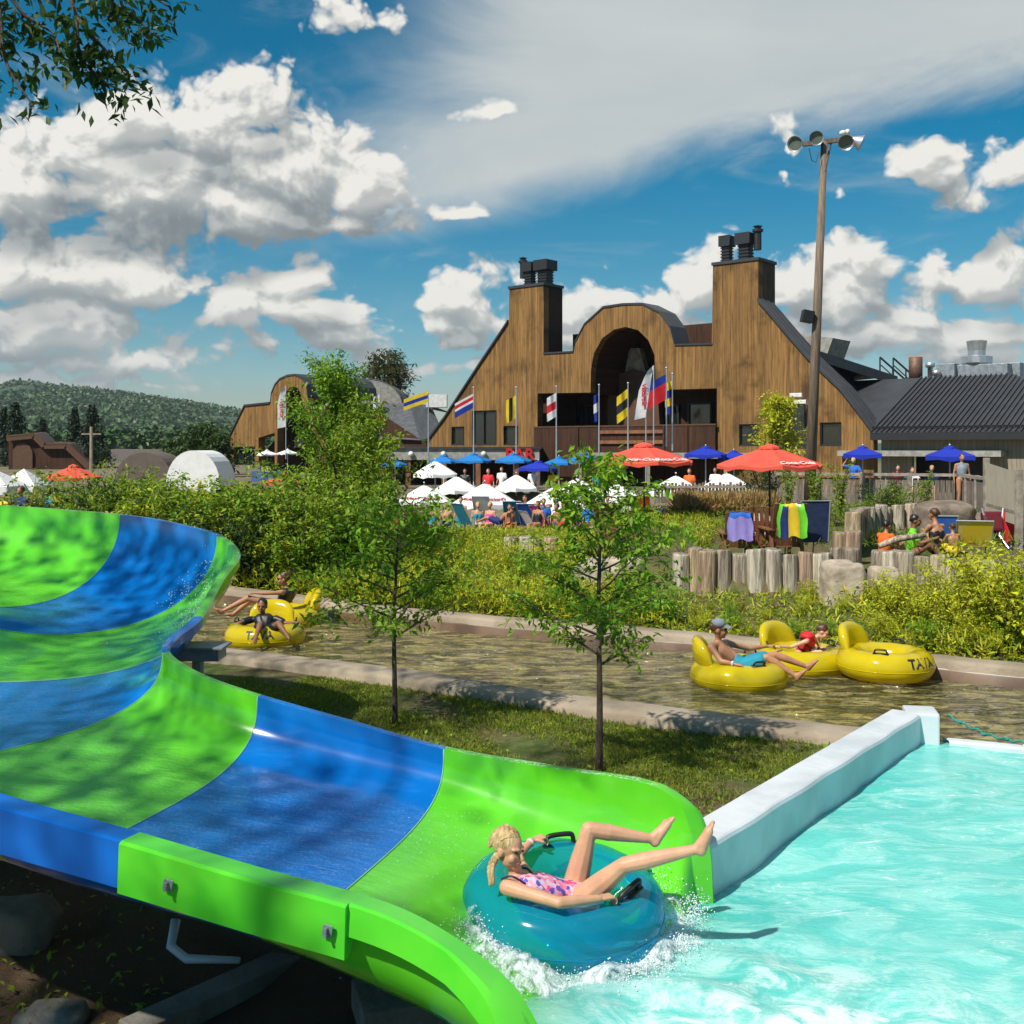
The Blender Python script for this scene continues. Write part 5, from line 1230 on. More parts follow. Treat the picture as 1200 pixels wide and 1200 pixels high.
prism(mb, [(FL.solve(268), 0), (FL.solve(392), 0), (FL.solve(392), 3.4), (FL.solve(365), 6.3), (FL.solve(325), 6.3), (FL.solve(285), 3.4), (FL.solve(268), 2.2)], [], FL.pt, 3.0, 3.2); mb.build('back_wall', M['woodd'], left)
for q in ((342, 470, 354, 500), (342, 502, 356, 525), (276, 527, 286, 545), (288, 527, 297, 545)): window(FL, left, *q, v=1.6 if q[0] > 300 else .3, cols=1)
# ---- brown buildings at far left with red turret
fl = empty('brown_gabled_building', P(60, 540, 95), 'long brown gabled building at the far left behind the tents', 'building'); fo = fl.location; G3 = lambda px, py, d: P(px, py, d) - fo
mb = MB(); mb.poly([G3(10, 560, 95), G3(10, 512, 95), G3(40, 510, 95), G3(52, 522, 95), G3(78, 522, 95), G3(104, 548, 95), G3(104, 560, 95)]); mb.build('wall', M['woodd'], fl)
mb = MB(); q = [(8, 512), (40, 509), (52, 521), (78, 521), (106, 548)]
for (a, b) in zip(q, q[1:]): mb.poly([G3(a[0], a[1], 94.5), G3(b[0], b[1], 94.5), G3(b[0] + 14, b[1] - 3, 104), G3(a[0] + 14, a[1] - 3, 104)]); mb.bar(G3(a[0], a[1] + 1.5, 94.6), G3(b[0], b[1] + 1.5, 94.6), .15, .5)
mb.build('roof', M['brownc'], fl)
mb = MB(); mb.poly([G3(15, 558, 94.8), G3(15, 528, 94.8), G3(20, 521, 94.8), G3(28, 519, 94.8), G3(35, 523, 94.8), G3(38, 530, 94.8), G3(38, 558, 94.8)]); mb.build('arched_door', M['brownc'], fl)
tu = empty('turret', P(3, 535, 150), 'red turret with dark pointed roof cut by the left edge', 'turret'); mb = MB(); mb.lathe([(1.1, -1.3), (1.1, .4), (1.25, .4), (1.25, 1.0)], n=10); mb.build('turret_wall', M['red'], tu); mb = MB(); mb.lathe([(1.3, 1.0), (.0, 2.7)], n=10); mb.build('turret_roof', M['roof'], tu); mb = MB(); mb.lathe([(1.45, -4), (1.45, -1.35), (1.3, -1.3)], n=10); mb.build('turret_base', M['concd'], tu)
# tents
def dome(px, py, d, w_, h, mt, label, nm='dome_tent'):
    c = P(px, py, d); r = empty(nm, (c.x, d, 1.0), label, 'tent'); mb = MB(); rows = []
    for y in np.linspace(0, 2.6, 4): rows.append([Vector((w_ * math.cos(a), y, h * math.sin(a) ** .8)) for a in np.linspace(0, math.pi, 18)])
    mb.grid(rows); mb.poly(list(reversed(rows[0]))); mb.build('canopy', mt, r, smooth=False); mb = MB()
    for a in (0.02, math.pi - .02): mb.tube([(w_ * math.cos(a), 0, -.2), (w_ * math.cos(a), 0, .3)], .05, 6)
    mb.build('poles', M['alu'], r); return r
dome(226, 560, 46, 1.15, 1.75, M['white'], 'white arched tent behind the bushes left of the arched lodge')
dome(168, 560, 50, 1.35, 1.65, mat('taupe_canvas', (.13, .10, .08), .9), 'taupe arched tent left of the white one')
# far hall beyond the parking, house and mast on the hill, utility pole
mb = MB(); c = P(235, 530, 170); mb.box(Vector((0, 0, .8)), (26, 5, 1.7)); o = mb.build('long_shed', mat('mauve_roof', (.20, .16, .14), .9), loc=(c.x, 170, 1.0), bevel=.05); tag(o, 'long low grey brown shed far away beyond the car park', 'shed')
h_ = empty('hillside_house', P(75, 470, 1300), 'tiny pale house near the top of the wooded hill', 'house'); mb = MB(); mb.box((0, 0, 1), (9, 8, 9)); mb.build('walls', M['whitep'], h_); mb = MB(); mb.add([(-5.5, -5, 5.5), (5.5, -5, 5.5), (5.5, 5, 5.5), (-5.5, 5, 5.5), (-5.5, 0, 9), (5.5, 0, 9)], [(0, 1, 5, 4), (2, 3, 4, 5), (0, 4, 3), (1, 2, 5)]); mb.build('roof', M['roofg'], h_)
mb = MB(); a = P(133, 470, 1450); mb.tube([(0, 0, 0), (0, 0, 29)], [.5, .2], 5); tag(mb.build('radio_mast', M['alu'], loc=a), 'thin radio mast on the hill crest', 'mast')
up = empty('utility_pole', (P(107, 0, 90).x, 90, .8), 'grey wooden utility pole far left in front of the spruces', 'utility pole'); mb = MB(); zt = P(107, 500, 90).z - .8; mb.tube([(0, 0, 0), (0, 0, zt)], [.16, .12], 8); mb.build('pole', M['conc'], up); mb = MB(); mb.box((0, 0, zt - .6), (1.6, .1, .12)); mb.build('crossarm', M['conc'], up)
# ================================================================== light mast
PD = 33.0; b0 = P(948, 600, PD); top = P(966, 166, PD)
mast = empty('light_mast', (b0.x, PD, 1.0), 'tall leaning wooden mast with horn floodlights on its crossarm', 'light mast'); mo = mast.location
M['polew'] = mat('weathered_pole_wood', (.22, .165, .115), .85, (.13, .095, .065), 5, bump=.7, bscale=14, stretch=(4, 4, .3))
mb = MB(); mb.tube([Vector((0, 0, 0)), (top - mo) * .5, top - mo], [.175, .14, .10], 12); mb.build('pole', M['polew'], mast, smooth=True)
ca, cb_ = P(941, 169, PD) - mo, P(992, 163, PD) - mo
mb = MB(); mb.bar(ca, cb_, .12, .13); mb.bar((top - mo) - Vector((0, .1, .9)), cb_.lerp(ca, .35), .04, .05); mb.build('crossarm', M['polew'], mast)
def horn(px, py, dirv, lit_, r_=.24):
    c = P(px, py, PD - .15) - mo; d = Vector(dirv).normalized(); Mx = d.to_track_quat('Z', 'Y').to_matrix(); mb = MB()
    mb.lathe([(.0, -.34), (.09, -.34), (.10, -.18), (.13, -.12), (r_ * .8, .04), (r_, .12), (r_ * .98, .135), (r_ * .9, .11), (.11, -.06), (.0, -.08)], c, 16, M=Mx)
    o = mb.build('horn_lamp', M['alu'], mast, smooth=True); o.data.set_sharp_from_angle(angle=R(45))
    mb = MB(); mb.lathe([(0, .075), (r_ * .9, .085)], c, 16, M=Mx); mb.build('lens', mat('lamp_lens', (.16, .20, .17), .15), o)
    mb = MB(); mb.bar(c + Vector((0, .1, .1)), Vector((c.x, c.y + .15, (ca.z + cb_.z) / 2)), .04, .04); mb.build('bracket', M['galv'], mast)
horn(933, 168, (-.55, -.8, -.35), 0, .24); horn(956, 162, (-.1, -1, -.25), 0, .22); horn(991, 166, (-.2, -.9, -.45), 0, .24); horn(1005, 166, (1, -.25, -.45), 0, .24)
mb = MB(); mb.ball(P(988, 156, PD) - mo, (.12, .1, .09), 10, 6); mb.ball(P(993, 155, PD) - mo, (.08, .1, .1), 10, 6); mb.build('ballast_box', M['whitep'], mast, smooth=True)
mb = MB(); a = P(948, 174, PD - .2) - mo; mb.tube([a, a + Vector((.08, 0, -.35)), a + Vector((.2, 0, -.42)), a + Vector((.3, 0, -.1))], .012, 5); mb.build('cable', M['black'], mast)
mb = MB(); c = P(946, 371, PD - .1) - mo; mb.box(c, (.34, .3, .36), M=Matrix.Rotation(R(12), 3, 'Y')); mb.bar(c, c + Vector((.35, .1, 0)), .05, .05); mb.build('loudspeaker', M['black'], mast, bevel=.02)
# ================================================================== umbrellas, flags, terrace furniture
def umbrella(px, py, d, wpx, mt, label, sides=8, rise=.22, val=.10, cap_=True, txt=None, tsz=.2, tmat=None, group=None, tilt=0.0, rot=0.0, pole=2.45, tang=None, zb=None, tdown=.8):
    c = P(px, py, d); w_ = wpx / F * d / 2; r = empty('patio_umbrella', (c.x, d, c.z - pole), label, 'umbrella', group)
    if tilt: r.rotation_euler = (0, tilt, 0)
    H = Vector((0, 0, pole)); rise_ = w_ * 2 * rise
    def rim(a, f=1.0, sag=0.0): return H + Vector((math.cos(a) * w_ * f, math.sin(a) * w_ * f, -rise_ * f ** 1.12 + sag))
    mb = MB(); n = sides; up = []
    for k in range(n):
        a0, a1 = rot + 6.2832 * k / n, rot + 6.2832 * (k + 1) / n; rows = []
        for f in (.08, .3, .55, .8, 1.0):
            p, q = rim(a0, f), rim(a1, f); rows.append([p.lerp(q, t) - Vector((0, 0, .05 * w_ * f * math.sin(math.pi * t))) for t in (0, .25, .5, .75, 1)])
        low = [p - Vector((0, 0, val * (1 - .35 * abs(math.sin(math.pi * t * 2))))) for p, t in zip(rows[-1], (0, .25, .5, .75, 1))]
        rows.append(low); mb.grid(rows)
    mb.build('canopy', mt, r, smooth=False)
    if cap_:
        mb = MB(); mb.lathe([(0, .07), (w_ * .20, -.01), (w_ * .21, -.06)], H, sides); mb.build('vent_cap', mt, r)
    mb = MB(); mb.tube([(0, 0, -.1), (0, 0, pole)], .025, 8); mb.ball(H + Vector((0, 0, .08)), .03, 8, 6); mb.build('pole', M['blackm'] if mt in (M['coral'],) else M['whitep'], r)
    mb = MB(); mb.lathe([(0, 0), (.26, 0), (.26, .06), (.05, .10), (.04, .3)], n=12); mb.build('base', M['concd'], r)
    for k in range(sides):
        a = rot + 6.2832 * k / sides; mb = MB(); mb.tube([rim(a, .08) - Vector((0, 0, .03)), rim(a, .98) - Vector((0, 0, .02))], .010, 4); mb.build('rib', M['blackm'], r)
    if txt:
        tm = text_mesh(txt, tsz, tmat or M['whitep'], .003, shear=.3, bold=.006)
        for ta in (tang if isinstance(tang, (list, tuple)) else [tang]):
            k = round((ta - rot - math.pi / n) / (6.2832 / n)); a0 = rot + 6.2832 * k / n; a1 = a0 + 6.2832 / n
            p0, p1, q0, q1 = rim(a0, .98), rim(a1, .98), rim(a0, .5), rim(a1, .5); X = (p1 - p0).normalized(); Y = ((q0 + q1) / 2 - (p0 + p1) / 2).normalized(); Z = X.cross(Y).normalized(); Y = Z.cross(X)
            f = tdown; m_ = ((q0 + q1) / 2).lerp((p0 + p1) / 2, f) + Z * .035 - Vector((0, 0, .03 * w_))
            o = link('lettering', tm, r); KIDS.setdefault(r.name, []).append(o); Mx = Matrix((X, Y, Z)).transposed().to_4x4(); o.matrix_local = Matrix.Translation(m_) @ Mx
    return r
A = math.pi
umbrella(755, 521, 29, 118, M['coral'], 'large coral red patio umbrella directly behind the drooping sapling', rot=.15, txt='Coca-Cola', tsz=.24, tang=[-A*.62, -A*.22], rise=.16)
umbrella(902, 523, 26, 124, M['coral'], 'large coral red patio umbrella on a black pole above the maroon cooler', rot=.0, txt='Coca-Cola', tsz=.22, tang=[-A*.3], rise=.17, pole=2.35)
umbrella(333, 556, 42, 48, M['coral'], 'small coral umbrella half hidden behind the left side of the leafy tree', rise=.18, rot=.3)
umbrella(86, 546, 34, 62, M['coral'], 'coral umbrella showing through the thicket at the far left', rise=.2, rot=.1)
for px, py, w_, lab in ((520, 534, 40, 'light blue umbrella at the left end of the bar pavilion'), (655, 536, 40, 'small light blue umbrella right of the royal blue one'), (555, 532, 48, 'light blue umbrella left of two standing under the bar sign'), (602, 532, 50, 'light blue umbrella directly under the bar sign'), (684, 531, 54, 'light blue umbrella tucked beside the coral umbrella'), (463, 539, 34, 'light blue umbrella glimpsed through the leafy tree')):
    umbrella(px, py, 50, w_, M['sky'], lab, sides=4, rot=.5, rise=.15, val=.12)
for px, py, d, w_, lab in ((860, 529, 45, 46, 'royal blue umbrella half hidden by the coral canopy above the cooler'), (631, 541, 47, 52, 'royal blue umbrella in front of the two light blue ones'), (827, 524, 44, 60, 'royal blue umbrella between the two large coral umbrellas'), (1011, 524, 38, 60, 'royal blue umbrella on the deck nearer to the light mast'), (1113, 524, 36, 74, 'royal blue umbrella on the deck behind the standing man')):
    umbrella(px, py, d, w_, M['royal'], lab, sides=4, rot=.45, rise=.13, val=.16, cap_=True, txt='PATIO' if px == -1 else None)
M['brand'] = M['inkred']
for px, py, d, w_, lab, tx in ((676, 560, 43, 60, 'white umbrella mostly hidden behind the drooping sapling crown', None), (605, 556, 46, 50, 'white umbrella behind the fully visible branded one', None), (535, 558, 46, 52, 'white umbrella peeping over the left end of the beach row', None), (510, 540, 48, 50, 'plain white umbrella beyond the leafy tree near the bar', None), (497, 568, 40, 62, 'white branded umbrella half covered by leaves, leftmost of the beach row', "Rickard's"), (568, 566, 40, 74, 'white branded umbrella in the middle of the beach row, fully visible', "Rickard's"), (650, 570, 39, 84, 'white branded umbrella left behind the drooping sapling top', "Rickard's"), (722, 566, 41, 56, 'white umbrella seen through the leaves of the drooping sapling', None), (792, 557, 38, 62, 'white branded umbrella just right of the drooping sapling', "Rickard's"), (852, 554, 38, 62, 'white branded umbrella beside the coral umbrella pole', "Rickard's")):
    umbrella(px, py, d, w_ * 1.12, M['white'], lab, sides=6, rot=.5, rise=.27, val=.16, txt=tx, tsz=.20, tmat=M['inkred'], tang=[-A*.62, -A*.3], tdown=.62, cap_=False, pole=2.4)
umbrella(313, 528, 72, 26, M['white'], 'small white umbrella before the arched lodge, the left one of two', sides=4, rise=.16); umbrella(337, 527, 72, 24, M['white'], 'small white umbrella before the arched lodge, the right one of two', sides=4, rise=.16)
# pop-up shelters at the far left
for px, d, w_, lab in ((-8, 30, 60, 'white pop-up shelter cut by the left edge of the view'), (28, 31, 46, 'white pop-up shelter second from the left edge')):
    c = P(px, 550, d); w2 = w_ / F * d / 2; r = empty('pop_up_shelter', (c.x, d, c.z - 2.6), label=lab, cat='shelter'); mb = MB()
    t = Vector((0, 0, 2.62)); q = [Vector((sx_ * w2, sy_ * w2, 2.15)) for sx_, sy_ in ((-1, -1), (1, -1), (1, 1), (-1, 1))]
    for k in range(4): mb.poly([q[k], q[(k+1) % 4], t]); mb.poly([q[k] - Vector((0, 0, .22)), q[(k+1) % 4] - Vector((0, 0, .22)), q[(k+1) % 4], q[k]])
    mb.build('canopy', M['white'], r)
    for k in range(4): mb = MB(); mb.tube([(q[k].x * .97, q[k].y * .97, 0), (q[k].x * .97, q[k].y * .97, 2.1)], .025, 6); mb.build('leg', M['alu'], r)
# ---- flags
def flag(px, top, d, fx, fy, fw, fh, cols, label, slope=0.5, side=-1, sway=.25, vertical=False, txt=None, pole=3.4, hang=0.0):
    c = P(px, top, d); r = empty('flagpole', (c.x, d, c.z - pole), label, 'flag'); mb = MB(); mb.tube([(0, 0, 0), (0, 0, pole)], [.04, .022], 8); mb.ball((0, 0, pole + .04), .05, 8, 6); mb.build('pole', M['alu'], r)
    W_, H_ = fw / F * d, fh / F * d; z0 = c.z - P(fx, fy, d).z; n = 14; m_ = 12; mb = MB(); rows = []
    for j in range(m_ + 1):
        row = []
        for i in range(n + 1):
            s, t = i / n, j / m_; x = side * W_ * s; zz = pole - z0 - H_ * t - slope * W_ * s - hang * s * s * H_
            y = math.sin(s * 7 + t * 2) * .10 * (0.3 + s) * sway * 4 * H_ * .5; row.append(Vector((x, y, zz)))
        rows.append(row)
    mb.grid(rows); nst = len(cols)
    k = 0
    for j in range(m_):
        for i in range(n):
            q = (i / n if vertical else (j + .5) / m_); mb.mi[k] = min(nst - 1, int(q * nst)); k += 1
    mb.build('flag_cloth', cols, r, smooth=True); return r
Mk = M; MF = {k: mat('flag_' + k, c, .8, trans=.25) for k, c in dict(blue=(.008, .03, .30), yellow=(.80, .58, .01), white=(.75, .75, .75), red=(.62, .01, .02), black=(.015, .015, .02)).items()}
flag(502, 462, 52, 500, 458, 29, 13, [MF['yellow'], MF['blue'], MF['yellow']], 'yellow and blue striped flag on the leftmost pole beside the main lodge', .35)
flag(555, 455, 50, 555, 461, 22, 17, [MF['white'], MF['red'], MF['white'], MF['blue'], MF['blue']], 'white, red and blue striped flag before the left wall of the lodge', .55)
flag(605, 455, 50, 605, 463, 12, 27, [MF['yellow'], MF['black'], MF['yellow']], 'yellow and black limp flag under the left chimney', .55, sway=.4, vertical=True)
flag(652, 454, 50, 651, 460, 11, 28, [MF['white'], MF['red'], MF['white']], 'white flag with a red band hanging limp left of the porch', .6, sway=.4)
flag(702, 452, 50, 701, 460, 6, 32, [MF['blue'], MF['white'], MF['blue']], 'narrow limp blue and white flag in front of the porch', .6, sway=.5)
flag(736, 450, 49, 736, 455, 13, 32, [MF['yellow'], MF['black'], MF['yellow']], 'yellow flag with a black centre hanging before the arch', .8, sway=.4)
flag(781, 432, 48, 780, 438, 24, 30, [MF['blue'], MF['red'], MF['red']], 'blue and red flag streaming from the tallest pole', .55, sway=.3)
flag(788, 439, 49, 787, 446, 8, 38, [MF['yellow'], MF['blue'], MF['yellow'], MF['blue']], 'yellow and blue chequered flag on the rightmost pole', .4, sway=.5)
flag(757, 476, 49, 757, 480, 2, 3, [MF['white']], 'bare short flagpole between the white banner and the porch', .2)
flag(445, 455, 60, 445, 462, 8, 32, [MF['white'], MF['red']], 'white and red flag mostly hidden behind the leafy tree', .5, sway=.4)
flag(386, 464, 62, 385, 470, 11, 10, [MF['white'], MF['blue'], MF['red']], 'small white, blue and red flag beside the arched lodge', .8)
def banner(px, top, bot, d, wpx, label, txt, side=-1, lean=0.0):
    c = P(px, top, d); h = (bot - top) / F * d; W_ = wpx / F * d; pole = h + 2.0; r = empty('banner', (c.x, d, c.z - pole), label, 'banner'); mb = MB(); mb.tube([(0, 0, 0), (0, 0, pole)], .03, 6); mb.build('pole', M['alu'], r); mb = MB(); rows = []
    for j in range(15):
        t = j / 14; rows.append([Vector((side * W_ * s * (min(1, .25 + math.sqrt(t) * 1.1) if j < 6 else 1) + lean * t * h, math.sin(s * 4 + t * 6) * .06, pole - h * t - .12 * s)) for s in (0, .33, .66, 1)])
    mb.grid(rows); mb.build('cloth', MF['white'], r, smooth=True)
    tm = text_mesh(txt, W_ * .52, MF['red'], .004, bold=.01); o = link('lettering', tm, r); o.location = (side * W_ * .5 + lean * h * .55, -.12, pole - h * .58); o.rotation_euler = (R(90), R(90), 0)
banner(335, 452, 500, 68, 10, 'tall white feather banner with red lettering before the arched lodge', 'VILLAGE')
banner(766, 428, 489, 47, 13, 'tall white banner with faint red lettering beside the red and blue flag', 'Valcartier', lean=-.16)
# ---- furniture
def wood_chair(px, py, d, rz, label, towel=None, sc=1.0, z=.76, name='wooden_chair'):
    x = (px - 600) / F * d; r = empty(name, (x, d, z), label, 'chair', rz=rz); r.scale = (sc,) * 3; T = M['teak']
    for sx_ in (-.27, .27):
        mb = MB(); mb.bar((sx_, -.32, 0), (sx_, -.28, .56), .05, .06, up=(0, 1, 0)); mb.build('leg', T, r)
        mb = MB(); mb.bar((sx_, .38, 0), (sx_, .22, .56), .05, .06, up=(0, 1, 0)); mb.build('leg', T, r)
        mb = MB(); mb.bar((sx_ * 1.1, -.42, .59), (sx_ * 1.1, .36, .57), .11, .025); mb.build('armrest', T, r)
    for k in range(6): mb = MB(); y = -.34 + k * .11; mb.bar((-.26, y, .38 - k * .022), (.26, y, .38 - k * .022), .085, .022); mb.build('seat_slat', T, r)
    for k in range(6): mb = MB(); x_ = -.23 + k * .092; mb.bar((x_, .22, .26), (x_ * 1.12, .50, 1.02 + .04 * math.cos(x_ * 5)), .075, .02, up=(0, -1, .4)); mb.build('back_slat', T, r)
    if towel:
        mb = MB(); rows = []
        for j in range(13):
            t = j / 12; row = []
            for i in range(9):
                s = i / 8 - .5; w2 = .50 + .03 * math.sin(j)
                if t < .35: q = Vector((s * w2, .49 - (.35 - t) * .45, 1.06 - (.35 - t) * 1.3))
                else: q = Vector((s * w2 * (1 - .12 * math.sin(t * 5)), .54 + .02 * math.sin(i * 2.1 + t * 3) + .02 * t, 1.07 - (t - .35) * .95 - .03 * math.sin(i * 1.3)))
                row.append(q)
            rows.append(row)
        mb.grid(rows); k = 0
        for j in range(12):
            for i in range(8): mb.mi[k] = (len(towel) - 1 - min(len(towel) - 1, int(max(0, (12 - 1 - j)) / 12 * len(towel)))) if len(towel) < 3 else [0, 0, 1, 1, 1, 2, 2, 0][i] if j > 4 else [0, 3, 3, 1, 1, 1, 0, 0][i] % len(towel); k += 1
        o = mb.build('towel', [m_ for m_ in towel], None, smooth=True); o.location = r.location; o.rotation_euler = r.rotation_euler; o.scale = r.scale
        return r, o
    return r, None
# chairs face away: their backs are towards the river
_, o = wood_chair(862, 645, 20.6, R(178), 'brown wooden armchair on the terrace under a blue and lilac towel', [M['bluec'], M['lilac']], .88); tag(o, 'blue and lilac towel draped over the back of a wooden armchair', 'towel')
_, o = wood_chair(915, 645, 20.4, R(186), 'brown wooden armchair hidden under a green and yellow towel', [M['lime'], M['yellow'], M['navy'], M['white']], 1.05); tag(o, 'bright green and yellow towel draped over an armchair back', 'towel')
wood_chair(893, 645, 20.9, R(160), 'brown wooden armchair squeezed between the two towelled ones', None, .95)
wood_chair(728, 640, 21.2, R(120), 'empty brown wooden armchair at the left end of the terrace', None)
def lounge(px, d, rz, mt, label, w_=.62, back=.85, z=1.0, tilt=70, frame=None, name='lounge_chair'):
    x = (px - 600) / F * d; r = empty(name, (x, d, z), label, 'lounge chair', rz=rz); fr = frame or M['alu']; ca_, sa_ = math.cos(R(tilt)), math.sin(R(tilt))
    mb = MB(); mb.box((0, -.35, .34), (w_, .75, .02)); mb.build('seat', mt, r)
    mb = MB(); mb.quad((-w_/2, .03, .34), (w_/2, .03, .34), (w_/2, .03 + back * ca_, .34 + back * sa_), (-w_/2, .03 + back * ca_, .34 + back * sa_)); o = mb.build('back_fabric', mt, r)
    mb = MB(); q = [Vector((-w_/2, .03, .34)), Vector((-w_/2, .03 + back * ca_, .34 + back * sa_)), Vector((w_/2, .03 + back * ca_, .34 + back * sa_)), Vector((w_/2, .03, .34))]; mb.tube(q, .016, 6); mb.tube([q[0], (-w_/2, -.75, .34), (w_/2, -.75, .34), q[3]], .016, 6); mb.build('frame', fr, r)
    for sx_ in (-w_/2, w_/2):
        for y_ in (-.62, .12): mb = MB(); mb.tube([(sx_, y_, .34), (sx_, y_ - .05, 0)], .015, 6); mb.build('leg', fr, r)
    return r
lounge(953, 20.3, R(188), mat('navy_mesh_fabric', (.006, .022, .085), .8, (.02, .035, .08), 9, contrast=(.3, .7)), 'navy blue mesh lounge chair with its upright back to the river', .56, .76, z=.78, tilt=84)
lounge(1140, 20.8, R(165), mat('yellow_patterned_towel', (.82, .56, .02), .8, (.62, .66, .28), 7, contrast=(.30, .50)), 'lounge chair covered by a bright yellow patterned beach towel', .64, .55, z=.66, tilt=62)
lounge(1107, 21.6, R(175), M['bluec'], 'blue folding beach chair behind the woman in black', .42, .52, z=.68, tilt=75)
# beach loungers near the white umbrellas
for px, py, d, mt, rz, lab in ((548, 597, 37, 'teal', 2.3, 'teal folding beach chair below the middle white umbrella'), (567, 588, 38, 'cream', 2.9, 'cream sling chair under the middle white umbrella'), (602, 594, 37, 'teal', 3.0, 'turquoise upright beach chair between white umbrellas'), (621, 597, 36, 'bluec', 2.8, 'blue beach chair near the sunbathing couple'), (640, 600, 35.5, 'pink', 2.2, 'magenta lounger beside the sunbathing couple'), (628, 606, 35.5, 'white', 2.0, 'white tilted lounger left of the magenta one'), (752, 588, 35, 'orange', 2.9, 'orange sling chair behind the drooping sapling')):
    z = P(px, py, d).z - .85; lounge(px, d, rz, M[mt], lab, .6, .85, z=z, tilt=58)
c = PZ(892, 625, 1.0)
co = empty('cooler', ((892 - 600) / F * 22.5, 22.5, .84), 'maroon wheeled cooler bag standing by the coral umbrella pole', 'cooler'); mb = MB(); mb.box((0, 0, .22), (.52, .38, .44)); mb.build('body', M['maroon'], co, bevel=.03); mb = MB(); mb.box((0, 0, .47), (.54, .40, .07)); mb.build('lid', M['maroon'], co, bevel=.03); mb = MB(); mb.tube([(-.12, .2, .3), (-.12, .2, .7), (.12, .2, .7), (.12, .2, .3)], .012, 6); mb.build('handle', M['black'], co)
ta = empty('side_table', ((890 - 600) / F * 21.4, 21.4, .76), 'low pale blue side table between the wooden armchairs', 'table'); mb = MB(); mb.box((0, 0, .42), (.62, .42, .03)); mb.build('table_top', mat('pale_blue_laminate', (.35, .48, .60), .4), ta, bevel=.008)
for sx_ in (-.27, .27):
    for sy_ in (-.17, .17): mb = MB(); mb.tube([(sx_, sy_, 0), (sx_, sy_, .41)], .014, 6); mb.build('leg', M['alu'], ta)
mb = MB(); mb.lathe([(0, -.03), (.08, -.03), (.10, 0), (.085, .03), (0, .035)], M=Matrix.Rotation(R(80), 3, 'X'), n=20); a = P(880, 650, 19.6); tag(mb.build('round_disc_toy', M['yellow'], loc=a, smooth=True), 'round yellow foam disc lying on top of the logs', 'toy')
# bag / pushchair at right
st_ = empty('pushchair', ((1163 - 600) / F * 22.5, 22.5, .72), 'folded dark maroon pushchair with a red towel hung on it, far right', 'pushchair'); mb = MB(); mb.box((0, 0, .62), (.42, .16, .42), M=Matrix.Rotation(R(-18), 3, 'X')); mb.build('hood', M['maroon'], st_, bevel=.05)
mb = MB(); mb.tube([(-.22, 0, .9), (-.1, -.1, .35), (-.2, -.3, .1)], .018, 6); mb.tube([(.22, 0, .9), (.1, -.1, .35), (.2, -.3, .1)], .018, 6); mb.tube([(-.26, -.2, .78), (.02, .0, .3)], .02, 6); mb.build('frame', M['alu'], st_)
for sx_ in (-.22, .22): mb = MB(); mb.ring((sx_, -.3, .1), .08, .02, 16, 6, M=Matrix.Rotation(R(90), 3, 'Y')); mb.build('wheel', M['black'], st_)
mb = MB(); rows = [[Vector((s * .26 + .18, -.13 + .02 * math.sin(s * 9), .85 - t * .62 - .04 * math.sin(s * 5 + t))) for s in (0, .25, .5, .75, 1)] for t in (0, .3, .6, 1)]; mb.grid(rows); tag(mb.build('towel', M['red'], loc=st_.location, smooth=True), 'bright red towel hanging from the folded pushchair', 'towel')
# ---- deck with board railing
dk = empty('deck', ((1040 - 600) / F * 36, 36, 1.0), 'raised wooden deck with weathered board railing in front of the grey wing', 'deck'); do_ = dk.location
ra, rb, rc_ = Vector(((905 - 600) / F * 36.5, 36.5, 0)), Vector(((1121 - 600) / F * 34.5, 34.5, 0)), Vector(((1156 - 600) / F * 30.5, 30.5, 0))
zt_, zb_ = 2.0, .92; GW = mat('weathered_deck_board', (.235, .195, .15), .9, (.13, .105, .08), 6, bump=.5, rnd=.3, stretch=(6, 6, .6)); GP = mat('weathered_deck_rail', (.36, .31, .25), .85, (.22, .18, .14), 5, bump=.4)
bm_ = None
for (a, b) in ((ra, rb), (rb, rc_)):
    L_ = (b - a).length; n = int(L_ / .158); d_ = (b - a).normalized()
    for k in range(n):
        p = a + d_ * ((k + .5) * L_ / n) - do_; 
        if bm_ is None: t_ = MB(); t_.box((0, 0, 0), (.138, .025, .86)); bm_ = t_.mesh('board', GW)
        o = link('board', bm_, dk); o.location = (p.x, p.y, (zt_ + zb_) / 2 - 1.0); o.rotation_euler = (0, 0, math.atan2(d_.y, d_.x))
    for z_, h_2 in ((zt_, .09), (zb_ + .06, .07)): mb = MB(); mb.bar(a + Vector((0, -.05, z_)) - do_, b + Vector((0, -.05, z_)) - do_, .12, h_2); mb.build('rail', GP, dk)
    m_ = max(1, round(L_ / 1.5))
    for k in range(m_ + 1): p = a.lerp(b, k / m_) - do_; mb = MB(); mb.box((p.x, p.y - .09, .42), (.13, .13, 1.28)); mb.build('post', GP, dk, bevel=.01)
mb = MB(); mb.poly([ra - do_ + Vector((0, .05, .02)), rb - do_ + Vector((0, .05, .02)), rc_ - do_ + Vector((.1, .05, .02)), Vector((18, 36, .02)) - Vector((do_.x, do_.y, 0)), Vector((12, 44, .02)) - Vector((do_.x, do_.y, 0)), Vector((6, 44, .02)) - Vector((do_.x, do_.y, 0))]); mb.build('deck_floor', GW, dk)
# second low paling fence behind the fountain grass
pf = empty('paling_fence', ((835 - 600) / F * 33, 33, 1.0), 'low weathered paling fence behind the straw coloured grass', 'fence')
for px in range(768, 912, 4): o = link('paling', bm_, pf); o.location = ((px - 600) / F * 33 - pf.location.x, 0, .42); o.scale = (.55, 1, .85 + .1 * math.sin(px))
for z_ in (.15, .68): mb = MB(); mb.bar(((768 - 600) / F * 33 - pf.location.x, -.04, z_), ((912 - 600) / F * 33 - pf.location.x, -.04, z_), .05, .07); mb.build('rail', GP, pf)
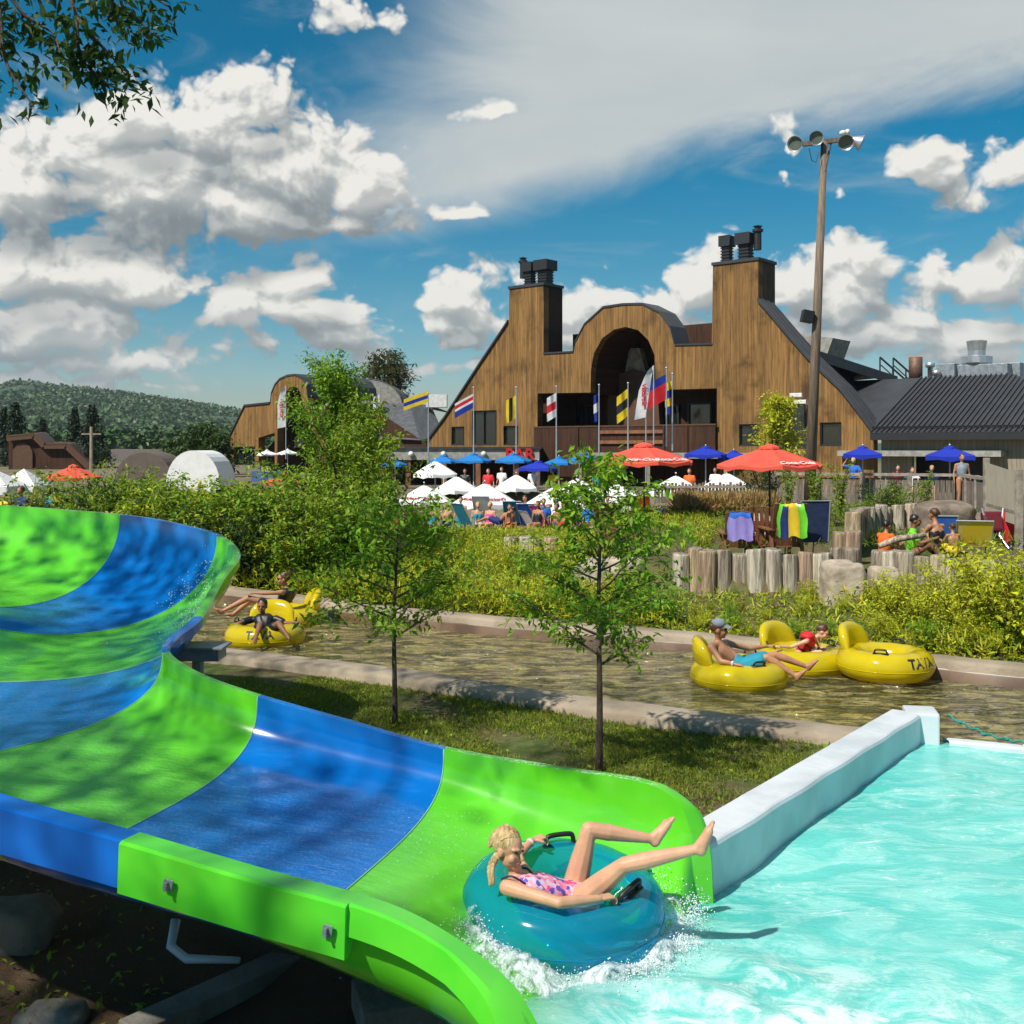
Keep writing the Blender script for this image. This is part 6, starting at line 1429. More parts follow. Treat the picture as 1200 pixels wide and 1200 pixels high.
# beige notice board on two posts at the right edge
nb = empty('notice_board', ((1192 - 600) / F * 20.8, 20.8, 1.0), 'large blank beige board on two wooden posts at the right edge', 'board'); no_ = nb.location
a, b = P(1156, 600, 25.5), P(1194, 600, 20.8); a.z = b.z = 0
for p, zt__ in ((a, 2.62), (b, 2.45)): mb = MB(); mb.box((p.x - no_.x, p.y - no_.y, (zt__ - 1.1) / 2), (.12, .12, zt__ - .9)); mb.build('post', GP, nb, bevel=.01)
BE = mat('beige_panel_paint', (.52, .46, .33), .8, (.46, .40, .29), 2); mb = MB(); mb.add([Vector((p.x, p.y + .07, z_)) - no_ for p, z_ in ((a, 1.30), (b, 1.38), (b, 2.38), (a, 2.52))], [(0, 1, 2, 3)]); mb.add([Vector((p.x + .02, p.y + .10, z_)) - no_ for p, z_ in ((a, 1.30), (b, 1.38), (b, 2.38), (a, 2.52))], [(3, 2, 1, 0)]); mb.build('panel', BE, nb)
mb = MB(); mb.bar(a + Vector((0, 0, 1.55)) - no_, b + Vector((0, 0, 1.62)) - no_, .05, .06); mb.build('crossbar', GP, nb)
# blue board with a small yellow plate near the left lodge
ib = empty('information_board', (P(312, 0, 60).x, 60, 1.0), 'blue information board topped by a small yellow plate, left of the leafy tree', 'sign'); q = [P(295, 552, 60), P(330, 574, 60)]; w2, h2 = (q[1].x - q[0].x), q[0].z - q[1].z
mb = MB(); mb.box((0, 0, q[1].z - 1 + h2 / 2), (w2, .08, h2)); mb.build('panel', mat('blue_board', (.07, .14, .30), .5), ib, bevel=.01); mb = MB(); mb.box((0, -.02, q[0].z - 1 + .12), (w2 * .3, .08, .3)); mb.build('plate', mat('pale_yellow_plate', (.62, .50, .20), .5), ib)
for s in (-.4, .4): mb = MB(); mb.box((s * w2, .06, (q[1].z - 1) / 2), (.08, .06, q[1].z - 1)); mb.build('post', M['alu'], ib)
# ================================================================== people
def skinmat(name, c): 
    m_ = mat(name, c, .5, tuple(x * .86 for x in c), 9, spec=.4); bs = m_.node_tree.nodes['Principled BSDF']; bs.inputs['Subsurface Weight'].default_value = .12; bs.inputs['Subsurface Radius'].default_value = (.02, .008, .004); return m_
SK = {'fair': skinmat('fair_skin', (.62, .33, .20)), 'tan': skinmat('tanned_skin', (.44, .21, .115)), 'dark': skinmat('brown_skin', (.23, .105, .055)), 'pale': skinmat('light_skin', (.66, .38, .26))}
HR = {'blonde': mat('blonde_hair', (.66, .48, .24), .55, (.42, .27, .11), 30, bump=.8, bscale=60, stretch=(1, 1, .25)), 'brown': mat('brown_hair', (.10, .045, .02), .5, (.05, .022, .01), 30), 'black': mat('black_hair', (.012, .010, .009), .4), 'ginger': mat('auburn_hair', (.10, .032, .013), .5, (.05, .016, .008), 30)}
EYE = mat('eye_dark', (.02, .015, .012), .1); LIP = mat('lips', (.45, .12, .10), .5); SOLE = None
def capsule(mb, a, ra, b, rb, n=10):
    a, b = Vector(a), Vector(b); d = b - a; L_ = d.length
    if L_ < 1e-5: mb.ball(a, ra, n, 8); return
    d.normalize(); pts = []; rr = []
    for t in (-1, -.85, -.5, 0): pts.append(a + d * ra * t); rr.append(ra * math.sqrt(max(0.0001, 1 - t * t)))
    for t in (0.33, .66): pts.append(a.lerp(b, t)); rr.append(lerp(ra, rb, t))
    for t in (0, .5, .85, 1): pts.append(b + d * rb * t); rr.append(rb * math.sqrt(max(0.0001, 1 - t * t)))
    mb.tube(pts, rr, n)
def remesh(mb, name, mt, vox, parent, smooth_it=4):
    me = mb.mesh(name + '_raw', mt); o = link(name, me); m_ = o.modifiers.new('r', 'REMESH'); m_.mode = 'VOXEL'; m_.voxel_size = vox
    s = o.modifiers.new('s', 'SMOOTH'); s.factor = .5; s.iterations = smooth_it
    dg = bpy.context.evaluated_depsgraph_get(); me2 = bpy.data.meshes.new_from_object(o.evaluated_get(dg)); bpy.data.objects.remove(o); bpy.data.meshes.remove(me)
    me2.name = name; me2.polygons.foreach_set('use_smooth', [True] * len(me2.polygons)); me2.materials.clear(); me2.materials.append(mt)
    return link(name, me2, parent)
def hand_caps(wr, d, nrm, s=1.0, curl=.5, thumb=1):
    """palm, four fingers of different length and a thumb from the side of the palm. d: along the hand, nrm: palm normal (fingers curl to it)"""
    d = Vector(d).normalized(); nrm = Vector(nrm); nrm = (nrm - d * nrm.dot(d)).normalized(); sd = d.cross(nrm) * thumb; out = []
    for k, off in enumerate((-.027, -.009, .009, .027)): out.append((wr + d * .015 * s + sd * off * .6 * s, .015 * s, wr + d * .078 * s + sd * off * s, .0125 * s))
    for k, (off, L_) in enumerate(((-.029, .058), (-.0095, .072), (.0095, .078), (.028, .070))):
        p = wr + d * .082 * s + sd * off * s; dd = d.copy(); ang = curl * (.9 + .12 * k)
        for j, f in enumerate((.45, .32, .25)):
            dd = (dd * math.cos(ang) + nrm * math.sin(ang)).normalized(); nn = (nrm * math.cos(ang) - d * math.sin(ang)); q = p + dd * L_ * s * f; out.append((p, (.0092 - .0008 * j) * s, q, (.0085 - .0009 * j) * s)); p = q
            ang = curl
            nrm2 = dd.cross(sd).normalized(); nrm2 = nrm2 if nrm2.dot(nrm) > -1 else -nrm2; 
            dd = (dd * math.cos(0) + nrm * 0)
            d2 = dd; 
            # rotate further towards the palm
            dd = (dd * math.cos(curl * .9) + (sd.cross(dd) * thumb if (sd.cross(dd) * thumb).dot(nrm) > 0 or j else -(sd.cross(dd) * thumb)) * math.sin(curl * .9)).normalized(); ang = 0
    t0 = wr + d * .025 * s + sd * .03 * s; t1 = t0 + (d * .6 + sd * .65 + nrm * .35).normalized() * .036 * s; t2 = t1 + (d * .85 + nrm * .55 * (1 + curl)).normalized() * .030 * s
    out += [(t0, .0135 * s, t1, .0115 * s), (t1, .011 * s, t2, .009 * s)]; return out
def head_parts(mb, c, f, u, s=1.0):
    f = Vector(f).normalized(); u = Vector(u); u = (u - f * u.dot(f)).normalized(); l = u.cross(f); Mx = Matrix((l, f, u)).transposed()
    W = lambda x, y, z: c + (l * x + f * y + u * z) * s
    mb.ball(W(0, -.012, .022), tuple(q * s for q in (.073, .092, .090)), 20, 14, M=Mx)
    mb.ball(W(0, .020, -.040), tuple(q * s for q in (.056, .066, .070)), 16, 12, M=Mx)
    mb.ball(W(0, .060, -.088), tuple(q * s for q in (.024, .022, .020)), 12, 8, M=Mx)
    capsule(mb, W(0, .083, .004), .009 * s, W(0, .104, -.030), .0125 * s)
    for e in (-1, 1):
        mb.ball(W(e * .072, -.008, -.012), tuple(q * s for q in (.012, .022, .031)), 10, 8, M=Mx); mb.ball(W(e * .037, .058, -.035), tuple(q * s for q in (.024, .022, .026)), 10, 8, M=Mx); capsule(mb, W(e * .016, .082, .020), .008 * s, W(e * .050, .066, .020), .008 * s)
    capsule(mb, W(-.017, .082, -.060), .0075 * s, W(.017, .082, -.060), .0075 * s)
    return W, Mx
def face_children(W, Mx, s, root, dark=True, glasses=False):
    mb = MB()
    if glasses:
        mb = MB()
        for e in (-1, 1): mb.ball(W(e * .031, .086, .004), tuple(q * s for q in (.027, .009, .020)), 12, 8, M=Mx)
        mb.tube([W(-.07, 0, .01), W(-.06, .07, .008), W(0, .095, .008), W(.06, .07, .008), W(.07, 0, .01)], .004 * s, 6); part(mb.build('sunglasses', M['black'], None, smooth=True), root)
    else:
        for e in (-1, 1): mb = MB(); mb.ball(W(e * .031, .0785, .004), tuple(q * s for q in (.0125, .008, .0060)), 10, 8, M=Mx); part(mb.build('eye', EYE, None, smooth=True), root)
    mb = MB(); mb.tube([W(-.024, .081, -.056), W(-.012, .0905, -.062), W(.012, .0905, -.062), W(.024, .081, -.056)], .0042 * s, 6); part(mb.build('mouth', LIP, None, smooth=True), root)
def body(J, s, skin, name, label, vox=.012, hands=True, f=None, up=(0, 0, 1), hair='brown', clothes=(), hairlen=0, glasses=False, girl=False, palm=(0, 0, -1), curl=.55, seatz=None, face=True, thick=1.0, headscale=1.0):
    """J holds world joints; one continuous remeshed body"""
    g = {k: Vector(v) for k, v in J.items()}; k_ = s * thick; root = empty(name, (g['pelvis'].x, g['pelvis'].y, min(v.z for v in g.values())), label, 'person'); ro = root.location
    g = {k: v - ro for k, v in g.items()}; mb = MB(); c = lambda a, ra, b, rb: capsule(mb, a, ra * k_, b, rb * k_)
    pel, che, nec, hd = g['pelvis'], g['chest'], g['neck'], g['head']; sp = che - pel; side = (g['shR'] - g['shL']).normalized(); hs_ = (g['hpR'] - g['hpL']).normalized()
    c(pel - hs_ * .055 * s, .105, pel + hs_ * .055 * s, .105); c(pel, .112, pel.lerp(che, .5), .098); mid = pel.lerp(che, .5)
    c(mid - side * .035 * s, .092, che - side * .065 * s, .100); c(mid + side * .035 * s, .092, che + side * .065 * s, .100)
    shc = (g['shL'] + g['shR']) / 2; c(g['shL'].lerp(shc, .15), .048, g['shR'].lerp(shc, .15), .048); c(che, .10, shc.lerp(nec, .4), .062); c(shc.lerp(nec, .2), .058, nec, .045); c(nec, .044, nec.lerp(hd, .6), .042)
    for q in 'LR':
        c(g['sh' + q], .052, g['sh' + q].lerp(g['el' + q], .4), .042); c(g['sh' + q].lerp(g['el' + q], .3), .043, g['el' + q], .034); c(g['el' + q], .035, g['el' + q].lerp(g['wr' + q], .35), .036); c(g['el' + q].lerp(g['wr' + q], .35), .036, g['wr' + q], .0225)
        c(g['hp' + q], .088, g['hp' + q].lerp(g['kn' + q], .5), .072); c(g['hp' + q].lerp(g['kn' + q], .5), .072, g['kn' + q], .050); c(g['kn' + q], .050, g['kn' + q].lerp(g['an' + q], .32), .053); c(g['kn' + q].lerp(g['an' + q], .32), .052, g['an' + q], .030)
        an, to = g['an' + q], g['to' + q]; ft = (to - an).normalized(); sh = (an - g['kn' + q]).normalized(); heel = an + sh * .035 * s - ft * .018 * s; c(an, .033, heel, .033)
        L_ = (to - an).length; sdv = ft.cross(sh).normalized(); ball_ = heel.lerp(to, .68); c(heel, .036, ball_ + sdv * .016 * s, .028); c(heel, .032, ball_ - sdv * .018 * s, .027); c(an, .034, ball_, .025)
        for j, (o_, l_) in enumerate(((-.026, .85), (-.013, .93), (0, .98), (.013, 1.0), (.028, 1.02))):
            e = 1 if q == 'R' else -1; b0 = ball_ + sdv * o_ * .9 * s * e; capsule(mb, b0, .015 * s, b0 + ft * (.045 + .01 * l_) * s * l_, (.0105 if j < 4 else .015) * s)
        if hands:
            d = g.get('hd' + q); d = (d - g['wr' + q]) if d is not None else (g['wr' + q] - g['el' + q]); pn = g.get('pn' + q); pn = (pn + ro) if pn is not None else Vector(palm)
            for cc in hand_caps(g['wr' + q] + d.normalized() * .008, d, pn, s, curl, 1 if q == 'R' else -1): capsule(mb, *cc)
        else: c(g['wr' + q], .022, g['wr' + q] + (g['wr' + q] - g['el' + q]).normalized() * .09 * s, .02)
    f = Vector(f); hsz = s * headscale; W, Mx = head_parts(mb, hd, f, Vector(up), hsz)
    bo_ = remesh(mb, 'body', SK[skin], vox, None); part(bo_, root)
    if face: face_children(W, Mx, hsz, root, glasses=glasses)
    if hair:
        mb = MB(); n_ = 46 if vox < .008 else 20; rgh = random.Random(3)
        mb.ball(W(0, -.022, .034), tuple(q * hsz for q in (.080, .092, .088)), 20, 14, M=Mx)
        for k in range(n_):        # locks that break the outline
            a = rgh.uniform(0, 6.28); e = rgh.uniform(.0, 1.3); x, y, z = math.cos(a) * math.cos(e), math.sin(a) * math.cos(e), math.sin(e)
            if y > .15: continue
            p = W(x * .078, -.022 + y * .090, .034 + z * .086); q = W(x * .084, -.032 + y * .094, .034 + z * .086 - .045); capsule(mb, p, .012 * hsz, q, .009 * hsz, 6)
        if hairlen:
            for k in range(7): x = -.06 + .02 * k; capsule(mb, W(x, -.075, .03), .022 * hsz, W(x * .9, -.085, .03 - hairlen), .014 * hsz, 6)
            for e in (-1, 1): capsule(mb, W(e * .072, -.02, .03), .018 * hsz, W(e * .070, -.045, -.02 - hairlen * .6), .014 * hsz, 6)
        part(remesh(mb, 'hair', HR[hair], max(vox * .8, .005), None, 2), root)
    for cl in clothes:
        kind, mt = cl[0], cl[1]; mb = MB(); t = .012 * s + vox * .35; c2 = lambda a, ra, b, rb: capsule(mb, a, ra * k_ + t, b, rb * k_ + t)
        if kind in ('shirt', 'swimsuit', 'vest', 'dress', 'bandeau'):
            lo = pel if kind != 'vest' else pel.lerp(che, .25); lo = pel.lerp(che, .1) if kind == 'bandeau' else lo
            if kind in ('swimsuit', 'dress', 'bandeau'): c2(pel - hs_ * .05 * s, .104, pel + hs_ * .05 * s, .104)
            top_ = 1.0 if kind != 'bandeau' else .75
            c2(lo, .105, pel.lerp(che, .5), .096); c2(mid - side * .035 * s, .092, mid.lerp(che, top_) - side * .06 * s, .098); c2(mid + side * .035 * s, .092, mid.lerp(che, top_) + side * .06 * s, .098)
            if kind in ('shirt', 'vest'): c2(g['shL'].lerp(shc, .3), .045, g['shR'].lerp(shc, .3), .045); c2(che, .095, shc.lerp(nec, .2), .06)
            if kind == 'shirt':
                for q in 'LR': c2(g['sh' + q], .05, g['sh' + q].lerp(g['el' + q], .62), .046)
            if kind == 'vest':
                c2(che + Vector((0, 0, 0)), .125, mid, .115)
            if kind == 'swimsuit' and len(cl) > 2: c2(che, .085, shc.lerp(che, .25), .07)
        if kind == 'shorts':
            c2(pel - hs_ * .055 * s, .108, pel + hs_ * .055 * s, .108); c2(pel, .11, pel.lerp(che, .2), .104)
            for q in 'LR': c2(g['hp' + q], .092, g['hp' + q].lerp(g['kn' + q], .62), .082)
        part(remesh(mb, kind, mt, vox, None, 3), root)
    return root, W, Mx, g
# ---- tubes
def handle_mesh(mb, a, b, up, h=.055, r_=.012):
    a, b, up = Vector(a), Vector(b), Vector(up).normalized(); d = (b - a).normalized(); L_ = (b - a).length
    pts = [a, a + up * h * .7 + d * .005, a + up * h + d * .03, b + up * h - d * .03, b + up * h * .7 - d * .005, b]
    pts = [Vector(p) for p in catmull([tuple(p) for p in pts], 5)]; mb.tube(pts, r_, 8); mb.bar(a - d * .02, b + d * .02, .045, .014, up=up)
def tube_ring(root, mt, R_, r_, tilt=None, name='ring'):
    mb = MB(); mb.ring((0, 0, 0), R_, r_, 72, 24, wob=.012, M=tilt); mb.build(name, mt, root, smooth=True)
    mb = MB(); pts = [Vector(((R_ + r_ * math.cos(-.15)) * math.cos(a), (R_ + r_ * math.cos(-.15)) * math.sin(a), r_ * math.sin(-.15))) for a in np.linspace(0, 6.2832, 60)]
    pts = [(tilt @ p if tilt is not None else p) for p in pts]; mb.tube(pts, .0045, 5, cap=False); mb.build('weld_seam', mt, root, smooth=True)
def yellow_tube(px, d, rz_back, label, handles, text_a=None, tilt=None, z=.0):
    x = (px - 600) / F * d; r = empty('river_tube', (x, d, z), label, 'swim tube'); R_, r_ = .425, .185; tube_ring(r, M['yeltube'], R_, r_, tilt)
    # backrest: an upright inflated pad following the ring
    mb = MB(); rows = []; n = 17; m_ = 14
    for i in range(n):
        u = -1 + 2 * i / (n - 1); th = .085 * math.sqrt(max(0.02, 1 - abs(u) ** 3.2)); a = rz_back + u * .80; H_ = .36 * (max(0.02, 1 - abs(u) ** 2.6)) ** .45
        c = Vector((math.cos(a) * (R_ + .05), math.sin(a) * (R_ + .05), 0)); o_ = Vector((math.cos(a), math.sin(a), .25)).normalized(); row = []
        for k in range(m_): b = 6.2832 * k / m_; row.append(c + o_ * th * math.cos(b) + Vector((math.cos(a) * .09, math.sin(a) * .09, 1)) * (.10 + H_ * .5 + H_ * .52 * math.copysign(abs(math.sin(b)) ** .6, math.sin(b))))
        row.append(row[0]); rows.append(row)
    mb.grid(rows); mb.poly(list(reversed(rows[0][:-1]))); mb.poly(rows[-1][:-1]); mb.build('backrest', M['yeltube'], r, smooth=True)
    for a in handles:
        mb = MB(); c = Vector((math.cos(a) * (R_ + .03), math.sin(a) * (R_ + .03), r_ * .98)); t = Vector((-math.sin(a), math.cos(a), 0)); handle_mesh(mb, c - t * .075, c + t * .075, (math.cos(a) * .2, math.sin(a) * .2, 1)); mb.build('handle', M['black'], r, smooth=True)
    if text_a is not None:
        tm = text_mesh('TAVA', .17, M['ink'], .001, bold=.006); a0 = text_a
        for v in tm.vertices:
            xx, yy = v.co.x, v.co.y; a = a0 + xx / (R_ + r_); e = .45 + yy / r_; rr = r_ + .004 + v.co.z
            v.co = ((R_ + rr * math.cos(e)) * math.cos(a), (R_ + rr * math.cos(e)) * math.sin(a), rr * math.sin(e))
        o = link('lettering', tm, r); KIDS.setdefault(r.name, []).append(o)
    return r
yellow_tube(1037, 14.1, R(140), 'empty yellow river tube with dark lettering, rightmost on the river', [R(-115), R(50)], R(-60), z=.10)
yellow_tube(940, 14.75, R(130), 'yellow river tube carrying the child in the red life vest', [R(175), R(20)], None)
yellow_tube(866, 13.85, R(172), 'yellow river tube under the man with the grey cap', [R(60), R(-70)], None)
yellow_tube(311, 16.8, R(88), 'yellow lettered river tube with the boy sitting facing the camera', [R(172), R(8)], R(-86))
yellow_tube(336, 18.5, R(20), 'yellow river tube under the woman with sunglasses', [R(100), R(-80)], None)
# ---- the blue tube and its rider
TC = Vector((.296, 6.36, .225)); bt = empty('blue_tube', TC, 'large clear blue inflatable tube with black handles carrying the girl out of the slide', 'swim tube'); TM = Matrix.Rotation(R(2), 3, 'Y') @ Matrix.Rotation(R(5), 3, 'X'); tube_ring(bt, M['bluetube'], .415, .172, TM)
mb = MB(); a, b = P(713, 1052, 6.02) - TC, P(744, 1036, 6.02) - TC
ha, hb = P(724, 1062, 6.05) - TC, P(748, 1040, 6.13) - TC; handle_mesh(mb, ha, hb, (.15, -.35, .95), .065, .016); mb.build('handle', M['black'], bt, smooth=True)
mb = MB(); ha2, hb2 = P(640, 992, 6.72) - TC, P(672, 988, 6.76) - TC; handle_mesh(mb, ha2, hb2, (0, .1, 1), .06, .015); mb.build('handle', M['black'], bt, smooth=True)
mb = MB(); q = TM @ Vector((.52, .18, .10)); mb.lathe([(0, .02), (.014, .02), (.016, 0), (.03, -.004)], q, 12); mb.build('valve', M['bluetube'], bt, smooth=True)
M['suit'] = None
def suit_mat():
    m_ = bpy.data.materials.new('pink_patterned_swimsuit'); m_.use_nodes = True; t = NT(m_.node_tree); bs = t.n['Principled BSDF']; bs.inputs['Roughness'].default_value = .55; tc = t.new('ShaderNodeTexCoord')
    vo = t.new('ShaderNodeTexVoronoi', feature='F1'); vo.inputs['Scale'].default_value = 42; t.link(tc.outputs['Object'], vo.inputs['Vector']); sx = t.new('ShaderNodeSeparateXYZ'); t.link(vo.outputs['Color'], sx.inputs[0])
    r_ = t.n.new('ShaderNodeValToRGB'); r_.color_ramp.interpolation = 'CONSTANT'; e = r_.color_ramp.elements
    for p, c in ((.2, (.72, .06, .16)), (.4, (.60, .50, .62)), (.58, (.10, .08, .42)), (.74, (.80, .22, .36))): x = e.new(p); x.color = (*c, 1)
    e[0].color = (.80, .35, .42, 1); e[-1].color = (.75, .65, .70, 1); t.link(sx.outputs[0], r_.inputs[0]); t.link(r_.outputs[0], bs.inputs['Base Color']); return m_
M['suit'] = suit_mat(); M['suitdark'] = mat('dark_trim', (.03, .02, .07), .5)
GJ = dict(pelvis=P(676, 1056, 6.24), chest=P(622, 1044, 6.14), neck=P(604, 1021, 6.14), head=P(596, 994, 6.13), shR=P(595, 1040, 6.00), shL=P(619, 1029, 6.28), elR=P(655, 1058, 5.86), wrR=P(703, 1053, 5.96), hdR=P(724, 1048, 6.02),
 elL=P(604, 1004, 6.50), wrL=P(624, 985, 6.62), hdL=P(645, 977, 6.68), hpR=P(684, 1053, 6.16), knR=P(731, 1014, 6.04), anR=P(817, 995, 6.00), toR=P(835, 963, 6.00), hpL=P(672, 1047, 6.32), knL=P(690, 972, 6.32), anL=P(764, 983, 6.38), toL=P(788, 956, 6.42))
gr_, W, Mx, g = body(GJ, .84, 'fair', 'person', 'blonde girl in a pink patterned swimsuit riding the blue tube with her legs stretched out', .0052, True, (.82, -.56, -.14), (.12, 0, 1), 'blonde', [('swimsuit', M['suit'], 1)], 0, palm=(.1, .1, -1), curl=.75, headscale=1.14, thick=1.08)
ro = gr_.location
mb = MB()
for a, b, c_ in ((P(588, 1030, 6.02), P(600, 1027, 5.98), P(616, 1036, 6.0)), (P(608, 1018, 6.22), P(618, 1018, 6.22), P(630, 1032, 6.12))):
    mb.tube([Vector(p) for p in catmull([tuple(a - ro), tuple(b - ro), tuple(c_ - ro)], 6)], .006, 6)
part(mb.build('shoulder_straps', M['suitdark'], None, smooth=True), gr_)
mb = MB()      # braid
bp = [P(583, 1003, 6.10), P(577, 1012, 6.07), P(575, 1022, 6.05), P(576, 1030, 6.03), P(576, 1035, 6.02)]
for i, p in enumerate(catmull([tuple(q) for q in bp], 4)): sgn = 1 if i % 2 else -1; mb.ball(Vector(p) - ro + Vector((.007 * sgn, 0, 0)), (.019 - .0006 * i, .017 - .0006 * i, .020), 10, 8)
part(mb.build('braid', HR['blonde'], None, smooth=True), gr_)
mb = MB(); w0, w1 = g['wrL'], g['elL']; d = (w1 - w0).normalized(); mb.tube([w0 + d * .012, w0 + d * .028], .026, 16); part(mb.build('wristband', MF['white'], None, smooth=True), gr_)
mb = MB()     # strands combed back over the crown
rgs = random.Random(9)
for k in range(70):
    x = rgs.uniform(-.95, .95); cx = math.sqrt(1 - x * x); t0 = R(28 + 30 * abs(x)); t1 = R(205)
    pth = [W(x * .081 * (1 - .35 * q * q), -.022 + .0915 * cx * math.cos(lerp(t0, t1, q)) + (-.004 if q < .05 else 0), .034 + .0875 * (cx * math.sin(lerp(t0, t1, q)) - .25 * abs(x) * q)) for q in (0, .15, .3, .45, .6, .75, .9, 1)]
    mb.tube(pth, .0045, 5, cap=False)
part(mb.build('hair_strands', HR['blonde'], None, smooth=True), gr_)
# ---- river riders
def seated(px, d, z, sgn, s=1.0): pass
# man with the cap
MJ = dict(pelvis=P(866, 783, 13.85), chest=P(845, 766, 13.85), neck=P(841, 753, 13.84), head=P(842, 741, 13.82), shR=P(833, 762, 13.66), shL=P(850, 757, 14.02), elR=P(845, 779, 13.52), wrR=P(860, 782, 13.46), elL=P(877, 764, 14.15), wrL=P(898, 761, 14.25), hpR=P(872, 784, 13.72), knR=P(899, 774, 13.66), anR=P(932, 796, 13.55), toR=P(944, 788, 13.5), hpL=P(872, 782, 13.98), knL=P(908, 771, 13.95), anL=P(945, 785, 13.9), toL=P(957, 776, 13.85))
MJ = {k: v + Vector((0, -.02, .045)) for k, v in MJ.items()}
m_, W, Mx, g = body(MJ, 1.0, 'tan', 'person', 'shirtless man in a grey cap lounging on a yellow tube and reaching right', .011, True, (.95, -.2, -.05), (.0, 0, 1), 'brown', [('shorts', M['teal'])], 0, glasses=True, thick=.95, headscale=1.08)
mb = MB(); mb.ball(W(0, -.01, .062), (.088, .098, .072), 20, 10, M=Mx); rows = [[W(x * .085, .06 + r__ * .085 * math.sqrt(max(0, 1 - x * x * .55)), .062 - .02 * r__ - .02 * x * x) for x in np.linspace(-1, 1, 9)] for r__ in (0, .5, 1)]; mb.grid(rows); mb.grid([[p - Vector((0, 0, .006)) for p in r__] for r__ in rows]); part(mb.build('cap', M['grey'], None, smooth=True), m_)
mb = MB(); d = (g['elR'] - g['wrR']).normalized(); mb.tube([g['wrR'] + d * .01, g['wrR'] + d * .035], .034, 12); part(mb.build('wristband', MF['white'], None), m_)
# child in the red vest
KJ = dict(pelvis=P(936, 770, 14.75), chest=P(946, 757, 14.7), neck=P(956, 750, 14.68), head=P(963, 744, 14.66), shR=P(944, 755, 14.55), shL=P(953, 751, 14.85), elR=P(925, 762, 14.55), wrR=P(914, 761, 14.5), elL=P(960, 762, 14.85), wrL=P(968, 766, 14.8), hpR=P(938, 772, 14.65), knR=P(960, 768, 14.6), anR=P(972, 775, 14.55), toR=P(982, 772, 14.5), hpL=P(938, 772, 14.85), knL=P(962, 768, 14.9), anL=P(974, 776, 14.9), toL=P(984, 772, 14.9))
KJ = {k: v + Vector((0, -.05, .05)) for k, v in KJ.items()}
m_, W, Mx, g = body(KJ, .68, 'pale', 'person', 'small fair haired child in a red life vest leaning over a yellow tube', .010, True, (.85, -.35, -.5), (.3, 0, 1), 'ginger', [('vest', M['red'])], 0, headscale=1.25)
mb = MB(); 
for z_ in (.1, .5): pass
a = g['chest']; mb.ball(a.lerp(g['neck'], .8) - Vector((.10, 0, -.03)), (.10, .11, .055), 12, 8); part(mb.build('vest_collar', M['red'], None, smooth=True), m_)
mb = MB(); b = g['pelvis'].lerp(a, .55); d = (a - g['pelvis']).normalized(); 
for t in (.35, .8): q = g['pelvis'].lerp(a, t + .15); mb.ring(q, .115, .010, 24, 6, M=d.to_track_quat('Z', 'Y').to_matrix())
part(mb.build('vest_straps', M['black'], None, smooth=True), m_)
# boy facing the camera
BJ = dict(pelvis=P(311, 742, 16.75), chest=P(311, 728, 16.9), neck=P(310, 721, 16.95), head=P(309, 712, 16.95), shL=P(325, 727, 16.92), shR=P(296, 728, 16.92), elL=P(337, 732, 16.85), wrL=P(347, 731, 16.8), elR=P(283, 732, 16.8), wrR=P(270, 738, 16.75), hpL=P(318, 743, 16.65), knL=P(328, 732, 16.35), anL=P(337, 745, 16.12), toL=P(341, 752, 16.0), hpR=P(304, 743, 16.65), knR=P(307, 733, 16.35), anR=P(302, 748, 16.12), toR=P(300, 755, 16.0))
BJ = {k: v + Vector((0, -.10, .04)) for k, v in BJ.items()}
m_, W, Mx, g = body(BJ, .88, 'dark', 'person', 'dark haired boy in a black shirt sitting on a yellow tube facing the camera', .011, True, (.0, -1, -.05), (.02, 0, 1), 'black', [('shirt', M['black']), ('shorts', M['black'])], 0, headscale=1.12)
# woman with sunglasses
WJ = dict(pelvis=P(331, 711, 18.45), chest=P(338, 699, 18.5), neck=P(336, 690, 18.5), head=P(333, 681, 18.48), shR=P(346, 698, 18.66), shL=P(331, 697, 18.32), elR=P(338, 706, 18.75), wrR=P(322, 706, 18.7), elL=P(318, 698, 18.25), wrL=P(301, 698, 18.2), hpL=P(325, 711, 18.32), knL=P(292, 704, 18.2), anL=P(262, 719, 18.05), toL=P(253, 715, 18.0), hpR=P(325, 712, 18.55), knR=P(296, 705, 18.5), anR=P(275, 722, 18.4), toR=P(266, 722, 18.35))
WJ = {k: v + Vector((0, -.08, .05)) for k, v in WJ.items()}
body(WJ, .95, 'tan', 'person', 'woman with short auburn hair and sunglasses reclining on the farther yellow tube', .011, True, (-.95, -.25, 0), (0, 0, 1), 'ginger', [('swimsuit', M['black'])], 0.03, glasses=True, headscale=1.08)
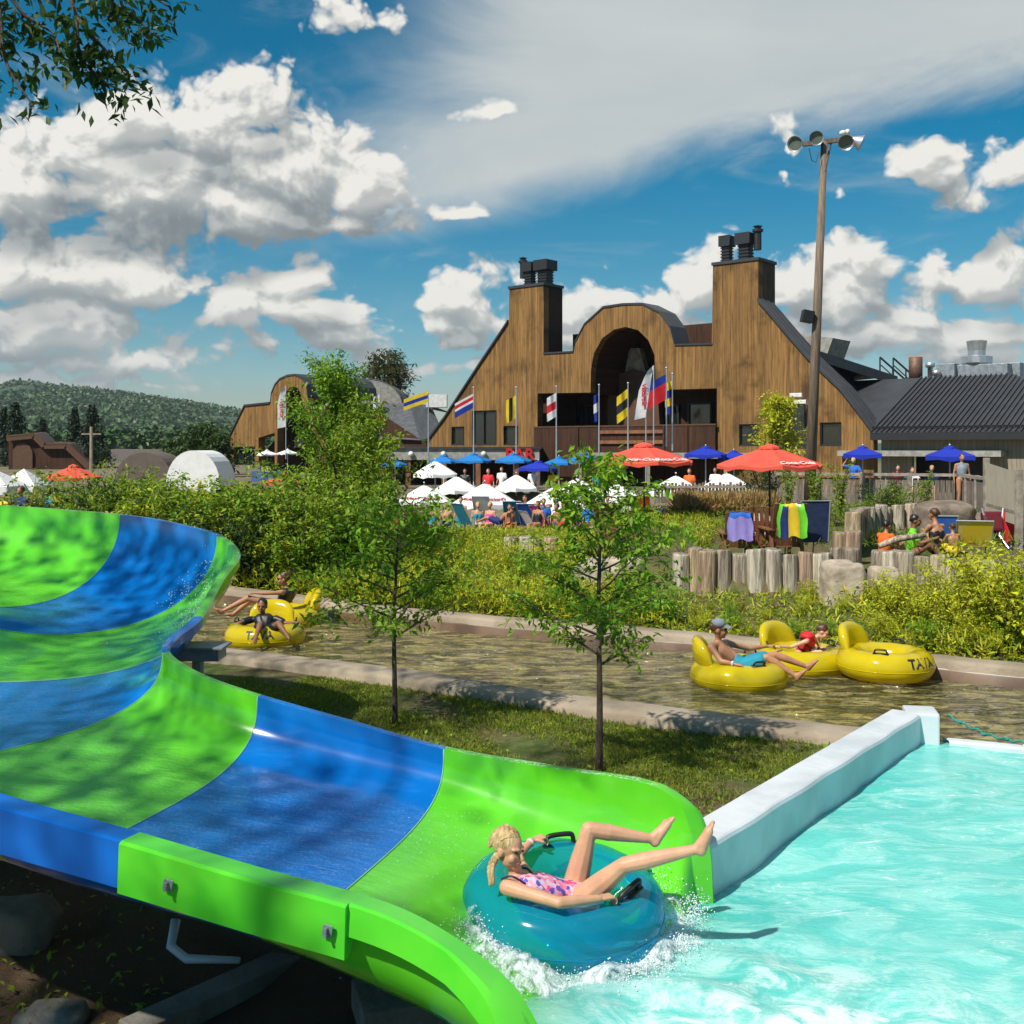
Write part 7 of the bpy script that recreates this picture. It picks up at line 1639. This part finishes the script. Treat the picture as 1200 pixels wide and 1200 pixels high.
# ---- people on the terrace and the beach, built from a few poses
def pose(kind, loc, rz, s, arms='down'):
    """loc: the point under the pelvis on ground or seat"""
    c, sn = math.cos(rz), math.sin(rz)
    def T(x, y, z): return Vector(loc) + Vector((x * c - y * sn, x * sn + y * c, z)) * s
    if kind == 'stand': J = dict(pelvis=T(0, 0, .95), chest=T(0, 0, 1.28), neck=T(0, .0, 1.48), head=T(0, .02, 1.62), hpL=T(-.09, 0, .92), hpR=T(.09, 0, .92), knL=T(-.10, .02, .50), knR=T(.10, .05, .50), anL=T(-.10, -.02, .08), anR=T(.11, 0, .08), toL=T(-.12, .15, .02), toR=T(.14, .17, .02))
    elif kind == 'sit': J = dict(pelvis=T(0, 0, .48), chest=T(0, -.04, .80), neck=T(0, -.03, 1.0), head=T(0, .0, 1.14), hpL=T(-.09, .04, .46), hpR=T(.09, .04, .46), knL=T(-.11, .45, .48), knR=T(.11, .45, .48), anL=T(-.11, .5, .08), anR=T(.11, .5, .08), toL=T(-.11, .66, .02), toR=T(.11, .66, .02))
    elif kind == 'ground': J = dict(pelvis=T(0, 0, .12), chest=T(0, .03, .45), neck=T(0, .06, .64), head=T(0, .10, .78), hpL=T(-.09, .04, .12), hpR=T(.09, .04, .12), knL=T(-.16, .38, .34), knR=T(.16, .38, .34), anL=T(-.1, .58, .06), anR=T(.1, .58, .06), toL=T(-.1, .72, .02), toR=T(.1, .72, .02))
    else: J = dict(pelvis=T(0, 0, .42), chest=T(0, -.24, .62), neck=T(0, -.40, .74), head=T(0, -.50, .82), hpL=T(-.09, .04, .42), hpR=T(.09, .04, .42), knL=T(-.11, .40, .55), knR=T(.11, .40, .50), anL=T(-.11, .75, .40), anR=T(.11, .78, .40), toL=T(-.12, .82, .54), toR=T(.12, .85, .54))
    ch = J['chest']; nk = J['neck']; sh = ch.lerp(nk, .55) - Vector(loc); o = lambda x, y, z: Vector((x * c - y * sn, x * sn + y * c, z)) * s
    for q, e in (('L', -1), ('R', 1)):
        S_ = Vector(loc) + sh + o(e * .175, 0, 0); J['sh' + q] = S_
        if arms == 'down': J['el' + q] = S_ + o(e * .06, -.02, -.27); J['wr' + q] = S_ + o(e * .08, .06, -.50)
        elif arms == 'fwd': J['el' + q] = S_ + o(e * .05, .16, -.2); J['wr' + q] = S_ + o(e * .0, .38, -.12)
        elif arms == 'head': J['el' + q] = S_ + o(e * .18, .12, .05 if e > 0 else -.25); J['wr' + q] = S_ + o(e * .06, .12, .24 if e > 0 else -.42)
        else: J['el' + q] = S_ + o(e * .16, .05, -.22); J['wr' + q] = S_ + o(e * .10, .25, -.30)
    return J, T(0, 1, 0) - T(0, 0, 0)
BEACH = 7
def extra(px, py_head, d, kind, rz, s, skin, hair, cl, label, arms='down', hl=0.0, gl=False, vox=.022):
    base = {'stand': 1.62, 'sit': 1.14, 'ground': .78, 'recline': .82}[kind] * s; hz2 = P(px, py_head, d).z; loc = ((px - 600) / F * d, d, hz2 - base)
    J, f = pose(kind, loc, rz, s, arms); body(J, s, skin, 'person', label, vox, False, f, (0, 0, 1), hair, cl, hl, headscale=1.05, face=vox < .02, glasses=gl)
A_ = math.pi
extra(1099, 603, 20.9, 'ground', .5, 1.0, 'tan', 'brown', [('bandeau', M['black'])], 'bare backed woman in a black swimsuit sitting with her back to the river', 'fwd', .0, vox=.014)
extra(1036, 616, 20.3, 'ground', -1.1, .85, 'tan', 'black', [('shirt', M['orange'])], 'child in an orange shirt and dark cap sitting by the grey logs', 'fwd', vox=.014)
extra(1067, 610, 20.6, 'ground', -2.0, .95, 'dark', 'black', [('shirt', M['lime'])], 'dark haired person in a lime green shirt bending over behind the driftwood', 'fwd', vox=.014)
extra(1118, 618, 20.6, 'ground', .2, .66, 'tan', 'brown', [('shorts', M['yellow'])], 'small tanned child sitting bare backed right of the woman in black', 'fwd', vox=.014)
extra(1127, 536, 33.6, 'stand', A_, 1.0, 'tan', 'brown', [('vest', M['grey'])], 'man in a grey sleeveless top standing behind the deck railing', 'down')
extra(1000, 540, 36.8, 'stand', A_ - .6, .9, 'fair', 'blonde', [('shirt', M['bluec'])], 'blonde woman raising a hand to her head behind the deck railing', 'head', .12)
extra(1069, 551, 37.0, 'sit', A_, 1.0, 'fair', 'brown', [('shirt', M['white'])], 'person in white seated on the deck between the blue umbrellas', 'out')
for a in ((585, 603, 35.5, 'recline', 1.2, 'tan', 'black', [('shorts', M['navy'])], 'dark haired sunbather reclining below the middle white umbrella'),
          (630, 597, 35.0, 'sit', 2.6, 'tan', 'brown', [('bandeau', M['black'])], 'sunbather in a black top beside the blue beach chair'),
          (637, 594, 36.0, 'sit', 2.9, 'fair', 'brown', [('shirt', M['bluec'])], 'person in blue seated behind the couple of sunbathers'),
          (662, 598, 34.5, 'sit', 2.7, 'tan', 'brown', [('shorts', M['red'])], 'tanned person sitting just left of the drooping sapling top'),
          (652, 600, 35.5, 'sit', 2.2, 'tan', 'brown', [('shorts', M['navy'])], 'tanned man sitting behind the magenta lounger'),
          (560, 598, 37.5, 'sit', 3.3, 'fair', 'blonde', [('bandeau', M['teal'])], 'fair sunbather in teal near the cream sling chair'),
          (612, 598, 37.5, 'sit', 2.9, 'tan', 'brown', [('shirt', M['white'])], 'sunbather in white between the two branded umbrellas'),
          (540, 592, 38.5, 'stand', 2.9, 'fair', 'brown', [('shorts', M['teal'])], 'person standing at the left end of the beach row'),
          (458, 605, 36.0, 'sit', 2.9, 'tan', 'brown', [('shirt', M['orange'])], 'person in an orange top glimpsed through the leafy tree'),
          (777, 586, 34.5, 'stand', 3.0, 'tan', 'brown', [('swimsuit', M['bluec'])], 'woman in a blue swimsuit standing beyond the drooping sapling'),
          (798, 590, 34.0, 'stand', 2.0, 'tan', 'black', [('shirt', M['sky']), ('shorts', M['navy'])], 'man in a blue shirt bending beside the paling fence'),
          (812, 582, 35.5, 'stand', 2.6, 'dark', 'black', [('shirt', M['grey'])], 'person in a dark grey top right behind the man in blue'),
          (712, 590, 36.5, 'stand', 2.9, 'fair', 'blonde', [('swimsuit', M['pink'])], 'woman in pink half hidden by the drooping sapling'),
          (25, 575, 27.0, 'stand', 2.6, 'tan', 'brown', [('shirt', M['navy'])], 'person in a dark blue shirt under the white shelters at the far left'),
          (42, 578, 27.5, 'stand', 3.6, 'fair', 'brown', [('shorts', M['red'])], 'bare shouldered person behind the upper rim of the slide'),
          (6, 582, 26.5, 'stand', 3.0, 'tan', 'black', [('shirt', M['yellow'])], 'child in yellow cut by the left edge behind the slide rim'),
          (625, 551, 48.0, 'stand', 3.0, 'fair', 'blonde', [('shirt', M['white'])], 'distant person in white in the shade under the royal blue umbrella'),
          (574, 598, 36.5, 'sit', 2.6, 'fair', 'blonde', [('bandeau', M['pink'])], 'blonde sunbather in pink left of the teal chair'),
          (597, 600, 35.8, 'sit', 3.4, 'tan', 'black', [('shorts', M['orange'])], 'shirtless sunbather in orange shorts between two chairs'),
          (615, 590, 38.5, 'stand', 2.9, 'tan', 'brown', [('shorts', M['royal'])], 'standing man in royal blue shorts beside the turquoise chair'),
          (648, 592, 38.5, 'stand', 3.5, 'fair', 'ginger', [('swimsuit', M['red'])], 'standing woman in a red swimsuit behind the magenta lounger'),
          (670, 592, 38, 'stand', 2.8, 'tan', 'brown', [('shorts', M['yellow'])], 'standing child sized figure in yellow shorts by the sapling crown'),
          (690, 597, 36, 'sit', 2.6, 'fair', 'brown', [('shirt', M['sky'])], 'seated person in light blue seen through the sapling leaves'),
          (735, 592, 36, 'sit', 2.8, 'tan', 'black', [('shirt', M['white'])], 'seated person in white through the right side of the sapling'),
          (507, 600, 37, 'sit', 2.8, 'tan', 'brown', [('bandeau', M['teal'])], 'sunbather in teal below the leftmost branded umbrella'),
          (523, 598, 37.5, 'stand', 3.1, 'fair', 'black', [('shorts', M['navy'])], 'boy in dark shorts between the two left branded umbrellas'),
          (482, 600, 38, 'stand', 2.8, 'tan', 'brown', [('shirt', M['red'])], 'person in red behind the leaves of the tree'),
          (545, 552, 47, 'stand', 2.9, 'tan', 'black', [('shirt', M['black'])], 'distant person in black before the bar posts'),
          (572, 552, 46, 'sit', 2.9, 'fair', 'brown', [('shirt', M['red'])], 'distant seated person in red under the light blue umbrellas'),
          (648, 552, 47, 'stand', 2.6, 'tan', 'brown', [('shirt', M['yellow'])], 'distant person in yellow right of the royal blue umbrella'),
          (700, 552, 46, 'stand', 2.6, 'tan', 'brown', [('shirt', M['teal'])], 'distant person in teal left of the coral canopy'),
          (808, 552, 42, 'stand', 2.6, 'fair', 'brown', [('shirt', M['orange'])], 'distant person in orange beneath the royal blue umbrella'),
          (838, 551, 42, 'sit', 2.6, 'tan', 'black', [('shirt', M['white'])], 'distant seated person in white below the royal blue umbrella'),
          (951, 552, 38.5, 'stand', 2.9, 'tan', 'brown', [('shirt', M['black'])], 'person in black on the deck close to the light mast'),
          (1052, 548, 38.5, 'stand', 3.1, 'fair', 'black', [('shirt', M['maroon'])], 'person in maroon on the deck under the canopy edge'),
          (1092, 549, 38.0, 'stand', 2.6, 'fair', 'blonde', [('shirt', M['navy'])], 'blonde person in navy on the deck beneath the right blue umbrella'),
          (58, 574, 29, 'stand', 2.9, 'tan', 'brown', [('shirt', M['teal'])], 'person in teal among the shrubs at the far left'),
          (588, 550, 49.0, 'stand', 2.7, 'fair', 'brown', [('shirt', M['white'])], 'distant person in white between the posts of the bar')):
    extra(a[0], a[1] - (6 if 450 < a[0] < 745 and a[2] < 45 else 0), a[2], a[3], a[4], .95 if 'child' not in a[8] else .7, a[5], a[6], a[7], a[8], vox=.03)
# ================================================================== splash
from mathutils import kdtree
_bp = [p for s in SEC[SEAMS['F']:] for p in profile(s)[0]]; KD = kdtree.KDTree(len(_bp))
for i_, p_ in enumerate(_bp): KD.insert((p_.x, p_.y, 0), i_)
KD.balance()
def bedz(x, y): return _bp[KD.find((x, y, 0))[1]].z
def splash():
    rg = np.random.default_rng(4); V_, F_ = [], []
    ico = [(0, 0, 1), (.9, 0, -.3), (-.45, .78, -.3), (-.45, -.78, -.3)]; fi = [(0, 1, 2), (0, 2, 3), (0, 3, 1), (1, 3, 2)]
    oc = [(1, 0, 0), (-1, 0, 0), (0, 1, 0), (0, -1, 0), (0, 0, 1), (0, 0, -1)]; of = [(0, 2, 4), (2, 1, 4), (1, 3, 4), (3, 0, 4), (2, 0, 5), (1, 2, 5), (3, 1, 5), (0, 3, 5)]
    mb = MB()
    def drop(p, r_): mb.add([(p[0] + x * r_, p[1] + y * r_, p[2] + z * r_ * 1.2) for x, y, z in oc], of)
    for i in range(2600):       # bow wave thrown up in front of the tube
        a = rg.uniform(R(-150), R(-5)) if rg.random() < .75 else rg.uniform(R(-5), R(40)); rr = .56 + abs(rg.normal(0, .11)); h = abs(rg.normal(0, .045)) * math.exp(-(rr - .56) * 5)
        x_, y_ = TC.x + math.cos(a) * rr, TC.y + math.sin(a) * rr
        drop((x_, y_, max(.03, min(.3, bedz(x_, y_))) + h + .012), rg.uniform(.0015, .0050))
    for i in range(900):       # fizz against the far wall of the mouth
        t = rg.uniform(0, 1); drop((lerp(.95, 1.16, t) + rg.normal(0, .04), lerp(6.2, 6.75, t) + rg.normal(0, .05), abs(rg.normal(0, .09)) * (1 - abs(t - .6)) + .03), rg.uniform(.0018, .005))
    for i in range(1400):       # spray on the bed upstream and at the curve
        t = rg.uniform(0, 1); s = SEC[int(lerp(SEAMS['F'], len(SEC) - 12, t))]; pr, _ = profile(s); k = int(rg.uniform(8, 33)); p = pr[k]; drop((p.x + rg.normal(0, .05), p.y + rg.normal(0, .05), p.z + .004 + abs(rg.normal(0, .006))), rg.uniform(.0012, .003))
    for i in range(700):
        s = SEC[int(rg.uniform(SEAMS['B'] - 3, SEAMS['C'] - 8))]; pr, _ = profile(s); k = int(np.clip(rg.normal(8, 2.5), 1, 20)); p = pr[k]; drop((p.x + rg.normal(0, .04), p.y + rg.normal(0, .04), p.z + .01 + abs(rg.normal(0, .03))), rg.uniform(.003, .008))
    M['drop'] = mat('water_drops', (.86, .93, .93), .15); tag(mb.build('water_splash', M['drop']), kind='stuff')
    # foam crest round the tube, a torn lacy ribbon of white water
    m_ = bpy.data.materials.new('white_foam'); m_.use_nodes = True; t = NT(m_.node_tree); bs = t.n['Principled BSDF']; bs.inputs['Base Color'].default_value = (.80, .90, .89, 1); bs.inputs['Roughness'].default_value = .6
    tc = t.new('ShaderNodeTexCoord'); n1 = t.noise(tc.outputs['Object'], 9, 8, .72, 1.2); at = t.new('ShaderNodeAttribute', attribute_name='edge'); k = t.m('ADD', n1, t.m('MULTIPLY', at.outputs['Fac'], -.42)); al = t.rng(k, .27, .60); t.link(al, bs.inputs['Alpha'])
    bn = t.new('ShaderNodeBump'); bn.inputs['Strength'].default_value = .8; bn.inputs['Distance'].default_value = .03; t.link(t.noise(tc.outputs['Object'], 40, 4, .7), bn.inputs['Height']); t.link(bn.outputs[0], bs.inputs['Normal'])
    mb = MB(); rows = []; ed = []
    for i in range(140):
        a = lerp(R(-165), R(35), i / 139); row = []
        for j in range(16):
            s = j / 15; rr = .50 + .46 * s * (1 + .35 * math.sin(a * 3 + 1)); x, y = TC.x + math.cos(a) * rr, TC.y + math.sin(a) * rr
            row.append((x, y, max(.045, min(.32, bedz(x, y) + .015)) + .055 * math.exp(-((s - .22) / .2) ** 2) * (1 + .5 * math.sin(a * 9)) + .012 * float(noise2(x, y, 18, 3)) + (.05 if a < R(-120) else 0) * min(1, 0))); ed.append(abs(s - .3) * 1.45 + (abs(i / 139 - .5) * 2) ** 6)
        rows.append(row)
    mb.grid(rows); o = mb.build('foam', m_, smooth=True); tag(o, kind='stuff'); at_ = o.data.attributes.new('edge', 'FLOAT', 'POINT'); at_.data.foreach_set('value', ed)
splash()

# ================================================================== air
HAZE = 0.00012
hz_mb = MB(); hz_mb.box((0, 800, 49), (4780, 3200, 101)); hm = bpy.data.materials.new('haze'); hm.use_nodes = True; t = NT(hm.node_tree); t.n.clear()
pv_ = t.new('ShaderNodeVolumePrincipled'); pv_.inputs['Color'].default_value = (.86, .93, 1.0, 1); pv_.inputs['Density'].default_value = HAZE; pv_.inputs['Anisotropy'].default_value = 0.2
mo_ = t.new('ShaderNodeOutputMaterial'); t.link(pv_.outputs[0], mo_.inputs['Volume'])
o = hz_mb.build('haze', hm); tag(o, kind='stuff')
